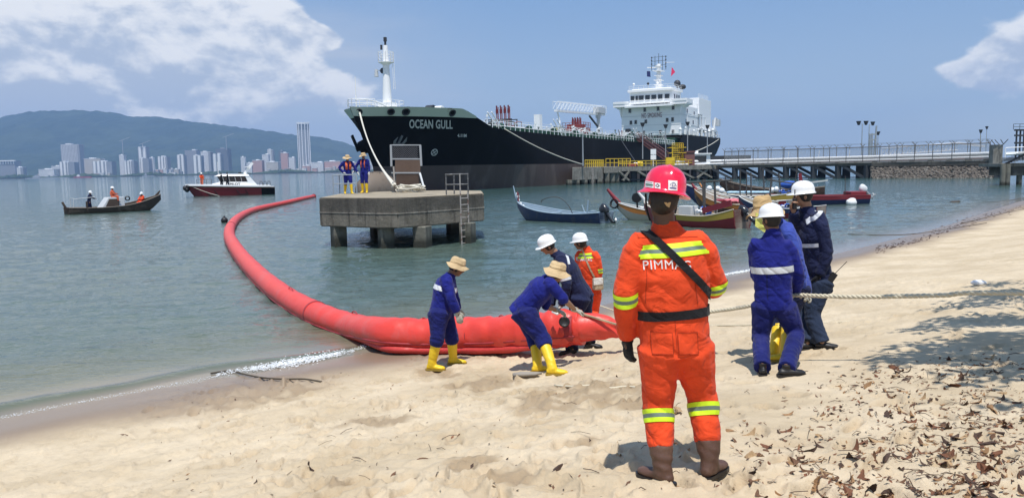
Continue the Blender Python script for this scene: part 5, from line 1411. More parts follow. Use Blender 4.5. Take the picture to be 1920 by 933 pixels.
    for mb, m, nm in covs:
        me = remesh(mb, voxel, 3)
        if not small: wrinkle(me, jl, .0060)
        me.materials.append(MAT[m]); finish(me, True); me.update()
        cv = Cov(me.copy(), bones) if (not small or bands) else None
        if cv: R_cov = cv
        obj(nm, me, R)
        if first is None: first = cv
    # --- gloves, boots, shoes
    for s in 'LR':
        if gloves and s in gloves:
            mb = MB(); w = g['w' + s]; d_ = g['d' + s]; hand(mb, w, d_, g['n' + s], float(g['c' + s]) if not isinstance(g['c' + s], Vector) else .5, .0135, 1.06, int(g['t' + s].x))
            mb.loft([w - d_ * .05, w + d_ * .02], [.038, .036], None, 10)
            me = remesh(mb, .0065 if not small else .012, 2); me.materials.append(MAT[gloves[s]]); finish(me, True); obj('glove', me, R)
        toe = J.get('t' + s, tuple(F)); a = g['a' + s]; k = g['k' + s]
        if boots: rubber_boot(lerp(k, a, boot_top - .16 if boots[0] == 'boot_yellow' else boot_top - .05), a, toe, boots[0], boots[1], R, .072 if boots[0] == 'boot_yellow' else .074, voxel=max(.009, voxel * .9))
        else: rubber_boot(a + UP * .02, a, toe, 'black_leather', 'black_leather', R, .046, voxel=max(.009, voxel * .9), name='shoe')
    hat = None
    if head_gear:
        kind, m = head_gear[0], head_gear[1]; kw = head_gear[2] if len(head_gear) > 2 else {}
        nn = 40 if not small else 14
        if kind == 'full': hat = hard_hat(g['head'], hu, hf, m, R, full=True, n=96, **kw)
        elif kind == 'cap': hat = hard_hat(g['head'], hu, hf, m, R, n=nn, **kw)
        else: hat = sun_hat(g['head'], hu, hf, m, R, n=nn, **kw)
    for b in bands: (first or R_cov).band(*b, R)
    return R, g, first, hat, dict(up=up, F=F, ms=ms, mh=mh, hu=hu, hf=hf, sS=sS)

def pj(Y0, **k):
    out = {}
    for n_, v in k.items():
        if n_ in ('tL', 'tR', 'hup'): out[n_] = v; continue
        if n_ in ('fL', 'fR'):
            p = Gt(*v); out['a' + n_[1]] = p + UP * .10; continue
        out[n_] = P(v[0], v[1], Y0 + (v[2] if len(v) > 2 else 0))
    return out

# the man in the orange coverall and red helmet, back to us
J1 = pj(4.42, head=(1243, 375), neck=(1246, 421, .03), sL=(1197, 457), sR=(1311, 455), eL=(1171, 556, -.03), eR=(1344, 540, .05), wL=(1177, 634, .06), wR=(1318, 532, .28),
        hL=(1238, 648), hR=(1294, 648), kL=(1234, 762, .03), kR=(1318, 752, .06), fL=(1242, 905), fR=(1331, 893), tL=(-.62, .78), tR=(.66, .75), hup=(.17, .05, 1))
gy = [(-.040, -.014, 'hi_vis_yellow'), (-.014, .010, 'reflect_grey'), (.010, .036, 'hi_vis_yellow')]
R1, g1, c1, hat1, f1 = person('man in orange coverall and red full-brim helmet, back to us', J1, 'orange_cloth', skin='skin_shaded', head_gear=('full', 'helmet_red', {'sc': 1.0}), boots=('boot_brown', 'black_leather'),
    gloves={'L': 'black_glove'}, voxel=.0085, bulk=1.16, arm=1.16, leg=1.14, fwd=(0, 1, 0), face=(-.1, 1, -.05), boot_top=.70, waist_w=1.06, hands={'L': ((.05, .15, -1), (.7, .4, .1), .42), 'R': ((-.8, .5, .1), (-.2, .2, -1), .5)})
up1, F1 = f1['up'], f1['F']
c1.band('reflective_band', ('torso',), P(1256, 470, 4.3), up1, [(-.038, -.011, 'hi_vis_yellow'), (-.011, .011, 'reflect_grey'), (.011, .038, 'hi_vis_yellow')], .004, R1)
for s, py in (('L', 780), ('R', 766)):
    ax = (g1['k' + s] - g1['a' + s]).normalized(); c1.band('reflective_band', ('shin' + s, 'thigh' + s), P(1234 if s == 'L' else 1319, py, 4.45), ax, gy, .004, R1)
ax = (g1['eL'] - g1['wL']).normalized(); c1.band('reflective_band', ('foreL', 'armL'), P(1172, 556, 4.4), ax, gy, .004, R1)
ax = (g1['sR'] - g1['eR']).normalized() + Vector((.2, 0, 0)); c1.band('reflective_band', ('foreR', 'armR'), P(1346, 541, 4.45), ax, gy, .004, R1)
c1.band('belt', ('torso', 'hips'), P(1262, 588, 4.35), up1, [(-.027, .027, 'black_web')], .010, R1)
sx = (P(1320, 535, 4.3) - P(1212, 428, 4.3)).normalized(); sn = sx.cross(Vector((0, 1, 0))).normalized()
c1.band('shoulder_strap', ('torso', 'armL'), P(1262, 479, 4.3), sn, [(-.022, .022, 'black_web')], .012, R1)
# lettering on the back, laid on the cloth
def cloth_text(txt, cov, c_, X, Yv, N, width, height, m, name, parent, off=.006, bold=.0, arch=0):
    me = text_mesh(txt, 1.0, bold, 'LEFT', 1.08); co = [v.co.copy() for v in me.vertices]; x0, x1 = min(v.x for v in co), max(v.x for v in co); y0, y1 = min(v.y for v in co), max(v.y for v in co)
    bm = bmesh.new(); bm.from_mesh(me); bmesh.ops.triangulate(bm, faces=bm.faces); bmesh.ops.subdivide_edges(bm, edges=[e for e in bm.edges if e.calc_length() > .12], cuts=2, use_grid_fill=True)
    tree = BVHTree.FromPolygons([tuple(v) for v in cov.co], [tuple(p) for p in cov.poly])
    for v in bm.verts:
        u = ((v.co.x - x0) / (x1 - x0) - .5); w = ((v.co.y - y0) / (y1 - y0) - .5)
        p = c_ + X * (u * width) + Yv * (w * height - arch * u * u) + N * .35
        hit = tree.ray_cast(p, -N, .8)
        v.co = (hit[0] + N * off) if hit[0] else c_ + X * (u * width) + Yv * (w * height)
    bm.to_mesh(me); bm.free(); me.materials.append(MAT[m]); finish(me, False); return obj(name, me, parent)
X1 = f1['sS']; N1 = -F1
def cloth_patch(cov, c_, X, Yv, N, w, h, m, name, parent, off=.004, n=8, skew=0):
    tree = BVHTree.FromPolygons([tuple(v) for v in cov.co], [tuple(p) for p in cov.poly]); vs = []
    for j in range(n + 1):
        for i in range(n + 1):
            u, v = i / n - .5, j / n - .5; p = c_ + X * (u * w + v * skew) + Yv * (v * h) + N * .3; hit = tree.ray_cast(p, -N, .7)
            vs.append((hit[0] + N * off) if hit[0] else None)
    if any(v is None for v in vs): return None
    mb = MB(); mb.add(vs, [(j * (n + 1) + i, j * (n + 1) + i + 1, (j + 1) * (n + 1) + i + 1, (j + 1) * (n + 1) + i) for j in range(n) for i in range(n)]); return mb.build(name, m, parent, smooth=True)
cloth('orange_seam', (.42, .040, .012))
for x_ in (1241, 1289):
    cloth_patch(c1, P(x_, 642, 4.3), X1, up1, N1, .118, .125, 'orange_cloth', 'pocket', R1, .007)
    for dx, dz, w_, h_ in ((0, .0625, .118, .004), (-.058, 0, .004, .125), (.058, 0, .004, .125), (0, -.0625, .118, .004)): cloth_patch(c1, P(x_, 642, 4.3) + X1 * dx + up1 * dz, X1, up1, N1, w_, h_, 'orange_seam', 'seam', R1, .0085)
cloth_patch(c1, P(1256, 446, 4.3), X1, up1, N1, .34, .004, 'orange_seam', 'seam', R1, .004, 14)
cloth_patch(c1, P(1266, 625, 4.3), X1, up1, N1, .004, .16, 'orange_seam', 'seam', R1, .003, 12)
for x_, sk_ in ((1213, .02), (1304, -.02)): cloth_patch(c1, P(x_, 535, 4.3), X1, up1, N1, .004, .22, 'orange_seam', 'seam', R1, .003, 14, sk_)
cloth_text('PIMMAG', c1, P(1251, 495, 4.3), X1, up1, N1, .262, .052, 'print_white', 'lettering', R1, bold=.0, arch=.03)
# stickers on the helmet
hobj, hc = hat1
ht = BVHTree.FromPolygons([tuple(v.co + root_loc(R1)) for v in hobj.data.vertices], [tuple(p.vertices) for p in hobj.data.polygons])
def on_hat(px, py, off): 
    h = ht.ray_cast(CAM, ray(px, py).normalized(), 20); return h[0] + h[1] * off if h[0] else P(px, py, 4.2)
def sticker(x0, x1, y0, y1, m, off=.003, name='sticker', parent=None, n=4, sk=0):
    mb = MB(); vs = [on_hat(x0 + (x1 - x0) * i / n, y0 + (y1 - y0) * j / n + sk * i / n, off) for j in range(n + 1) for i in range(n + 1)]
    mb.add(vs, [(j * (n + 1) + i, j * (n + 1) + i + 1, (j + 1) * (n + 1) + i + 1, (j + 1) * (n + 1) + i) for j in range(n) for i in range(n)]); return mb.build(name, m, parent or R1, smooth=True)
s1 = sticker(1211, 1226, 339, 351, 'sticker_white', sk=2); sticker(1212, 1225, 344.2, 346.6, 'print_green', .0045, 'sticker_print', s1, sk=1.8); sticker(1212.5, 1224, 341, 341.7, 'print_black', .0045, 'sticker_print', s1, sk=1.8); sticker(1212.5, 1224, 348.3, 348.9, 'print_black', .0045, 'sticker_print', s1, sk=1.8)
s2 = sticker(1228, 1238.5, 342, 353, 'sticker_white', sk=1.5)
mb = MB(); cxs, cys = 1233.4, 348.2
mb.add([on_hat(cxs, cys - 4.2, .0045), on_hat(cxs + 4.0, cys + .3, .0045), on_hat(cxs, cys + 4.4, .0045), on_hat(cxs - 4.0, cys - .3, .0045)], [(0, 3, 2, 1)]); mb.build('sticker_print', 'print_black', s2)
mb = MB(); mb.add([on_hat(cxs - 1.6, cys - 1.5, .006), on_hat(cxs + 1.6, cys - 1.4, .006), on_hat(cxs + 1.6, cys + 1.6, .006), on_hat(cxs - 1.6, cys + 1.5, .006)], [(0, 3, 2, 1)]); mb.build('sticker_print', 'sticker_white', s2)
s3 = sticker(1253, 1269.5, 338, 357, 'sticker_white', sk=1)
def flat_line(pts, w, off, m, par):
    mb = MB(); n = len(pts)
    for (a, b), (c_, d_) in zip(pts, pts[1:]):
        L = math.hypot(c_ - a, d_ - b) or 1; nx, ny = -(d_ - b) / L * w, (c_ - a) / L * w
        mb.add([on_hat(a + nx, b + ny, off), on_hat(c_ + nx, d_ + ny, off), on_hat(c_ - nx, d_ - ny, off), on_hat(a - nx, b - ny, off)], [(0, 1, 2, 3)])
    return mb.build('sticker_print', m, par)
flat_line([(1259, 343), (1262, 342.4), (1265, 343.6), (1266, 346), (1264.5, 348.8), (1260, 349.4), (1260.6, 344.6)], .45, .0048, 'print_blue', s3)
flat_line([(1256.6, 347), (1258, 344)], .4, .0048, 'print_blue', s3); flat_line([(1267, 347.6), (1268, 349)], .4, .0048, 'print_blue', s3)
sticker(1255.5, 1267.5, 351.2, 353.4, 'print_blue', .0048, 'sticker_print', s3, sk=.8)
mb = MB(); c_ = g1['head'] - f1['hf'] * .10 - f1['hu'] * .012; mb.plate([c_ + X1 * -.022, c_ + X1 * .018, c_ + X1 * .008 - UP * .03, c_ - X1 * .008 - UP * .02], .006); mb.build('helmet_strap', 'khaki_cloth', R1)
mb = MB(); s_ = X1
for q in (-1,): mb.tube(catmull([hc + s_ * q * .105, g1['head'] + s_ * q * .088 - f1['hu'] * .04, g1['head'] + s_ * q * .05 + F1 * .03 - f1['hu'] * .12], 5), .006, 5)
mb.build('chin_strap', 'black_web', R1)
for s in 'LR': pass

# man in blue with straw coloured hat, left of the pulling crew
Jb = pj(10.3, head=(856, 501, .03), neck=(845, 515, .03), sL=(836, 523, -.16), sR=(842, 521, .2), hL=(823, 585, -.12), hR=(829, 585, .12), eL=(846, 560, -.22), eR=(851, 556, .26), wL=(858, 585, -.2), wR=(858, 580, .22),
        kL=(820, 634, -.2), kR=(847, 632, .1), fL=(810, 693), fR=(850, 682), tL=(1, -.25), tR=(1, -.05), hup=(.35, 0, 1))
Rb, gb, cb, _, fb = person('man in blue workwear and tan sun hat walking beside the red boom', Jb, 'blue_cloth', 'blue_trouser_shaded', skin='skin_brown', head_gear=('hat', 'straw_cloth', {'droop': .035, 'ph': 1.0}), boots=('boot_yellow', 'boot_sole'), gloves={'L': 'grey_glove', 'R': 'grey_glove'},
    fwd=(1, 0, -.3), face=(1, -.15, -.5), bulk=1.22, arm=1.18, leg=1.25, boot_top=.30, hem=.06, hands={'L': ((.25, -.1, -1), (-.2, .9, 0), .4)})
cb.band('reflective_band', ('torso',), P(822, 538, 10.2), fb['up'], [(-.032, .032, 'reflect_white')], .005, Rb)
# crouching man in straw hat
Jc = pj(9.55, head=(1043, 511, .0), neck=(1032, 522, .0), sL=(1030, 530, -.20), sR=(1024, 524, .20), hL=(979, 582, -.12), hR=(983, 578, .14), eL=(1056, 560, -.22), eR=(1024, 574, .22), wL=(1078, 580, .15), wR=(1044, 581, .32),
        kL=(1017, 633, -.18), kR=(1003, 636, .14), fL=(1036, 702), fR=(1008, 697), tL=(1, -.08), tR=(1, .25), hup=(.30, -.05, .95))
Rc, gc, cc_, _, fc = person('man in blue with wide straw sun hat crouching to grip the boom end', Jc, 'blue_cloth', 'blue_trouser_shaded', skin='skin_tan', head_gear=('hat', 'straw_cloth', {'brim': .185, 'droop': .055, 'ph': 2.2}), boots=('boot_yellow', 'boot_sole'), gloves={'L': 'grey_glove', 'R': 'grey_glove'},
    fwd=(.7, 0, -.7), face=(1, .2, -.45), bulk=1.26, arm=1.12, leg=1.34, boot_top=.34, sleeve=.12, hem=.10, hands={'L': ((.8, .3, -.3), (0, .2, -1), .8), 'R': ((.8, .1, -.3), (0, -.1, -1), .8)})
# man in navy coverall behind him
Jn = pj(11.0, head=(1027, 461, -.02), neck=(1041, 474, .0), sL=(1052, 488, -.20), sR=(1050, 480, .22), hL=(1087, 557, -.12), hR=(1092, 552, .14), eL=(1064, 536, -.26), eR=(1040, 530, .22), wL=(1052, 572, -.22), wR=(1034, 572, .10),
        kL=(1076, 606, -.1), kR=(1100, 604, .16), fL=(1072, 664), fR=(1106, 652), tL=(-1, -.35), tR=(.9, -.3), hup=(-.38, -.1, 1))
Rn, gn, cn, _, fn_ = person('man in dark navy coverall and white helmet bending over the boom', Jn, 'navy_cloth', skin='skin_tan', head_gear=('cap', 'helmet_white'), fwd=(-.8, 0, -.6), face=(-1, -.1, -.55), bulk=1.36, arm=1.25, leg=1.2, gloves={'L': 'grey_glove'}, hands={'L': ((-.5, 0, -.8), (-.5, 0, .3), .6)})
cn.band('reflective_band', ('armL',), P(1060, 523, 10.8), (gn['sL'] - gn['eL']), [(-.022, .022, 'reflect_white')], .005, Rn)
cn.band('reflective_band', ('torso', 'armL'), P(1063, 476, 10.9), Vector((1, 0, .15)), [(-.018, .018, 'reflect_white')], .005, Rn, (P(1063, 474, 10.8), .17))
# small man in orange with shoulder bag
Jo = pj(12.6, head=(1088, 455, .0), neck=(1098, 465, .02), sL=(1086, 477, .10), sR=(1117, 478, -.08), hL=(1100, 548, .06), hR=(1116, 548, -.04), eL=(1083, 505, .25), eR=(1124, 508, -.05), wL=(1082, 530, .35), wR=(1120, 528, .10),
        kL=(1100, 590, .06), kR=(1113, 590, -.05), fL=(1100, 632), fR=(1114, 636), tL=(-.6, .8), tR=(-.5, .8), hup=(-.12, 0, 1))
Ro, go, co_, _, fo = person('man in orange coverall and white helmet standing behind the navy man', Jo, 'orange_cloth', skin='skin_brown', head_gear=('cap', 'helmet_white'), fwd=(-.35, .9, 0), face=(-1, .5, -.2), bulk=1.05, arm=1.05, leg=1.05)
co_.band('reflective_band', ('torso',), P(1104, 479, 12.5), fo['up'], [(-.045, -.015, 'hi_vis_yellow'), (-.015, .01, 'reflect_grey'), (.01, .04, 'hi_vis_yellow')], .004, Ro)
co_.band('reflective_band', ('armR', 'foreR'), P(1124, 508, 12.5), UP, [(-.04, -.012, 'hi_vis_yellow'), (-.012, .01, 'reflect_grey'), (.01, .035, 'hi_vis_yellow')], .004, Ro)
cloth_text('PIMMAG', co_, P(1104, 487, 12.4), fo['sS'], fo['up'], -fo['F'], .27, .055, 'print_white', 'lettering', Ro, bold=.01)
sx = (P(1122, 530, 12.5) - P(1092, 470, 12.5)).normalized(); co_.band('shoulder_strap', ('torso',), P(1106, 500, 12.5), sx.cross(Vector((.3, 1, 0))).normalized(), [(-.014, .014, 'brown_bag')], .010, Ro)
BG = thing('shoulder_bag', 'khaki canvas shoulder bag on the hip of the small man in orange', 'bag', P(1121, 532, 12.35))
mb = MB(); c_ = P(1121, 532, 12.4); mb.box(c_, (.17, .10, .20), rz=.4); me = remesh(mb, .02, 2); me.materials.append(MAT['brown_bag']); finish(me, True); obj('pouch', me, BG)
mb = MB(); mb.box(c_ + Vector((0, -.056, .05)), (.17, .014, .11), rz=.4); mb.build('flap', 'white_cloth', BG, bevel=.005)

# three men hauling on the right
Jr = pj(7.8, head=(1446, 412, .0), neck=(1450, 433, .0), sL=(1415, 458, .04), sR=(1478, 462, -.02), hL=(1432, 570, .03), hR=(1470, 573, .0), eL=(1420, 520, .26), eR=(1497, 515, .0), wL=(1465, 553, .32), wR=(1492, 549, .15),
        kL=(1426, 634, .04), kR=(1494, 628, .0), fL=(1430, 702), fR=(1474, 705), tL=(.25, 1), tR=(1, .05), hup=(-.02, .1, 1))
Rr, gr, cr_, _, fr = person('man in bright blue workwear and white helmet hauling the rope, back to us', Jr, 'blue_cloth', 'blue_trouser_shaded', hem=.04, skin='skin_brown', head_gear=('cap', 'helmet_white'), fwd=(.1, 1, 0), face=(-.5, 1, -.1), bulk=1.12, arm=1.12, leg=1.12, voxel=.0095, gloves={'L': 'grey_glove', 'R': 'grey_glove'},
    hands={'L': ((.95, .1, -.1), (0, 0, -1), 1.0), 'R': ((.85, -.1, -.3), (-.3, 0, -1), 1.0)})
cr_.band('reflective_band', ('torso',), P(1432, 508, 7.7), fr['up'], [(-.034, .034, 'reflect_white')], .005, Rr)
cloth_patch(cr_, P(1443, 471, 7.6), fr['sS'], fr['up'], -fr['F'], .34, .006, 'navy_cloth', 'seam', Rr, .004, 12)
cloth_patch(cr_, P(1443, 540, 7.6), fr['sS'], fr['up'], -fr['F'], .005, .28, 'navy_cloth', 'seam', Rr, .003, 12)
Jk = pj(8.35, head=(1432, 397, .0), neck=(1450, 412, .02), sL=(1474, 428, -.10), sR=(1458, 420, .24), hL=(1499, 535, -.06), hR=(1484, 532, .16), eL=(1496, 490, -.20), eR=(1450, 480, .25), wL=(1503, 548, -.12), wR=(1470, 530, .2),
        kL=(1478, 600, -.04), kR=(1462, 602, .12), fL=(1474, 676), fR=(1452, 672), tL=(-1, .1), tR=(-1, .1), hup=(-.20, -.05, 1))
Rk, gk, ck, _, fk = person('man in faded blue shirt and khaki bucket hat, between the blue and the navy men', Jk, 'blue_faded', 'navy_cloth', skin='skin_brown', head_gear=('hat', 'khaki_cloth', {'brim': .205, 'droop': .07, 'ph': .4, 'crown': .125}), boots=('boot_yellow', 'boot_sole'), fwd=(-1, 0, -.2), face=(-1, -.2, -.2), bulk=1.2, arm=1.18, leg=1.1, hem=.10, boot_top=.3,
    gloves={'L': 'grey_glove'}, hands={'L': ((.75, -.2, -.5), (-.4, 0, -1), 1.0)})
mb = MB(); c_ = P(1424, 418, 8.2); mb.plate([P(1417, 398, 8.2), P(1428, 404, 8.2), P(1440, 428, 8.2), P(1434, 436, 8.2), P(1416, 424, 8.2)], .01); mb.build('neck_cloth', 'yellow_cloth', Rk)
Jx = pj(8.75, head=(1506, 367, .0), neck=(1513, 390, .02), sL=(1503, 404, .20), sR=(1536, 408, -.16), hL=(1523, 525, .10), hR=(1540, 527, -.10), eL=(1490, 424, .10), eR=(1551, 474, -.20), wL=(1488, 396, -.04), wR=(1537, 515, -.18),
        kL=(1510, 590, .08), kR=(1521, 590, -.14), fL=(1512, 655), fR=(1541, 654), tL=(1, .05), tR=(1, -.2), hup=(-.06, 0, 1))
Rx, gx, cx, _, fx = person('man in navy jacket, jeans and white helmet speaking into a handheld radio', Jx, 'navy_cloth', 'jeans_cloth', skin='skin_tan', head_gear=('cap', 'helmet_white'), fwd=(-.8, .5, 0), face=(-1, .15, -.05), bulk=1.22, arm=1.2, leg=1.18, hem=.14, gloves={'R': 'black_glove'}, voxel=.0095,
    hands={'L': ((.0, -.1, 1), (.2, -1, 0), 1.1), 'R': ((-.2, 0, -1), (-.4, .8, 0), .6)})
cx.band('reflective_band', ('torso', 'armR'), P(1529, 403, 8.6), Vector((.62, 0, -.62)), [(-.02, .02, 'reflect_white')], .006, Rx, (P(1529, 403, 8.55), .155))
cx.band('reflective_band', ('torso',), P(1516, 461, 8.6), fx['up'], [(-.022, .022, 'reflect_white')], .006, Rx, (P(1512, 461, 8.6), .17))
RA = thing('handheld_radio', 'black handheld radio held to the mouth of the man in navy', 'radio', P(1488, 383, 8.68))
mb = MB(); c_ = P(1490, 382, 8.68); mb.box(c_, (.045, .035, .12)); mb.build('case', 'black_leather', RA, bevel=.005)
mb = MB(); mb.cyl(c_ + UP * .06, c_ + UP * .16, .006); mb.build('antenna', 'black_leather', RA)
RB = thing('belt_radio', 'black two-way radio with long aerial hanging at the hip of the man in navy', 'radio', P(1560, 520, 8.55))
mb = MB(); mb.beam(P(1551, 533, 8.55), P(1566, 512, 8.55), .035, .065, up=Vector((0, 1, 0))); mb.build('case', 'black_leather', RB, bevel=.004)
mb = MB(); mb.cyl(P(1566, 512, 8.55), P(1588, 490, 8.55), .004); mb.build('antenna', 'black_leather', RB)

# ---- template for far figures
def stance(base, yaw, h=1.72, arms=('down', 'down'), sit=False, lean=0.0, step=.10):
    k = h / 1.72; c_, s_ = math.cos(yaw), math.sin(yaw); X = Vector((c_, s_, 0)); Yv = Vector((-s_, c_, 0)); b = Vector(base)   # Yv is forward
    def p(x_, y_, z_): return b + X * (x_ * k) + Yv * (y_ * k) + UP * (z_ * k)
    hz = .92 if not sit else .42; ln = lean
    g = dict(hL=p(-.09, 0, hz), hR=p(.09, 0, hz), sL=p(-.18, ln, hz + .50), sR=p(.18, ln, hz + .50), neck=p(0, ln * 1.1, hz + .55), head=p(0, ln * 1.3 + .02, hz + .70))
    if sit: g.update(kL=p(-.12, .42, .46), kR=p(.12, .42, .46), aL=p(-.12, .45, .09), aR=p(.12, .45, .09))
    else: g.update(kL=p(-.10, .02 + step * .6, .50), kR=p(.10, .02 - step * .2, .50), aL=p(-.11, step, .09), aR=p(.11, -step, .09))
    for s, x_ in (('L', -1), ('R', 1)):
        a = arms[0 if s == 'L' else 1]
        if a == 'down': g['e' + s] = p(x_ * .25, ln * .6 + .02, hz + .22); g['w' + s] = p(x_ * .27, ln * .6 + .08, hz - .02)
        elif a == 'fwd': g['e' + s] = p(x_ * .22, ln + .14, hz + .26); g['w' + s] = p(x_ * .12, ln + .36, hz + .22)
        elif a == 'hip': g['e' + s] = p(x_ * .38, -.05, hz + .25); g['w' + s] = p(x_ * .20, .06, hz + .04)
        elif a == 'out': g['e' + s] = p(x_ * .33, .05, hz + .26); g['w' + s] = p(x_ * .42, .16, hz + .04)
    g['tL'] = tuple(Yv * .9 - X * .2); g['tR'] = tuple(Yv * .9 + X * .2)
    return {q: v for q, v in g.items()}, Yv
def far_person(label, base, yaw, top, gear, h=1.72, arms=('down', 'down'), sit=False, lean=0, boots=None, vest=None, step=.1, voxel=.026, group=None, low=None, skin='skin_brown', gloves=None, straps=0):
    g, Yv = stance(base, yaw, h, arms, sit, lean, step)
    R, gg, cv, _, ff = person(label, g, top, low, skin=skin, head_gear=gear, boots=boots, voxel=voxel, fwd=tuple(Yv), face=tuple(Yv - UP * .2), boot_top=.3, group=group, gloves=gloves, hair=False)
    if vest and straps:
        ms, mh, sS, F = ff['ms'], ff['mh'], ff['sS'], ff['F']
        for q in (-1, 1):
            mb = MB(); mb.loft([lerp(mh, ms, .38) + F * .125 + sS * q * .085, lerp(mh, ms, .7) + F * .145 + sS * q * .08, lerp(mh, ms, .97) + F * .10 + sS * q * .08, lerp(mh, ms, 1.06) + sS * q * .085, lerp(mh, ms, .9) - F * .12 + sS * q * .07], [(straps, .03)] * 5, sS, 8)
            mb.build('life_vest', vest, R, smooth=True)
    elif vest:
        mb = MB(); ms, mh = ff['ms'], ff['mh']
        mb.loft([lerp(mh, ms, .25), lerp(mh, ms, .6), lerp(mh, ms, .92), lerp(mh, ms, 1.03)], [(.195, .165), (.205, .175), (.175, .145), (.10, .10)], ff['sS'], 14)
        me = remesh(mb, .02, 2); me.materials.append(MAT[vest]); finish(me, True); obj('life_vest', me, R)
    return R
WH = ('cap', 'helmet_white', {'sc': 1.05})
b1 = ground_on(652, 34.0); b2 = ground_on(683, 34.6)
far_person('man in blue with orange life vest leaning on the rail of the concrete platform', b1, PI + .5, 'blue_cloth', ('hat', 'straw_cloth', {'brim': .20}), 1.66, ('out', 'hip'), boots=('boot_yellow', 'boot_sole'), vest='vest_orange', straps=.055, lean=.03, step=.16, voxel=.020, gloves={'L': 'white_cloth', 'R': 'white_cloth'})
far_person('man in blue and wide hat on the platform, standing nearer the mesh frame', b2, PI - .2, 'blue_cloth', ('hat', 'straw_cloth', {'brim': .20}), 1.76, ('down', 'out'), boots=('boot_yellow', 'boot_sole'), vest='vest_orange', straps=.022, step=.03, voxel=.020, gloves={'L': 'white_cloth', 'R': 'white_cloth'})
pw = S3(21.0, 5.2, 8.3)
far_person('crewman in white overalls standing on the tanker deck behind the forecastle', pw, PI, 'white_cloth', WH, 1.9, ('fwd', 'down'), voxel=.04)
# ------------------------------------------------------------------ oil boom
def boom_mat():
    m = mat('boom_red', (.70, .055, .038), .42, .10, 2.5, col2=(.62, .10, .085), c2s=2.0, c2lo=.5, c2hi=.75, bump=.012, bs=5, spec=.5)
boom_mat(); mat('boom_low', (.52, .040, .032), .5, .12, 3, bump=.02, bs=7); mat('boom_dark', (.34, .030, .035), .5, .12, 3, bump=.02, bs=7)
BOOM = thing('oil_boom', 'long red inflated oil boom curving from the water up onto the sand', 'boom', G(850, 655, 0))
wp = [(588, 368), (562, 374), (535, 380.5), (500, 388), (470, 396), (447, 408), (433, 424), (430, 441), (438, 459), (455, 483), (480, 510), (511, 538), (551, 566), (602, 592), (660, 612)]
pts = [G(a, b, .13) for a, b in wp] + [P(722, 623, 11.75), P(790, 628, 11.45), P(850, 627, 11.3), (P(920, 626, 11.05)), P(985, 621, 10.75), P(1040, 616, 10.5), P(1090, 613, 10.35)]
rad = [.20] + [.235] * 5 + [.24] * 9 + [.235, .225, .225, .225, .225, .22, .20]
path = catmull(pts, 10); rr_ = np.interp(np.linspace(0, len(pts) - 1, len(path)), range(len(pts)), rad)
wob = [1 + .018 * math.sin(i * 1.3) + .012 * math.sin(i * .41) for i in range(len(path))]
mb = MB(); mb.loft(path, [(r * w, r * w * (.97 if i < 145 else min(1.16, .97 + (i - 145) * .01))) for i, (r, w) in enumerate(zip(rr_, wob))], None, 28)
fc = mb.mesh(); fc.update(); co_b = vcos(fc); nb_ = vnor(fc)
nearb = np.clip((22 - co_b[:, 1]) / 10, 0, 1)
dd_ = (vn3(co_b * np.array([5, 5, 7.])) - .5) * .030 + (np.abs(vn3(co_b * np.array([9, 4, 3.]) + 9) - .5)) * -.030 + .007
onsand = np.clip((13.0 - co_b[:, 1]) / 1.2, 0, 1) * np.clip((co_b[:, 0] + 2.2) / .6, 0, 1)
dd_ = dd_ * (.4 + .9 * onsand) * nearb - onsand * .02 * np.abs(np.sin(co_b[:, 0] * 9 + 3 * vn3(co_b * 2.5))) ** 6
fc.vertices.foreach_set('co', (co_b + nb_ * dd_[:, None]).astype(np.float32).ravel()); fc.materials.append(MAT['boom_red']); finish(fc, True, 60); obj('float_chamber', fc, BOOM)
mb = MB(); sl = [path[i] + (Vector((0, 0, 1)).cross((path[min(i + 1, len(path) - 1)] - path[i - 1]).normalized())) * (-rr_[i] * .93) + UP * (-rr_[i] * .42) for i in range(1, len(path) - 1)]
mb.loft(sl, [(.012, .02)] * len(sl), None, 6); mb.build('side_seam', 'boom_dark', BOOM, smooth=True)
for i0 in (118, 140, 160, 182, 200):
    i0 = min(i0, len(path) - 4); a_ = path[i0] + UP * rr_[i0] * 1.0; b_ = path[i0 + 2] + UP * rr_[i0 + 2] * 1.0; mb = MB(); mb.tube(catmull([a_ - UP * .02, a_.lerp(b_, .3) + UP * .035, a_.lerp(b_, .7) + UP * .035, b_ - UP * .02], 4), .010, 5); mb.build('carry_handle', 'boom_dark', BOOM, smooth=True)
# flattened end held by the crew
mb = MB(); e0 = pts[-1]; e1 = P(1128, 612, 10.3); e2 = P(1158, 617, 10.25); e3 = P(1186, 622, 10.2)
mb.loft([pts[-2].lerp(pts[-1], .8), e0, e1, e2, e3], [(.205, .205), (.20, .20), (.13, .18), (.06, .12), (.02, .05)], Vector((0, 1, 0)), 24)
me = mb.mesh(); bm = bmesh.new(); bm.from_mesh(me); bmesh.ops.subdivide_edges(bm, edges=[e for e in bm.edges if e.calc_length() > .1], cuts=3, use_grid_fill=True)
for v in bm.verts:
    w = min(1, max(0, (v.co.x - e0.x) / .4)); v.co += Vector((0, -1, 0)) * (.022 * w * math.sin(v.co.z * 42 + v.co.x * 16)) + UP * (.01 * w * math.sin(v.co.x * 30))
bm.to_mesh(me); bm.free(); me.materials.append(MAT['boom_red']); finish(me, True); obj('end_flap', me, BOOM)
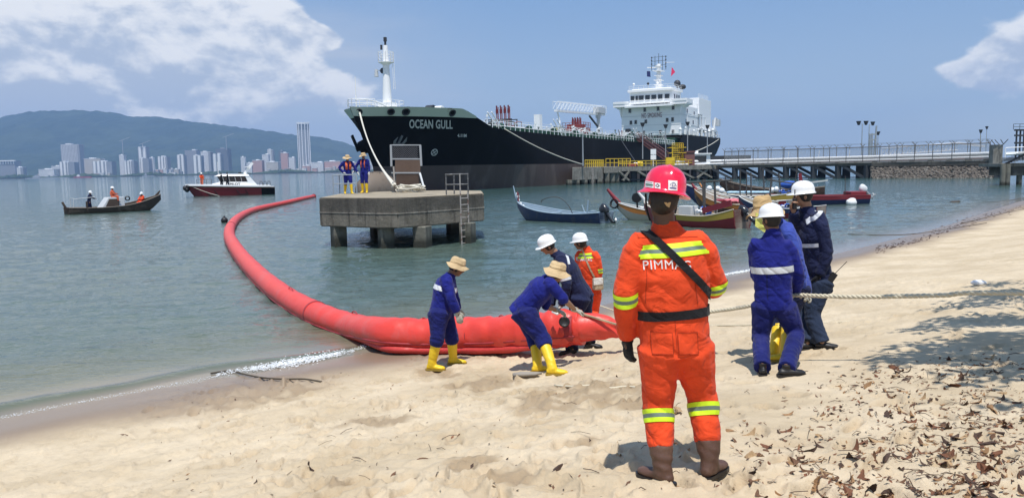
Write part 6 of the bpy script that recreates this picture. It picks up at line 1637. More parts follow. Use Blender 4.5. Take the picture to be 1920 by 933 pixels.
# ballast skirt squashed on the sand under the chamber
sk = [G(628, 612, .02)] + [Vector((p.x, p.y - .02, p.z - .19)) for p in pts[15:]]
pk = catmull(sk, 8); n = len(pk)
mb = MB(); mb.loft(pk, [(.205 * min(1, .3 + i / n * 4, .3 + (n - i) / n * 2.2), .085 * min(1, .3 + i / n * 4, .25 + (n - i) / n * 2.2) * (1 + .06 * math.sin(i * .9))) for i in range(n)], Vector((0, 1, 0)), 18)
mb.build('ballast_skirt', 'boom_low', BOOM, smooth=True)
for i0 in (172, 205):
    i0 = min(i0, len(path) - 4); mb = MB(); mb.loft(path[i0:i0 + 4], [(rr_[i0] * 1.015, rr_[i0] * .985)] * 4, None, 28); mb.build('seam_sleeve', 'boom_dark', BOOM, smooth=True, angle=50)
for i0 in (60, 128):
    mb = MB(); mb.loft([path[i0], path[i0].lerp(path[i0 + 1], .35)], [rr_[i0] * 1.03] * 2, None, 24); mb.build('seam_band', 'boom_dark', BOOM, smooth=True, angle=50)
c_ = P(1058, 603, 10.17); mb = MB(); mb.lathe([(.068, 0), (.075, .012), (.058, .02), (.05, .012), (.001, .012)], c_, 18, axis=Vector((0, -1, .25)), close=False); vl = mb.build('inflation_valve', 'black_leather', BOOM, smooth=True)
c_ = path[0]; t_ = (path[0] - path[3]).normalized(); mb = MB(); mb.cyl(c_ - t_ * .1, c_ + t_ * .25, .23, .17, 14); mb.cyl(c_ + t_ * .1, c_ + t_ * .18, .27, .27, 14); mb.build('end_collar', 'boom_dark', BOOM, smooth=True, angle=40)
mb = MB(); mb.beam(P(1092, 588, 10.25), P(1160, 609, 10.1), .035, .02); mb.build('end_batten', 'brown_bag', BOOM)
mb = MB(); mb.tube([P(1036, 584, 10.2), P(1045, 588, 10.1), P(1052, 584, 10.15)], .02, 6); mb.build('tow_lug', 'ship_white', BOOM, smooth=True)
B0 = G(421, 417, 0); o = MB(); o.ball(B0 + UP * .12, .20, 18); o.cyl(B0 + UP * .3, B0 + UP * .38, .05, n=8); o = o.build('round_buoy', 'black_leather', None, org=B0, smooth=True); tag(o, 'round black buoy floating beside the bend of the red boom', 'buoy')

# ------------------------------------------------------------------ ropes on the beach
mat('rope_cream', (.60, .54, .40), .9, .15, 12); mat('rope_dark', (.075, .06, .04), .9, .2, 12)
TREE = Vector((6.75, 3.2, 0)); TREE.z = float(beach_z(TREE.x, TREE.y))
def twist_rope(name, label, pts, r, lay, m='rope_cream'):
    mb = MB(); rope_twist(mb, pts, r, lay); o = mb.build(name, m, None, org=pts[0], smooth=True); return tag(o, label, 'rope')
hr = P(1497, 553, 7.85)
twist_rope('hauling_rope', 'thick cream laid rope pulled taut from the crew to the right', catmull([P(1160, 606, 10.2), P(1230, 598, 9.6), P(1340, 583, 8.9), P(1400, 574, 8.5), P(1463, 556, 8.05), hr, P(1600, 556, 7.4), P(1760, 553.5, 6.85), P(1920, 549, 6.35), Vector((TREE.x - .25, TREE.y + .1, 2.05))], 8), .0225, .14)
def lay(pxs, dz=.01): return [p + UP * dz for p in catmull([Gt(a, b) for a, b in pxs], 6)]
twist_rope('ground_rope', 'thinner cream rope lying slack on the sand behind the hauling men', [p for p in lay([(1080, 604), (1180, 608)], .4)][:2] + lay([(1240, 613), (1340, 611), (1420, 610), (1500, 608), (1560, 606), (1604, 602)]), .012, .09)
mb = MB(); mb.tube(lay([(395, 702), (432, 697), (455, 703), (490, 710), (530, 713), (570, 713), (603, 718)], .022), .012, 7); o = mb.build('wet_rope', 'rope_dark', None, org=Gt(500, 710), smooth=True); tag(o, 'dark wet rope running out of the wave onto the sand', 'rope')
mb = MB(); mb.tube(lay([(1040, 722), (1075, 724), (1110, 722), (1140, 727), (1175, 724), (1200, 727)], .0), .012, 6); o = mb.build('buried_rope', 'rope_cream', None, org=Gt(1100, 724), smooth=True); tag(o, 'pale half buried rope on the sand right of the crouching man', 'rope')
for lb, pl in (('dark line running from the water onto the far beach, nearest of three', [(1590, 439), (1660, 441), (1720, 438), (1790, 428), (1850, 418)]), ('dark line on the far beach, middle of three', [(1800, 420), (1850, 408), (1895, 397), (1925, 392)]), ('dark line on the far beach, farthest of three at the water edge', [(1840, 380), (1880, 377), (1925, 370)])):
    mb = MB(); mb.tube(lay(pl, .01), .012, 5); o = mb.build('mooring_line', 'rope_dark', None, org=Gt(*pl[0]), smooth=True); tag(o, lb, 'rope')
# foam on the little breaker
mat('foam', (.82, .84, .84), .5, .05, 30)
r = random.Random(12); mb = MB()
for k in range(3000):
    t = r.random() ** .9; px = 405 + t * 290; py = np.interp(px, [405, 430, 500, 560, 620, 660, 700], [703, 696, 687, 676, 664, 656, 646]) + r.gauss(0, 1.8 + 4.4 * math.exp(-((px - 560) / 75) ** 2)) * .62
    if px < 470 and r.random() < .72: continue
    p = G(px, py, .03); s_ = r.uniform(.003, .008) * (1.4 if 520 < px < 640 else 1)
    mb.ball((p.x, p.y, .012 + r.uniform(0, .035)), (s_ * 1.6, s_ * 1.2, s_ * .6), 4)
o = mb.build('sea_foam', 'foam', None, org=G(560, 676, 0)); tag(o, kind='stuff')
mb = MB()
for k in range(700):
    px = r.uniform(1330, 1470); py = np.interp(px, [1330, 1370, 1470], [521, 512, 497]) + r.gauss(0, 1); p = G(px, py, .02); mb.ball((p.x, p.y, .015), r.uniform(.008, .018), 4)
for k in range(420): px = r.uniform(0, 430); p = G(px, np.interp(px, [0, 150, 420], [781, 752, 701]) + r.gauss(0, 1.5), .02); mb.ball((p.x, p.y, .012), r.uniform(.002, .006), 4)
o = mb.build('sea_foam', 'foam', None, org=G(1400, 505, 0)); tag(o, kind='stuff')
# bits lying on the sand
mat('driftwood', (.30, .27, .23), .9, .25, 6, bump=.01, bs=12); mat('litter_white', (.8, .8, .8), .5)
p = Gt(985, 706); mb = MB(); mb.loft([p + Vector((-.15, -.02, .03)), p + Vector((-.05, 0, .035)), p + Vector((.1, .02, .03)), p + Vector((.2, .05, .03))], [(.03, .025), (.045, .03), (.04, .026), (.02, .015)], Vector((0, 1, 0)), 10); o = mb.build('driftwood', 'driftwood', None, org=p, smooth=True); tag(o, 'grey driftwood block beside the crouching man yellow boots', 'driftwood')
p = Gt(1834, 534); mb = MB(); mb.ball(p + UP * .04, (.13, .07, .05), 9); mb.ball(p + Vector((.09, .02, .03)), (.07, .05, .04), 7); o = mb.build('plastic_bag', 'litter_white', None, org=p); tag(o, 'crumpled white plastic bag on the sand at the shadow edge', 'bag')
# ------------------------------------------------------------------ boats
mat('boat_blue', (.018, .035, .10), .5, .15, 3, col2=(.05, .06, .09), c2s=3); mat('boat_lightblue', (.32, .42, .50), .6, .1, 4); mat('boat_red', (.22, .02, .03), .5, .15, 3); mat('boat_pink', (.60, .16, .18), .7, .12, 4); mat('boat_yellow', (.44, .30, .05), .5, .15, 3)
mat('boat_cream', (.52, .46, .37), .6, .1, 3, col2=(.45, .30, .16), c2s=2, c2lo=.55, c2hi=.7); mat('boat_brown', (.09, .045, .03), .7, .3, 2, col2=(.18, .11, .07), c2s=2); mat('boat_white', (.60, .60, .57), .5, .06, 3); mat('boat_navy', (.018, .03, .10), .5, .15, 3)
mat('boat_orange', (.55, .20, .04), .6, .15, 3); mat('boat_dark', (.060, .040, .027), .75, .3, 2, col2=(.12, .085, .06), c2s=1.5); mat('wood_grey', (.24, .20, .16), .85, .2, 4); mat('motor_black', (.02, .021, .024), .3, .1, 5, coat=.3); mat('motor_white', (.72, .73, .74), .35, .05, 5)
mat('pilot_red', (.165, .012, .018), .35, .12, 1.5); mat('drum_blue', (.03, .10, .42), .4); mat('tarp_blue', (.38, .55, .66), .6, .1, 3); mat('float_white', (.8, .8, .78), .4, .05, 3); mat('pole_dark', (.07, .065, .06), .7, .2, 5)
def orient(root, bow_dir): root.rotation_euler[2] = math.atan2(bow_dir[1], bow_dir[0])
def boat_hull(R, L, hb, fb, bow, rise, m, gun, inner, strake=None, stern_w=.72, keel=-.25, n=22, bottom=None, rake=.12, strake_n=None):
    """x forward from stern -L/2 to bow L/2; fb freeboard amidships, bow = extra height at the bow"""
    def sec(i):
        u = i / n; w = hb * (stern_w + (1 - stern_w) * math.sin(min(1, u / .45) * PI / 2)) if u < .45 else hb * math.cos(((u - .45) / .55) ** 1.7 * PI / 2) ** .8 + .015
        z = fb + bow * max(0, (u - .35) / .65) ** 2.4 + rise * max(0, (.3 - u) / .3) ** 1.5; k = keel + (fb + bow * .45 - keel) * max(0, (u - .82) / .18) ** 1.6
        x = -L / 2 + L * u + rake * L * (u ** 6) * .6; return x, w, z, k
    def rows(i, o=0.0):
        x, w, z, k = sec(i); w = max(.004, w - o); q = [(0, k + o), (w * .62, k + o + (z - k) * .10), (w * .86, k + (z - k) * .38), (w * .95, k + (z - k) * .70), (w, z)]
        return [Vector((x, a, b)) for a, b in q], x
    def shell(j0, j1, m_, name, o=0.0, flip=False, push=0.0, n=n):
        mb = MB()
        for sg in (1, -1):
            vs = []
            for i in range(n + 1):
                rw, x = rows(i, o)
                for j in range(j0, j1 + 1): vs.append(Vector((rw[j].x, sg * (rw[j].y + push), rw[j].z)))
            K = j1 - j0 + 1; fs = []
            for i in range(n):
                for j in range(K - 1):
                    q = (i * K + j, (i + 1) * K + j, (i + 1) * K + j + 1, i * K + j + 1); fs.append(q if (sg > 0) != flip else q[::-1])
            mb.add(vs, fs)
        if j1 == 4 and j0 <= 2:      # transom
            rw, x = rows(0, o); a = [Vector((x, q.y, q.z)) for q in rw[j0:]]; b = [Vector((x, -q.y, q.z)) for q in rw[j0:]]
            mb.add(a + b[::-1], [tuple(range(len(a) * 2))])
        return mb.build(name, m_, R, local=True, smooth=True, angle=50)
    h = shell(0, 4, m, 'hull'); shell(0, 4, inner, 'inner_hull', .035, True)
    if strake: shell(3, 4, strake, 'sheer_strake', 0, False, .012, strake_n or n)
    if bottom: shell(0, 1, bottom, 'bottom_stripe', 0, False, .012)
    mb = MB()
    for sg in (1, -1):
        mb.loft([Vector((q[0], sg * (q[1] - .01), q[2] + .015)) for q in (sec(i) for i in range(n + 1))], [(.035, .028)] * (n + 1), Vector((0, 1, 0)), 6)
    mb.build('gunwale', gun, R, local=True, smooth=True, angle=50)
    mb = MB(); zf = keel + .22
    for i in range(1, n - 3):
        a, b = sec(i), sec(i + 1); mb.add([(a[0], a[1] * .8, zf), (b[0], b[1] * .8, zf), (b[0], -b[1] * .8, zf), (a[0], -a[1] * .8, zf)], [(0, 3, 2, 1)])
    mb.build('floor', inner, R, local=True)
    for u in (.22, .45, .66):
        x, w, z, k = sec(int(u * n)); mb = MB(); mb.box((x, 0, z - .10), (.20, w * 1.9, .035)); mb.build('thwart', gun, R, local=True)
    return sec
def outboard(R, x, z, m, tilt=.6, sc=1.0):
    """motor tipped up on the transom; aft is -x"""
    o = MB(); c_, s_ = math.cos(tilt), math.sin(tilt)
    def q(a, b): return Vector((x - (a * c_ + b * s_) * sc, 0, z + (-a * s_ + b * c_) * sc)) if False else Vector((x + (a * c_ - b * s_) * sc, 0, z + (a * s_ + b * c_) * sc))
    Xa = (q(1, 0) - q(0, 0)).normalized(); Za = (q(0, 1) - q(0, 0)).normalized()
    mb = MB(); mb.loft([q(0, .05), q(0, .15), q(0, .38), q(0, .47), q(.02, .50)], [(.15 * sc, .11 * sc), (.22 * sc, .15 * sc), (.21 * sc, .14 * sc), (.15 * sc, .10 * sc), (.04 * sc, .03 * sc)], Xa, 12, power=.7)
    mt = mb.build('outboard_motor', m, R, local=True, smooth=True, angle=50)
    mb = MB(); mb.loft([q(0, .08), q(.02, -.15), q(.03, -.45), q(.02, -.62)], [(.10 * sc, .07 * sc), (.08 * sc, .05 * sc), (.07 * sc, .035 * sc), (.09 * sc, .03 * sc)], Xa, 8); mb.loft([q(-.16, -.52), q(0, -.52), q(.14, -.52)], [(.045 * sc, .045 * sc), (.055 * sc, .055 * sc), (.02 * sc, .02 * sc)], Za, 8); mb.plate([q(-.1, -.40), q(-.22, -.40), q(-.2, -.42), q(-.1, -.43)], .12)
    mb.build('drive_leg', 'metal_galv' if m == 'motor_white' else 'motor_black', mt, local=True, smooth=True, angle=50)
    mb = MB()
    for k in range(3):
        a = k * 2 * PI / 3; c0 = q(-.19, -.52); e = Za * math.cos(a) + Vector((0, 1, 0)) * math.sin(a); f_ = Xa; mb.loft([c0, c0 + e * .06 * sc, c0 + e * .13 * sc], [(.015 * sc, .008), (.05 * sc, .008), (.03 * sc, .006)], Xa * .7 + e.cross(Xa) * .7, 8)
    mb.build('propeller', 'float_white', mt, local=True)
    mb = MB(); mb.box(q(.16, -.05), (.10 * sc, .22 * sc, .30 * sc)); mb.build('clamp_bracket', 'dark_steel', mt, local=True)
def prow(R, pts, m, w=.05, name='prow'):
    mb = MB(); mb.loft(pts, [(w * k, w * 1.6 * k) for k in np.linspace(1.2, .6, len(pts))], Vector((0, 1, 0)), 8); return mb.build(name, m, R, local=True, smooth=True, angle=50)
def heap(R, c_, n, size, mats, seed, name='fishing_gear'):
    r = random.Random(seed)
    for i, m in enumerate(mats):
        mb = MB()
        for k in range(n): mb.ball((c_[0] + r.gauss(0, size[0]), c_[1] + r.gauss(0, size[1]), c_[2] + abs(r.gauss(0, size[2]))), (r.uniform(.05, .14), r.uniform(.05, .12), r.uniform(.03, .08)), 6)
        tag(mb.build(name, m, R, local=True), kind='stuff')
def place(name, label, stern, bow, cat='boat', group='fishing boats moored off the beach'):
    s, b = Vector(stern), Vector(bow); c_ = (s + b) / 2; R = thing(name, label, cat, (c_.x, c_.y, 0), group); orient(R, (b.x - s.x, b.y - s.y)); return R, (b - s).to_2d().length

R, L = place('fishing_boat', 'dark blue open fishing boat with tipped black outboard, alone left of the others', (4.75, 38.5), (.65, 42.6))
sec = boat_hull(R, L, .82, .44, .52, .10, 'boat_blue', 'boat_lightblue', 'boat_lightblue', stern_w=.75)
outboard(R, -L / 2 - .08, .46, 'motor_black', -.75, 1.15)
pr = prow(R, [Vector((L / 2 + .25, 0, .8)), Vector((L / 2 + .55, 0, 1.25)), Vector((L / 2 + .72, 0, 1.85))], 'boat_lightblue', .035)
mb = MB()
for x_, z_, r_ in ((.40, 1.05, .09), (.45, 1.25, .11), (.52, 1.4, .08), (.25, .85, .10), (.05, .72, .10)): mb.ball((L / 2 + x_ - .12, .04, z_), (r_, r_ * .6, r_ * 1.2), 7)
mb.build('streamer', 'float_white', pr, local=True)
mb = MB(); mb.plate([(L / 2 + .22, .08, 1.0), (L / 2 + .32, .08, 1.0), (L / 2 + .36, .08, 1.55), (L / 2 + .24, .08, 1.45)], .02); mb.build('streamer', 'boat_red', pr, local=True)
mb = MB(); mb.tube(catmull([Vector((-.2, -.6, .35)), Vector((0, -.5, .8)), Vector((.4, -.3, 1.2)), Vector((.9, -.1, 1.25)), Vector((1.45, 0, 1.08)), Vector((1.48, 0, .95))], 6), .022, 6); mb.build('bent_pole', 'pole_dark', R, local=True)
mb = MB(); mb.cyl((-1.9, .3, .3), (-2.0, .3, 1.15), .04, n=6); mb.cyl((-1.9, .3, .3), (-1.5, .2, .9), .02, n=5); mb.box((-2.15, .1, .45), (.25, .3, .3)); mb.build('post', 'boat_lightblue', R, local=True)
heap(R, (.9, 0, .22), 10, (.5, .2, .04), ['boat_pink', 'boat_yellow'], 1)

R, L = place('fishing_boat', 'cream and ochre fishing boat with a red prow and black winch wheel', (10.4, 39.0), (5.95, 40.9))
boat_hull(R, L, .85, .42, .50, .1, 'boat_cream', 'boat_white', 'boat_white', strake='boat_orange', bottom='boat_brown')
prow(R, [Vector((L / 2 + .2, 0, .85)), Vector((L / 2 + .5, 0, 1.2)), Vector((L / 2 + .85, 0, 1.62))], 'boat_red', .075)
mb = MB(); mb.lathe([(.20, -.05), (.27, -.05), (.27, .05), (.20, .05), (.20, -.05)], (L / 2 + .45, .05, .85), 14, axis=Vector((.3, 1, .2)), close=False); mb.build('tyre_fender', 'black_leather', R, local=True, smooth=True)
mb = MB(); mb.lathe([(.02, -.08), (.26, -.07), (.27, 0), (.26, .07), (.02, .08)], (L / 2 - .75, 0, 1.15), 16, axis=Vector((.2, 1, 0)), close=False); mb.cyl((L / 2 - .8, 0, .4), (L / 2 - .75, 0, 1.15), .05); mb.cyl((L / 2 - .75, 0, 1.15), (L / 2 - .7, 0, 1.75), .015); mb.build('winch_wheel', 'black_leather', R, local=True, smooth=True, angle=40)
heap(R, (1.0, 0, .42), 26, (.5, .25, .10), ['float_white', 'metal_galv'], 2, 'fishing_net')

R, L = place('fishing_boat', 'red fishing boat with yellow stern, white prow and blue drum, nearest of the boats', (10.15, 33.6), (6.85, 37.9))
boat_hull(R, L, .95, .52, .52, .34, 'boat_red', 'boat_cream', 'boat_cream', strake='boat_yellow', bottom='boat_white', strake_n=12)
prow(R, [Vector((L / 2 + .22, 0, .92)), Vector((L / 2 + .42, 0, 1.2)), Vector((L / 2 + .8, 0, 1.52))], 'boat_white', .065)
mb = MB(); mb.cyl((-.55, -.35, .62), (-.15, -.5, .72), .20, .20, 14); mb.build('drum', 'drum_blue', R, local=True, smooth=True, angle=40)
mb = MB(); mb.box((.25, .1, .70), (.75, .5, .45)); mb.build('crate', 'boat_white', R, local=True, bevel=.02)
mb = MB(); mb.box((1.9, 0, .72), (.9, .9, .30)); mb.build('fore_box', 'drum_blue', R, local=True)
heap(R, (-.1, -.25, .6), 22, (.35, .2, .12), ['float_white'], 3, 'fishing_net')
mb = MB(); mb.beam((-.9, .5, .75), (-2.6, .7, 1.15), .06, .26); mb.build('side_board', 'boat_red', R, local=True)
mb = MB(); mb.lathe([(.2, -.05), (.27, -.04), (.27, .04), (.2, .05), (.2, -.05)], (.95, .2, .72), 16, axis=Vector((.6, .7, .2)), close=False); mb.build('tyre_fender', 'black_leather', R, local=True, smooth=True)
for x_, y_, lx in ((-.15, -.6, 0), (-.95, .4, .12), (-1.55, .35, .12)):
    mb = MB(); mb.cyl((x_, y_, .3), (x_ + lx, y_, 2.15), .05, n=6); mb.build('pole', 'pole_dark', R, local=True)
mb = MB(); mb.cyl((.5, .4, 1.98), (-2.4, .35, 2.12), .045, n=6); mb.cyl((-.1, -.6, 1.6), (.25, -.6, 2.0), .02, n=5); mb.build('cross_pole', 'pole_dark', R, local=True)
outboard(R, -L / 2 - .2, .62, 'motor_black', -.95, 1.0)

R, L = place('fishing_boat', 'grey and cream boat heaped with pink tarpaulin behind the red boat', (14.6, 42.6), (11.1, 45.3))
boat_hull(R, L, .9, .55, .85, .1, 'boat_brown', 'boat_cream', 'boat_cream', strake='boat_orange')
prow(R, [Vector((L / 2 + .2, 0, 1.35)), Vector((L / 2 + .5, 0, 1.75))], 'boat_red', .06)
for m_, cx_, sx_, zz in (('boat_pink', -.3, .5, .70), ('boat_red', .9, .3, .68), ('float_white', -1.3, .3, .7)):
    mb = MB(); r = random.Random(cx_)
    for k in range(14): mb.ball((cx_ + r.gauss(0, sx_ * .7), r.gauss(0, .25), zz + r.uniform(-.05, .1)), (r.uniform(.2, .45), r.uniform(.2, .35), r.uniform(.06, .12)), 8)
    me_ = remesh(mb, .05, 2); me_.materials.append(MAT[m_]); finish(me_, True); obj('tarpaulin', me_, R, local=True)

R, L = place('fishing_boat', 'boat with ochre stern, light blue tarpaulin and round white floats', (18.4, 48.6), (12.2, 52.0))
boat_hull(R, L, 1.0, .75, .8, .28, 'boat_navy', 'boat_white', 'boat_cream', strake='boat_yellow', strake_n=9)
mb = MB()
for k in range(9): mb.ball((.9 - k * .28, .1 * math.sin(k), .98), (.32, .5, .10), 8)
me_ = remesh(mb, .05, 2); me_.materials.append(MAT['tarp_blue']); finish(me_, True); obj('tarpaulin', me_, R, local=True)
for x_, y_, z_ in ((2.3, .1, 1.25), (1.8, -.1, 1.22), (1.45, .2, 1.1), (-1.9, -.5, 1.15), (-2.1, -.6, .95), (-1.6, -.6, 1.1)):
    mb = MB(); mb.ball((x_, y_, z_), .19, 12); mb.build('float', 'float_white', R, local=True, smooth=True)
outboard(R, -L / 2 + .5, 1.1, 'motor_black', .3, 1.1)
heap(R, (-2.6, 0, .9), 16, (.3, .3, .12), ['dark_steel', 'drum_blue'], 9)
for x_, h_ in ((-1.2, 2.5), (-2.2, 2.2), (1.2, 2.0)):
    mb = MB(); mb.cyl((x_, -.4, .6), (x_ + .15, -.3, h_), .045, n=6); mb.build('pole', 'pole_dark', R, local=True)
mb = MB(); mb.cyl((.2, .5, .6), (.2, .5, 2.4), .04, n=6); mb.cyl((-.2, .5, .6), (-.2, .5, 2.3), .04, n=6); mb.build('pole', 'pole_dark', R, local=True)

R, L = place('fishing_boat', 'large brown wooden boat with high bow behind the small boats', (26.2, 64.2), (18.8, 67.2))
boat_hull(R, L, 1.3, .62, .95, .2, 'boat_brown', 'wood_grey', 'boat_brown')
mb = MB(); mb.tube(catmull([Vector((1.0, 0, .6)), Vector((.6, 0, 1.5)), Vector((-.5, 0, 1.2)), Vector((-1.0, 0, .7))], 5), .03, 5); mb.cyl((-1.6, .2, .6), (-1.8, .2, 2.6), .04, n=5); mb.build('pole', 'pole_dark', R, local=True)
mb = MB(); mb.ball((-1.2, 0, 1.0), (.8, .5, .35), 10); me_ = remesh(mb, .06, 1); me_.materials.append(MAT['drum_blue']); finish(me_, True); obj('tarpaulin', me_, R, local=True)
mb = MB(); mb.plate([(-2.3, .3, 1.0), (-2.0, .3, 1.0), (-1.9, .3, 1.9), (-2.15, .3, 2.0)], .03); mb.build('flag', 'boat_red', R, local=True)
mb = MB(); mb.beam((-2.2, .4, 1.1), (-4.2, .4, 1.35), .12, .12); mb.build('boom_pole', 'boat_white', R, local=True)

R, L = place('fishing_boat', 'navy boat with red interior and tipped white outboard, rightmost of the boats', (24.1, 52.3), (16.7, 51.6))
boat_hull(R, L, .85, .58, .3, .0, 'boat_navy', 'boat_red', 'boat_red', strake='boat_red', stern_w=.8)
outboard(R, -L / 2 - .05, .82, 'motor_white', -.85, 1.15)
mb = MB(); mb.box((-L / 2 + .75, 0, .72), (1.1, 1.0, .22)); mb.build('stern_locker', 'boat_red', R, local=True, bevel=.02)
mb = MB(); mb.cyl((-L / 2 + 1.5, .1, .3), (-L / 2 + 1.5, .1, 1.9), .025, n=5); mb.build('pole', 'pole_dark', R, local=True)
p = G(1590, 383, 0); mb = MB(); mb.ball(p + Vector((0, -.5, .14)), (.36, .3, .26), 12); mb.ball(p + Vector((.05, -.5, .32)), (.26, .22, .14), 10); mb.ball(p + Vector((-.2, -.5, .2)), (.16, .2, .16), 8); me_ = remesh(mb, .04, 2); me_.materials.append(MAT['float_white']); finish(me_, True); o = obj('white_buoy', me_, None, org=p); tag(o, 'lumpy white mooring buoy floating against the navy boat', 'buoy')
p = G(1790, 379, 0); mb = MB(); mb.ball(p, (.35, .15, .10), 8); mb.ball(p + Vector((.25, 0, .03)), (.12, .1, .08), 6); o = mb.build('floating_log', 'boat_dark', None, org=p, smooth=True); tag(o, 'small dark piece of wood floating off the right beach', 'driftwood')

R, L = place('fishing_boat', 'small maroon skiff with net heap and bare poles right of the red boat', (15.6, 38.6), (12.6, 41.6))
boat_hull(R, L, .8, .5, .6, .15, 'boat_red', 'boat_white', 'boat_cream', strake='boat_blue')
heap(R, (.2, 0, .5), 24, (.7, .25, .1), ['float_white', 'dark_steel', 'drum_blue'], 14, 'fishing_net')
for x_, h_ in ((-.8, 1.9), (.6, 2.1)):
    mb = MB(); mb.cyl((x_, .2, .3), (x_ - .1, .1, h_), .045, n=6); mb.build('pole', 'pole_dark', R, local=True)
mb = MB(); mb.cyl((-.9, .1, 1.75), (.7, .1, 1.95), .035, n=6); mb.build('cross_pole', 'pole_dark', R, local=True)

R, L = place('fishing_boat', 'narrow grey-blue boat lying between the pink tarpaulin boat and the white floats', (16.4, 45.2), (12.4, 48.8))
boat_hull(R, L, .75, .55, .75, .1, 'boat_lightblue', 'boat_white', 'boat_cream', strake='boat_red')
prow(R, [Vector((L / 2 + .2, 0, 1.2)), Vector((L / 2 + .55, 0, 1.75))], 'boat_orange', .05)
heap(R, (.4, 0, .6), 20, (.8, .2, .1), ['dark_steel', 'float_white', 'boat_red'], 24, 'fishing_net')
mb = MB(); mb.cyl((-.4, .2, .3), (-.3, .1, 2.3), .045, n=6); mb.build('pole', 'pole_dark', R, local=True)

# wooden work boat with three men, left
R, L = place('work_boat', 'dark wooden work boat with upswept bow carrying three men', (-33.9, 58.6), (-29.5, 63.8), group='boats with crew offshore')
del R['group']
boat_hull(R, L, .95, .42, .85, .08, 'boat_dark', 'wood_grey', 'boat_dark', stern_w=.6)
mb = MB(); mb.loft([Vector((L / 2 + .1, 0, 1.15)), Vector((L / 2 + .45, 0, 1.55))], [(.05, .12), (.03, .06)], Vector((0, 1, 0)), 6); mb.build('prow', 'boat_dark', R, local=True)
mb = MB(); mb.add([(-1.0, -.5, .4), (.75, -.5, .4), (.75, .5, .4), (-1.0, .5, .4), (-.45, -.42, 1.18), (.75, -.42, 1.18), (.75, .42, 1.18), (-.45, .42, 1.18)], [(3, 2, 1, 0), (4, 5, 6, 7), (0, 1, 5, 4), (1, 2, 6, 5), (2, 3, 7, 6), (3, 0, 4, 7)]); cbn = mb.build('engine_box', 'ship_grey', R, local=True, bevel=.02)
mb = MB(); mb.add([(-.75, -.53, .46), (.3, -.53, .46), (.3, -.48, 1.05), (-.42, -.48, 1.05)], [(0, 1, 2, 3)]); mb.build('box_opening', 'boat_dark', cbn, local=True)
mb = MB(); mb.lathe([(.12, -.06), (.2, -.05), (.2, .05), (.12, .06), (.12, -.06)], (.95, -.55, 1.05), 14, axis=Vector((.2, 1, 0)), close=False); mb.build('tyre_fender', 'black_leather', R, local=True, smooth=True)
mb = MB(); mb.tube([Vector((-3.0, -.3, .45)), Vector((-2.95, -.3, 1.15)), Vector((-1.4, -.3, 1.25))], .03, 6); mb.tube([Vector((-2.95, .4, .45)), Vector((-2.95, .4, 1.2)), Vector((-2.95, -.3, 1.2))], .03, 6); mb.build('tiller_rail', 'ship_grey', R, local=True)
mb = MB(); mb.beam((-L / 2 + .05, 0, .3), (-L / 2 - .25, 0, .95), .1, .14); mb.beam((-2.2, -.75, .3), (-2.2, -.75, .95), .12, .12); mb.build('stern_post', 'boat_dark', R, local=True)
def in_boat(R, x_, y_, z_): return R.location + Matrix.Rotation(R.rotation_euler[2], 3, 'Z') @ Vector((x_, y_, z_))
far_person('man in navy and white helmet standing at the stern of the wooden work boat', in_boat(R, -1.75, 0, .05), -PI / 2 + .1, 'navy_cloth', WH, 1.62, ('fwd', 'down'), lean=.10, voxel=.03)
far_person('man in orange sitting on the grey engine box of the wooden boat', in_boat(R, .0, -.1, 1.18 - .36), -PI / 2 + .2, 'vest_orange', WH, 1.6, ('fwd', 'fwd'), sit=True, vest='vest_orange', voxel=.03)
far_person('man in red-orange life vest crouching in the bow of the wooden boat', in_boat(R, 2.35, 0, .30), PI - .3, 'orange_cloth', WH, 1.6, ('fwd', 'fwd'), sit=True, vest='vest_orange', voxel=.03)

# pilot boat
R, L = place('pilot_boat', 'dark red pilot boat with white cabin and slanted mast', (-32.4, 105.5), (-42.0, 101.9))
del R['group']
H_ = L / 2
def psec(u):
    w = 1.75 * (1 if u < .5 else math.cos(((u - .5) / .5) ** 1.8 * PI / 2) ** .75 + .02); z = 1.02 + .38 * u ** 1.3; return -H_ + 2 * H_ * u + (.9 * u ** 6), w, z
def pshell(a0, a1, m, name, u0=0, u1=1, push=0):
    mb = MB(); n = 26
    for sg in (1, -1):
        vs = []
        for i in range(n + 1):
            u = u0 + (u1 - u0) * i / n; x, w, z = psec(u)
            for q in (a0, (a0 + a1) / 2, a1): vs.append(Vector((x - (1 - q) * 1.3 * u ** 8, sg * (w * (.80 + .20 * q) + push), -.5 + (z + .5) * q)))
        fs = []
        for i in range(n):
            for j in range(2):
                q = (i * 3 + j, (i + 1) * 3 + j, (i + 1) * 3 + j + 1, i * 3 + j + 1); fs.append(q if sg > 0 else q[::-1])
        mb.add(vs, fs)
    if u0 == 0:
        x, w, z = psec(0); mb.add([(x, w * .8, -.5), (x, w, z), (x, -w, z), (x, -w * .8, -.5)], [(0, 1, 2, 3)])
    return mb.build(name, m, R, local=True, smooth=True, angle=40)
pshell(0, .9, 'pilot_red', 'hull'); pshell(.9, 1.0, 'boat_dark', 'rubbing_strake', push=.05); pshell(.0, .9, 'hull_black', 'stern_side', 0, .17, .02)
mb = MB(); n = 20
for i in range(n):
    a, b = psec(i / n), psec((i + 1) / n); mb.add([(a[0], a[1], a[2] + .02), (b[0], b[1], b[2] + .02), (b[0], -b[1], b[2] + .02), (a[0], -a[1], a[2] + .02)], [(0, 3, 2, 1)])
mb.build('deck', 'ship_white', R, local=True)
mb = MB()
for sg in (1, -1): mb.loft([Vector((psec(u)[0], sg * psec(u)[1], psec(u)[2] + .10)) for u in np.linspace(0.05, 1, 16)], [(.03, .14)] * 16, Vector((0, 1, 0)), 6)
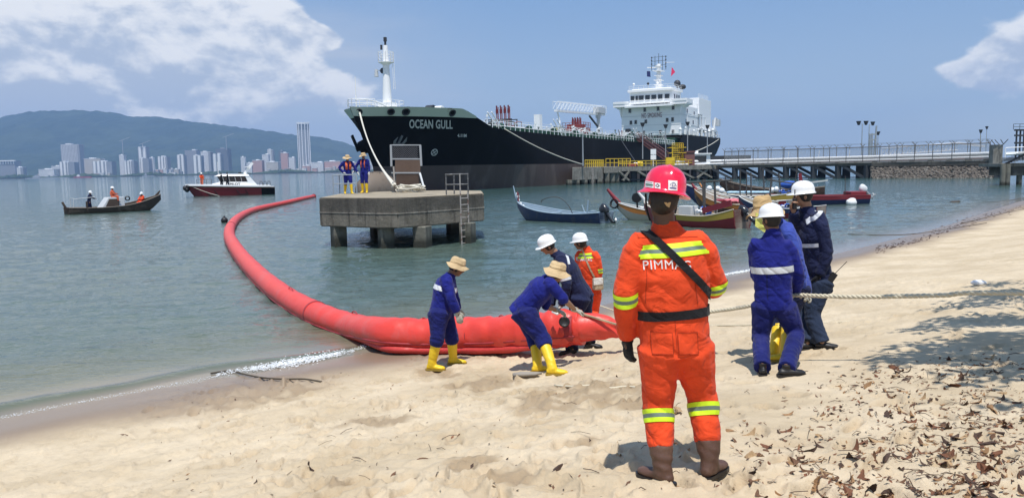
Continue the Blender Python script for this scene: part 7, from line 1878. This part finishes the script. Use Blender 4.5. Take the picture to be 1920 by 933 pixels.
mb.build('bulwark', 'ship_white', R, local=True, smooth=True, angle=40)
mb = MB(); mb.add([(-2.2, -1.3, 1.2), (3.6, -1.2, 1.3), (3.6, 1.2, 1.3), (-2.2, 1.3, 1.2), (-1.9, -1.2, 1.75), (1.8, -1.1, 1.85), (1.8, 1.1, 1.85), (-1.9, 1.2, 1.75), ], [(3, 2, 1, 0), (4, 5, 6, 7), (0, 1, 5, 4), (1, 2, 6, 5), (2, 3, 7, 6), (3, 0, 4, 7)]); cab = mb.build('cabin_base', 'ship_white', R, local=True)
mb = MB(); mb.add([(-1.7, -1.12, 1.78), (1.7, -1.05, 1.84), (1.7, 1.05, 1.84), (-1.7, 1.12, 1.78), (-1.45, -1.12, 2.52), (2.1, -1.05, 2.55), (2.1, 1.05, 2.55), (-1.45, 1.12, 2.52)], [(3, 2, 1, 0), (4, 5, 6, 7), (0, 1, 5, 4), (1, 2, 6, 5), (2, 3, 7, 6), (3, 0, 4, 7)]); win = mb.build('cabin_window', 'dark_glass', R, local=True)
for x_ in (-1.0, -.25, .5, 1.25):
    mb = MB(); mb.beam((x_, 1.13, 1.8), (x_ + .15, 1.12, 2.54), .10, .03); mb.beam((x_, -1.13, 1.8), (x_ + .15, -1.12, 2.54), .10, .03); mb.build('window_post', 'ship_white', win, local=True)
mb = MB(); mb.add([(-2.0, -1.3, 2.52), (2.5, -1.2, 2.56), (2.5, 1.2, 2.56), (-2.0, 1.3, 2.52), (-1.8, -1.1, 2.78), (1.7, -1.0, 2.86), (1.7, 1.0, 2.86), (-1.8, 1.1, 2.78)], [(3, 2, 1, 0), (4, 5, 6, 7), (0, 1, 5, 4), (1, 2, 6, 5), (2, 3, 7, 6), (3, 0, 4, 7)]); mb.build('cabin_roof', 'ship_white', R, local=True, bevel=.05)
mb = MB(); mb.beam((-1.4, 0, 2.8), (-2.5, 0, 4.3), .22, .35); mb.beam((-1.9, -.5, 3.6), (-1.9, .5, 3.6), .12, .12); mb.box((-1.75, 0, 3.75), (.5, .9, .12)); mb.build('mast', 'ship_white', R, local=True)
mb = MB(); mb.add([(-1.4, 1.2, 2.6), (-1.9, 1.2, 2.6), (-3.0, 1.25, 1.2), (-2.0, 1.25, 1.2)], [(0, 1, 2, 3)]); mb.build('aft_wing', 'ship_white', R, local=True); mb = MB(); mb.add([(-1.4, -1.2, 2.6), (-1.9, -1.2, 2.6), (-3.0, -1.25, 1.2), (-2.0, -1.25, 1.2)], [(3, 2, 1, 0)]); mb.build('aft_wing', 'ship_white', R, local=True)
mb = MB(); mb.cyl((1.9, 0, 2.8), (1.95, 0, 4.5), .03, n=5); mb.build('whip_aerial', 'ship_white', R, local=True)
mb = MB(); mb.box((-.8, .3, 2.95), (.4, .3, .2)); mb.build('roof_hatch', 'dark_steel', R, local=True)
mb = MB()
for x_, z_ in ((H_ + .95, 1.1), (H_ + .75, .9), (H_ + .6, 1.25)): mb.ball((x_, 0, z_), (.32, .5, .36), 10)
mb.build('bow_fender', 'black_leather', R, local=True, smooth=True)
mb = MB()
for x_ in np.linspace(2.8, 4.6, 4): mb.cyl((x_, 1.0, 1.35), (x_, 1.0, 2.2), .025, n=4)
mb.cyl((2.8, 1.0, 2.2), (4.6, 1.0, 2.2), .025, n=4); mb.cyl((2.8, 1.0, 1.8), (4.6, 1.0, 1.8), .02, n=4); mb.build('hand_rail', 'dark_steel', R, local=True); mb = MB()
for x_ in (-3.2, -3.7, -4.2): mb.tube(catmull([Vector((x_, 1.2, 1.1)), Vector((x_ - .1, 1.2, 1.7)), Vector((x_ - .35, 1.2, 1.7)), Vector((x_ - .4, 1.2, 1.1))], 4), .04, 5)
mb.build('hand_rail', 'dark_steel', R, local=True)
me_ = text_mesh('PILOT', .5, .02); 
for v in me_.vertices: v.co = Vector((-.1 - v.co.x * 1.0, 1.36 - .11 * (v.co.y) , 1.48 + v.co.y * .8))
me_.materials.append(MAT['print_black']); finish(me_, False); obj('lettering', me_, R, local=True)
for sgn, x0_ in ((1, 2.6), (1, -1.2)):
    mb = MB()
    for a, b in (((x0_ + 1.0, .75), (x0_ + .5, .15)), ((x0_ + .5, .15), (x0_ - .5, .15)), ((x0_ - .5, .15), (x0_ - .1, .75))):
        w_ = lambda x_, z_: psec((x_ + H_) / (2 * H_))[1] * (.80 + .20 * (z_ + .5) / 1.6) + .03
        mb.cyl((a[0], w_(*a), a[1]), (b[0], w_(*b), b[1]), .05, n=5)
    mb.build('hull_fender', 'black_leather', R, local=True)
line('towing_line', 'thin white line from the pilot boat bow down to the water', sag(in_boat(R, H_ + .3, .6, 1.4), in_boat(R, H_ - 3.2, 2.3, .02), .1, 8), .03)
far_person('man in orange standing on the foredeck of the pilot boat', in_boat(R, 4.0, .2, 1.30), PI + .3, 'vest_orange', WH, 1.75, ('down', 'fwd'), vest='orange_cloth', voxel=.035)
far_person('man in black on the pilot boat side deck, nearer the bow of two', in_boat(R, 1.55, 1.38, 1.22), PI / 2, 'black_web', ('cap', 'motor_black', {'sc': .9}), 1.75, ('down', 'out'), voxel=.035)
far_person('man in black on the pilot boat side deck, nearer the stern of two', in_boat(R, .8, 1.40, 1.22), PI / 2 + .4, 'black_web', ('cap', 'motor_black', {'sc': .9}), 1.8, ('out', 'out'), step=.2, voxel=.035)
# ------------------------------------------------------------------ city on the far shore
def facade(name, wall, band, storey=2.6, bay=3.4, thick=.42):
    """far facade: floors and window bays too small to build one by one"""
    m = bpy.data.materials.new(name); m.use_nodes = True; nt = m.node_tree; E.nt = nt; b = nt.nodes['Principled BSDF']
    x_, y_, z_ = sep(coords('Object'))
    r1 = E.m('LESS_THAN', E.m('FRACT', z_ / storey), thick); r2 = E.m('LESS_THAN', E.m('FRACT', (x_ + y_ * .7) / bay), .62)
    c = mixc(r1 * r2, wall, band); c = mixc(noise(coords('Object'), .05, 3) * .3, c, tuple(v * .75 for v in wall))
    nt.links.new(c.s, b.inputs['Base Color']); b.inputs['Roughness'].default_value = .8; MAT[name] = m
facade('facade_white', (.80, .79, .77), (.22, .24, .27)); facade('facade_grey', (.34, .35, .37), (.14, .16, .19), thick=.5); facade('facade_cream', (.62, .56, .48), (.22, .22, .23)); facade('facade_pink', (.62, .36, .30), (.25, .20, .20)); facade('facade_dark', (.16, .18, .21), (.08, .09, .11)); facade('facade_frame', (.62, .62, .62), (.10, .11, .13), 5.0, 6.5, .62)
mat('city_white', (.85, .84, .82), .8, .04, .05); mat('city_grey', (.36, .37, .39), .8, .08, .05); mat('city_roof_red', (.40, .16, .12), .8, .1, .05); mat('vessel_red', (.32, .05, .07), .7, .2, .05)
RB_ = random.Random(31)
def building(x0, x1, y0, y1, style, label, Yd, group=None, fins=0, side=None, name='apartment_block'):
    Yd = Yd * FK; a, b = P(x0, y0, Yd), P(x1, y0, Yd); w = b.x - a.x; h = a.z - 2; cx_ = (a.x + b.x) / 2; dpt = max(14, min(40, w * .8))
    R = thing(name, label, 'building', (cx_, Yd, 2), group)
    def bx(nm, m, c_, s_, par=R):
        mb = MB(); mb.box(c_, s_); return mb.build(nm, m, par, local=True)
    main = {'white': 'facade_white', 'grey': 'facade_grey', 'cream': 'facade_cream', 'pink': 'facade_pink', 'dark': 'facade_dark', 'frame': 'facade_frame', 'stripe': 'facade_grey'}[style]
    ww = w
    if side:
        bx('shaded_side', 'facade_grey', (w * (.5 - side / 2), 2, h * .49), (w * side, dpt * .9, h * .98)); ww = w * (1 - side)  # grey strip paints in the side of the block that lies in shade
    ox = -w / 2 + ww / 2
    bx('wall', main, (ox, dpt / 2, h / 2), (ww - .2, dpt, h))
    if fins:
        fw = ww / fins * .56
        for k in range(fins): bx('facade_panel', 'city_white', (ox - ww / 2 + ww * (k + .5) / fins, -.6, h * .5 + 1), (fw, 2.4, h + 1.5))
    elif style in ('white', 'cream', 'pink') and h > 14:
        bx('parapet', 'city_white', (ox, dpt / 2, h + .5), (ww + 1, dpt + 1, 1.6))
    if h > 25: bx('roof_plant', 'city_white' if style != 'dark' else 'city_grey', (ox + ww * RB_.uniform(-.2, .2), dpt / 2, h + 2), (ww * .3, dpt * .5, 5))
    return R, w, h
L_ = [
 (-40, 28, 303, 331, 'grey', 'broad grey hall with white colonnaded top at the left edge of the far shore', 4500, 0, None),
 (31, 46, 314, 331, 'white', 'small white block with arched base right of the grey hall', 4420, 0, .35),
 (72, 101, 318, 331, 'white', 'long low white building left of the unfinished tower', 4450, 0, None),
 (96, 112, 312, 331, 'white', 'low stepped white building beside the striped block', 4600, 0, None),
 (113, 152, 271, 331, 'frame', 'tall unfinished tower with open floor frames on the far shore', 4900, 0, .12),
 (111, 143, 304, 331, 'stripe', 'white ribbed block in front of the unfinished tower', 4500, 3, .38),
 (157, 188, 298, 329, 'cream', 'wide cream slab block right of the unfinished tower', 4700, 0, None),
 (173, 213, 303, 328, 'stripe', 'wide ribbed white block in front of the cream slab', 4480, 4, .26),
 (223, 233, 291, 320, 'white', 'narrow pale tower behind a ribbed block', 4800, 0, None),
 (232, 254, 302, 326, 'stripe', 'short ribbed white block with shaded grey side left of the paired towers', 4480, 3, .25),
 (258, 274, 276, 318, 'stripe', 'tall pale tower with a small crane on its roof', 4800, 2, None),
 (262, 281, 297, 320, 'stripe', 'slim white block at the foot of the tall pale tower', 4520, 1, .6),
 (280, 287, 296, 320, 'white', 'very slim white block between towers', 4550, 0, None),
 (295, 316, 294, 318, 'stripe', 'bright white ribbed block above low pink houses', 4650, 3, .18),
 (331, 345, 291, 312, 'stripe', 'pair-ribbed white block left of the pilot boat', 4600, 2, None),
 (346, 368, 282, 312, 'grey', 'grey tower behind two ribbed blocks', 4900, 0, None),
 (361, 377, 292, 320, 'stripe', 'two-ribbed white block standing above the pilot boat foredeck', 4480, 2, None),
 (376, 397, 285, 320, 'white', 'pale balconied tower left of the dark tower', 4800, 0, .2),
 (398, 414, 289, 322, 'stripe', 'two-ribbed white block in front of the dark tower', 4480, 2, None),
 (404, 427, 279, 320, 'dark', 'dark grey tower above the pilot boat cabin', 4800, 0, None),
 (451, 459, 295, 316, 'white', 'lone slim white tower right of the dark tower', 4500, 0, None),
 (462, 472, 306, 317, 'white', 'small white block right of the lone slim tower', 4500, 0, None),
 (473, 491, 301, 317, 'pink', 'pinkish square block behind the pilot boat mast', 4500, 0, None),
 (491, 503, 290, 317, 'white', 'white block left of the stepped tower', 4650, 0, None),
 (501, 513, 281, 317, 'white', 'stepped white tower left of the tallest tower', 4800, 0, .3),
 (499, 521, 304, 317, 'cream', 'cream low block at the foot of the stepped tower', 4480, 0, None),
 (522, 531, 283, 312, 'dark', 'dark slim tower beside a pink gabled one', 4900, 0, None),
 (526, 539, 287, 313, 'pink', 'pink tower left of the tallest tower', 4750, 0, None),
 (541, 552, 296, 312, 'white', 'small white tower just left of the tallest tower', 4650, 0, None),
 (583, 606, 305, 321, 'white', 'white stepped block right of the tallest tower', 4500, 0, None),
 (608, 638, 303, 321, 'pink', 'long pink roofed block behind the platform men', 4500, 0, None),
 (659, 668, 305, 321, 'pink', 'small pink block between the two platform men', 4500, 0, None),
 (693, 700, 289, 318, 'white', 'thin white tower seen just left of the ship stem', 4600, 0, None)]
for x0, x1, y0, y1, st, lb, Yd, fins, side in L_:
    R, w, h = building(x0, x1, y0, y1, st, lb, Yd, None, fins, side)
    if x0 < 0:
        mb = MB()
        for k in range(14): mb.box((-w / 2 + w * (k + .5) / 14, -1, h - 6), (3.2, 3, 13))
        mb.box((0, 0, h + 1), (w + 4, 10, 5)); mb.build('colonnade', 'city_white', R, local=True)
# the tall tower
a, b = P(555, 231, 4700 * FK), P(579, 231, 4700 * FK); base = Vector(((a.x + b.x) / 2 + 2, 4700 * FK, 2)); h = a.z - 2; w = (b.x - a.x)
R = thing('office_tower', 'tallest tower on the far shore, grey with white vertical ribs', 'building', base)
mb = MB(); mb.lathe([(w * .46, 0), (w * .46, h)], (0, 0, 0), 12); mb.build('shaft', 'facade_grey', R, local=True)
for k in range(12):
    t = 2 * PI * k / 12; mb = MB(); mb.box((w * .47 * math.cos(t), w * .47 * math.sin(t), h / 2 + 2), (3, 3, h + 3), rz=t); mb.build('rib', 'city_white', R, local=True)
mb = MB(); mb.lathe([(w * .465, h * .86), (w * .465, h * .97)], (0, 0, 0), 12); mb.build('top_band', 'facade_dark', R, local=True)
mb = MB(); mb.lathe([(w * .50, h * .975), (w * .50, h + 1)], (0, 0, 0), 12); mb.build('crown', 'city_white', R, local=True)
mb = MB(); mb.box((0, 0, 10), (w * 2.4, 30, 20)); mb.build('podium', 'facade_white', R, local=True)
# small waterfront houses
for k in range(95):
    px = RB_.choice([RB_.uniform(285, 345), RB_.uniform(495, 690), RB_.uniform(560, 650), RB_.uniform(60, 330)]); wpx = RB_.uniform(3, 9); top = RB_.uniform(4, 13 if px > 285 else 7)
    hy = 335 - .0195 * px; st = RB_.choice(['white', 'white', 'cream', 'pink', 'grey'])
    wh = 'left of the unfinished tower' if px < 112 else 'between the unfinished tower and the crane tower' if px < 258 else 'left of the pilot boat' if px < 360 else 'below the tallest tower' if px < 582 else 'right of the tallest tower' if px < 640 else 'behind the platform men'
    building(px, px + wpx, hy - top, hy, st, ('tiny ' if top < 7 else 'small ' if top < 10 else 'three to four storey ') + {'grey': 'grey', 'white': 'white', 'cream': 'cream', 'pink': 'pinkish'}[st] + ' waterfront building ' + wh, RB_.uniform(4390, 4700), 'small waterfront buildings on the far shore', name='waterfront_building')
# vessels lying under the far shore
for x0, x1, Yd, m, lb in ((139, 172, 4250, 'vessel_red', 'dark red vessel lying under the unfinished tower'), (48, 130, 4300, 'city_grey', 'long dark grey barge low on the water at the far left shore'), (268, 290, 4280, 'city_grey', 'grey vessel lying under the low pink houses')):
    Yd *= FK; a, b = P(x0, 331, Yd), P(x1, 331, Yd); L = b.x - a.x; R = thing('moored_vessel', lb, 'vessel', ((a.x + b.x) / 2, Yd, 0))
    mb = MB(); mb.prism([(-L / 2 - 3, 0), (-L / 2 + 6, -5), (L / 2 - 3, -5), (L / 2, 0), (L / 2 - 3, 5), (-L / 2 + 6, 5)], -1, 5.5 if m == 'vessel_red' else 3.5); mb.build('hull', m, R, local=True)
    mb = MB(); mb.box((-L * .25, 0, 7.5), (L * .16, 6, 6)); mb.box((-L * .25, 0, 11.5), (L * .08, 4, 3)); mb.build('deckhouse', 'city_white' if m == 'vessel_red' else 'city_grey', R, local=True)
for px, yt, yb in ((425, 255, 282), (231, 262, 290), (268, 268, 276)):
    b_ = P(px, yb, 4790 * FK); t_ = P(px, yt, 4790 * FK); t_.x = b_.x; mb = MB(); mb.beam(b_, t_, 2.2, 2.2); mb.beam(t_ + Vector((-14, 0, -6)), t_ + Vector((34, 0, 10)), 1.8, 1.8)
    o = mb.build('tower_crane', 'city_grey', None, org=b_); tag(o, {425: 'thin tower crane rising from the dark grey tower', 231: 'thin tower crane above the narrow pale tower', 268: 'short crane on the tall pale tower'}[px], 'crane')
# radio mast house on the ridge is too small to build; low spit beyond the jetty
tag(mb and MB().prism([(300, 1500), (1500, 1500), (1500, 1700), (300, 1700)], -2, 6).build('far_spit', 'land'), kind='structure')
# ------------------------------------------------------------------ shade tree right of the camera
mat('bark', (.16, .12, .085), .9, .3, 5, bump=.02, bs=14); foliage('tree_leaf', (.045, .085, .02), (.08, .12, .03), 1.2)
TR = thing('shade_tree', 'spreading shade tree standing on the beach just right of the view', 'tree', TREE)
lim = []
def limb(p, q, r0, r1, bend=0):
    m_ = p.lerp(q, .5) + Vector((0, 0, bend)); return catmull([p, m_, q], 6), r0, r1
T0 = TREE + Vector((0, 0, -.3)); fork = TREE + Vector((.35, .25, 2.9))
mb = MB(); pts = catmull([T0, TREE + Vector((.05, .03, 1.2)), fork], 6); mb.loft(pts, list(np.linspace(.30, .20, len(pts))), None, 12); mb.build('trunk', 'bark', TR, smooth=True)
SH = Vector((-SUN_DIR.x, -SUN_DIR.y, 0)) / SUN_DIR.z
r = random.Random(17)
def over(gx, gy, z):      # the point at height z whose shadow falls at (gx, gy)
    g = float(beach_z(gx, gy)); return Vector((gx, gy, z)) - SH * (z - g)
targets = []
for px, py, n in ((1905, 548, 4), (1860, 560, 4), (1800, 575, 4), (1880, 600, 5), (1810, 600, 4), (1760, 615, 3), (1900, 640, 5), (1840, 632, 4), (1790, 650, 3), (1720, 672, 3), (1760, 660, 2), (1700, 655, 1), (1830, 668, 3), (1890, 665, 4), (1915, 690, 3), (1870, 708, 2), (1850, 535, 2), (1915, 770, 1)):
    p = Gt(px, py)
    for k in range(n): targets.append(over(p.x + r.gauss(0, .13), p.y + r.gauss(0, .09), r.uniform(5.2, 6.2)))
for k in range(90): targets.append(over(r.uniform(5.2, 9.5), r.uniform(2.0, 9.0), r.uniform(5.6, 8.4)))
targets = [t for t in targets if (t.x - 0) / max(.1, t.y) > .0]
ends = []
for tx, ty in ((5.6, 6.6), (6.4, 8.4), (7.5, 5.0), (8.4, 7.4), (5.6, 4.2), (7.0, 2.0)):
    e = over(tx, ty, 5.9); ends.append(e); P_, a, b = limb(fork, e, .14, .04, .5); mb = MB(); mb.loft(P_, list(np.linspace(a, b, len(P_))), None, 8); mb.build('limb', 'bark', TR, smooth=True)
mb = MB(); lf = MB()
for t in targets:
    e = min(ends, key=lambda q: (q - t).length); mb.loft([e, e.lerp(t, .5) + UP * .1, t], [.022, .014, .006], None, 4)
    for k in range(44):
        c_ = t + Vector((r.gauss(0, .21), r.gauss(0, .15), r.gauss(0, .14))); d_ = Vector((r.gauss(0, 1), r.gauss(0, 1), r.gauss(0, .35))).normalized(); s_ = d_.cross(UP).normalized() if abs(d_.z) < .95 else Vector((1, 0, 0)); L = r.uniform(.10, .17)
        lf.add([c_, c_ + d_ * L * .5 + s_ * L * .28, c_ + d_ * L, c_ + d_ * L * .5 - s_ * L * .28], [(0, 1, 2, 3)])
mb.build('twigs', 'bark', TR); o = lf.build('leaves', 'tree_leaf', TR); tag(o, kind='stuff')

# ------------------------------------------------------------------ dead leaves and litter
def leaf_mat(name, a, b): mat(name, a, .8, .3, 40, col2=b, c2s=30, c2lo=.45, c2hi=.6, spec=.25)
leaf_mat('leaf_brown', (.17, .09, .05), (.08, .042, .026)); leaf_mat('leaf_tan', (.34, .20, .10), (.20, .11, .05)); leaf_mat('leaf_dark', (.085, .052, .038), (.045, .028, .02)); leaf_mat('leaf_pale', (.42, .30, .17), (.30, .17, .08)); leaf_mat('leaf_umber', (.20, .085, .045), (.10, .045, .025))
LM = []
r = random.Random(23)
def leaf_mesh(seed, m):
    q = random.Random(seed); L = 1.0; W = q.uniform(.24, .40); n = 5; curl = q.uniform(.5, 1.7) * q.choice((1, 1, -1)); fold = q.uniform(.3, 1.3); tw = q.uniform(-.9, .9); vs = []; fs = []
    for i in range(n + 1):
        u = i / n; w = W * math.sin(PI * min(1, u * .93 + .04)) ** .7 * q.uniform(.65, 1.15) + .012; x_ = (u - .5) * L; z0 = curl * ((u - .5) ** 2) * .75
        for s, k in ((-1, q.uniform(.7, 1.1)), (0, 0), (1, q.uniform(.7, 1.1))):
            y_ = s * w * k * math.cos(fold * .6); z_ = z0 + abs(s) * w * k * math.sin(fold) * .8 + s * tw * (u - .5) * w
            vs.append((x_ + abs(s) * q.uniform(-.06, .06), y_ + .08 * math.sin(u * 5 + seed), z_))
    for i in range(n):
        for j in range(2): fs.append((i * 3 + j, (i + 1) * 3 + j, (i + 1) * 3 + j + 1, i * 3 + j + 1))
    k = len(vs); vs += [(-.5, .0, curl * .19), (-.5, .02, curl * .19), (-.72, .03, curl * .19 + .08), (-.72, .01, curl * .19 + .09)]; fs.append((k, k + 1, k + 2, k + 3))
    me = bpy.data.meshes.new('dead_leaf'); me.from_pydata(vs, [], fs); me.materials.append(MAT[m]); finish(me, False); return me
for k in range(22): LM.append((leaf_mesh(100 + k, ('leaf_brown', 'leaf_tan', 'leaf_dark', 'leaf_umber', 'leaf_brown', 'leaf_pale', 'leaf_dark')[k % 7]), k % 7))
clus = [(1640, 700, 30, 16), (1600, 725, 30, 14), (1690, 760, 30, 14), (1790, 690, 55, 10), (1860, 680, 45, 14), (1760, 790, 40, 14), (1820, 735, 50, 16), (1895, 750, 30, 20), (1680, 810, 30, 14), (1750, 850, 30, 16), (1840, 870, 45, 18), (1640, 850, 45, 12), (1580, 905, 30, 12), (1690, 915, 60, 14), (1830, 920, 60, 12), (1560, 770, 22, 8), (1450, 830, 50, 18), (1500, 870, 50, 18), (1810, 790, 40, 20), (1720, 720, 60, 20), (1900, 830, 30, 30)]
def leaf_spot():
    q = r.random()
    if q < .60: c_ = r.choice(clus); return r.gauss(c_[0], c_[2]), r.gauss(c_[1], c_[3])
    if q < .93:
        while True:
            x_, y_ = r.uniform(1380, 1925), r.uniform(650, 940)
            if r.random() < (x_ - 1340) / 560 * (.25 + .75 * (y_ - 640) / 290): return x_, y_
    return r.uniform(1100, 1925), r.uniform(640, 930)
spots = []
while len(spots) < 640:
    x_, y_ = leaf_spot()
    if not (1090 < x_ < 1960 and 600 < y_ < 990): continue
    spots.append((x_, y_))
solo = [(583, 880, .13), (790, 862, .10), (1042, 888, .12), (735, 890, .07), (480, 908, .06), (1105, 832, .05), (1160, 858, .06), (1180, 890, .05), (1080, 790, .05), (1230, 790, .0), (1395, 790, .05), (1060, 758, .06), (860, 820, .04), (238, 818, .10), (640, 700, .05), (1740, 530, .06), (1420, 858, .07), (1500, 838, .06)]
sized = [(x_, y_, s_) for x_, y_, s_ in solo if s_ > 0] + [(x_, y_, r.choice((.035, .045, .055, .07, .09)) * (1.0 if r.random() < .88 else 1.4)) for x_, y_ in spots]
def at_leaf(px, py):
    p = Gt(px, py); return p
LBL = ('dry brown leaf curled on the sand among the fallen leaves', 'tan dry leaf lying on the sand among the fallen leaves', 'almost black withered leaf on the sand among the fallen leaves', 'reddish brown curled leaf on the sand among the fallen leaves', 'dry brown leaf curled on the sand among the fallen leaves', 'pale yellowish dry leaf on the sand among the fallen leaves', 'almost black withered leaf on the sand among the fallen leaves')
GRP = ('brown dead leaves on the sand', 'tan dead leaves on the sand', 'blackish dead leaves on the sand', 'reddish dead leaves on the sand', 'brown dead leaves on the sand', 'pale dead leaves on the sand', 'blackish dead leaves on the sand')
KIND = ('dry brown', 'tan papery', 'nearly black withered', 'reddish brown', 'crinkled brown', 'pale yellowish', 'dark curled')
def leaf_label(kk, s_, p):
    px, py = proj(p)
    sz = 'tiny' if s_ < .045 else 'small' if s_ < .065 else 'medium' if s_ < .085 else 'large'
    if px < 1130: w = 'on open sand left of the orange man' + (', near the bottom' if py > 850 else '')
    elif px < 1400: w = 'beside the orange man boots' if py > 780 else 'behind the legs of the orange man'
    elif px < 1560: w = 'at the feet of the blue man' if py < 760 else 'midway right of the boots' if py < 860 else 'at the bottom edge near the boots'
    elif px < 1740: w = 'at the left tip of the tree shade' if py < 735 else 'in the middle of the lower right sand' if py < 840 else 'at the bottom edge, lower right'
    else: w = 'inside the dappled tree shade' if py < 700 else 'just below the tree shade' if py < 780 else 'near the right edge below the shade' if py < 860 else 'in the bottom right corner'
    return KIND[kk] + ' ' + sz + ' leaf ' + w
pl = []
for x_, y_, s_ in sized:
    p = at_leaf(x_, y_); pl.append((s_ / p.y, p, s_))
pl.sort(key=lambda q: -q[0])
lt = [MB(), MB(), MB(), MB()]
dg = bpy.context.evaluated_depsgraph_get()
sand_o = bpy.data.objects['beach_sand']
def drop(p):
    h = sand_o.ray_cast(Vector((p.x, p.y, 5)), Vector((0, 0, -1)))
    return (h[1], h[2]) if h[0] else (p, UP)
dg.update()
for i, (k, p, s_) in enumerate(pl):
    q, nn = drop(p); me_, kk = LM[r.randrange(len(LM))]; rot = nn.to_track_quat('Z', 'Y').to_matrix().to_4x4() @ Matrix.Rotation(r.uniform(0, 6.28), 4, 'Z') @ Matrix.Rotation(r.gauss(0, .35), 4, 'X') @ Matrix.Rotation(r.gauss(0, .3), 4, 'Y')
    if i < 296:
        o = bpy.data.objects.new('dead_leaf', me_); C.objects.link(o); M_ = rot; M_.translation = q + UP * (.006 + .04 * s_); o.matrix_world = M_; o.scale = (s_, s_, s_); tag(o, leaf_label(kk, s_, p), 'leaf', 'dead leaves scattered on the sand')
    else:
        t_ = lt[i % 4]; Q = [q + UP * .006 + rot.to_3x3() @ (v.co * s_ * .7) for v in me_.vertices]; t_.add(Q, [tuple(f.vertices) for f in me_.polygons])
for k in range(1700):      # crumbs
    x_, y_ = leaf_spot() if r.random() < .8 else (r.uniform(300, 1900), r.uniform(700, 930))
    if not (200 < x_ < 1960 and 560 < y_ < 990): continue
    q, nn = drop(at_leaf(x_, y_)); a = r.uniform(0, 6.28); s_ = r.uniform(.006, .022); d_ = Vector((math.cos(a), math.sin(a), r.uniform(0, .5))); e_ = Vector((-math.sin(a), math.cos(a), .2)) * r.uniform(.2, .6)
    lt[k % 4].add([q + UP * .004, q + d_ * s_ + e_ * s_ + UP * .006, q + d_ * s_ * 2 + UP * .008, q + d_ * s_ - e_ * s_ + UP * .005], [(0, 1, 2, 3)])
for t_, m in zip(lt, ('leaf_brown', 'leaf_tan', 'leaf_dark', 'leaf_umber')): tag(t_.build('leaf_litter', m), kind='stuff')
mb = MB()
for k in range(170):
    x_, y_ = leaf_spot() if k > 30 else (r.uniform(500, 1300), r.uniform(740, 930)); q, nn = drop(at_leaf(x_, y_)); a = r.uniform(0, 6.28); L = r.uniform(.04, .16); d_ = Vector((math.cos(a), math.sin(a), r.uniform(0, .15))); mb.tube([q + UP * .006, q + d_ * L * .5 + UP * .014 + Vector((0, 0, r.uniform(0, .01))), q + d_ * L + UP * .008], r.uniform(.0015, .003), 4)
tag(mb.build('twig_litter', 'leaf_dark'), kind='stuff')
# weed and debris along the high-water line of the far beach
mb = MB()
for k in range(330):
    t = r.random(); px = 1640 + t * 290; py = np.interp(px, [1640, 1720, 1800, 1860, 1930], [470, 450, 420, 402, 385]) + r.gauss(0, 2.5 + 3 * r.random())
    q = Gt(px, py); s_ = r.uniform(.02, .09); a = r.uniform(-.3, 1.3); d_ = Vector((math.cos(a), math.sin(a), .05)); e_ = Vector((-math.sin(a), math.cos(a), .3)) * .25
    mb.add([q + UP * .01, q + d_ * s_ + e_ * s_ + UP * .02, q + d_ * s_ * 2 + UP * .02, q + d_ * s_ - e_ * s_ + UP * .01], [(0, 1, 2, 3)])
tag(mb.build('wrack_line', 'leaf_dark'), kind='stuff')
# ------------------------------------------------------------------ haze
def haze():
    m = bpy.data.materials.new('haze_air'); m.use_nodes = True; nt = m.node_tree; nt.nodes.clear()
    v = nt.nodes.new('ShaderNodeVolumePrincipled'); v.inputs['Color'].default_value = (.40, .62, 1.0, 1); v.inputs['Density'].default_value = 1.2e-4
    v.inputs['Anisotropy'].default_value = 0.0
    o = nt.nodes.new('ShaderNodeOutputMaterial'); nt.links.new(v.outputs[0], o.inputs['Volume'])
    mb = MB(); mb.box((-1400, 3960, 223), (9600, 8080, 466))
    MAT['haze_air'] = m
    ob = mb.build('haze', 'haze_air'); tag(ob, kind='stuff')
haze()
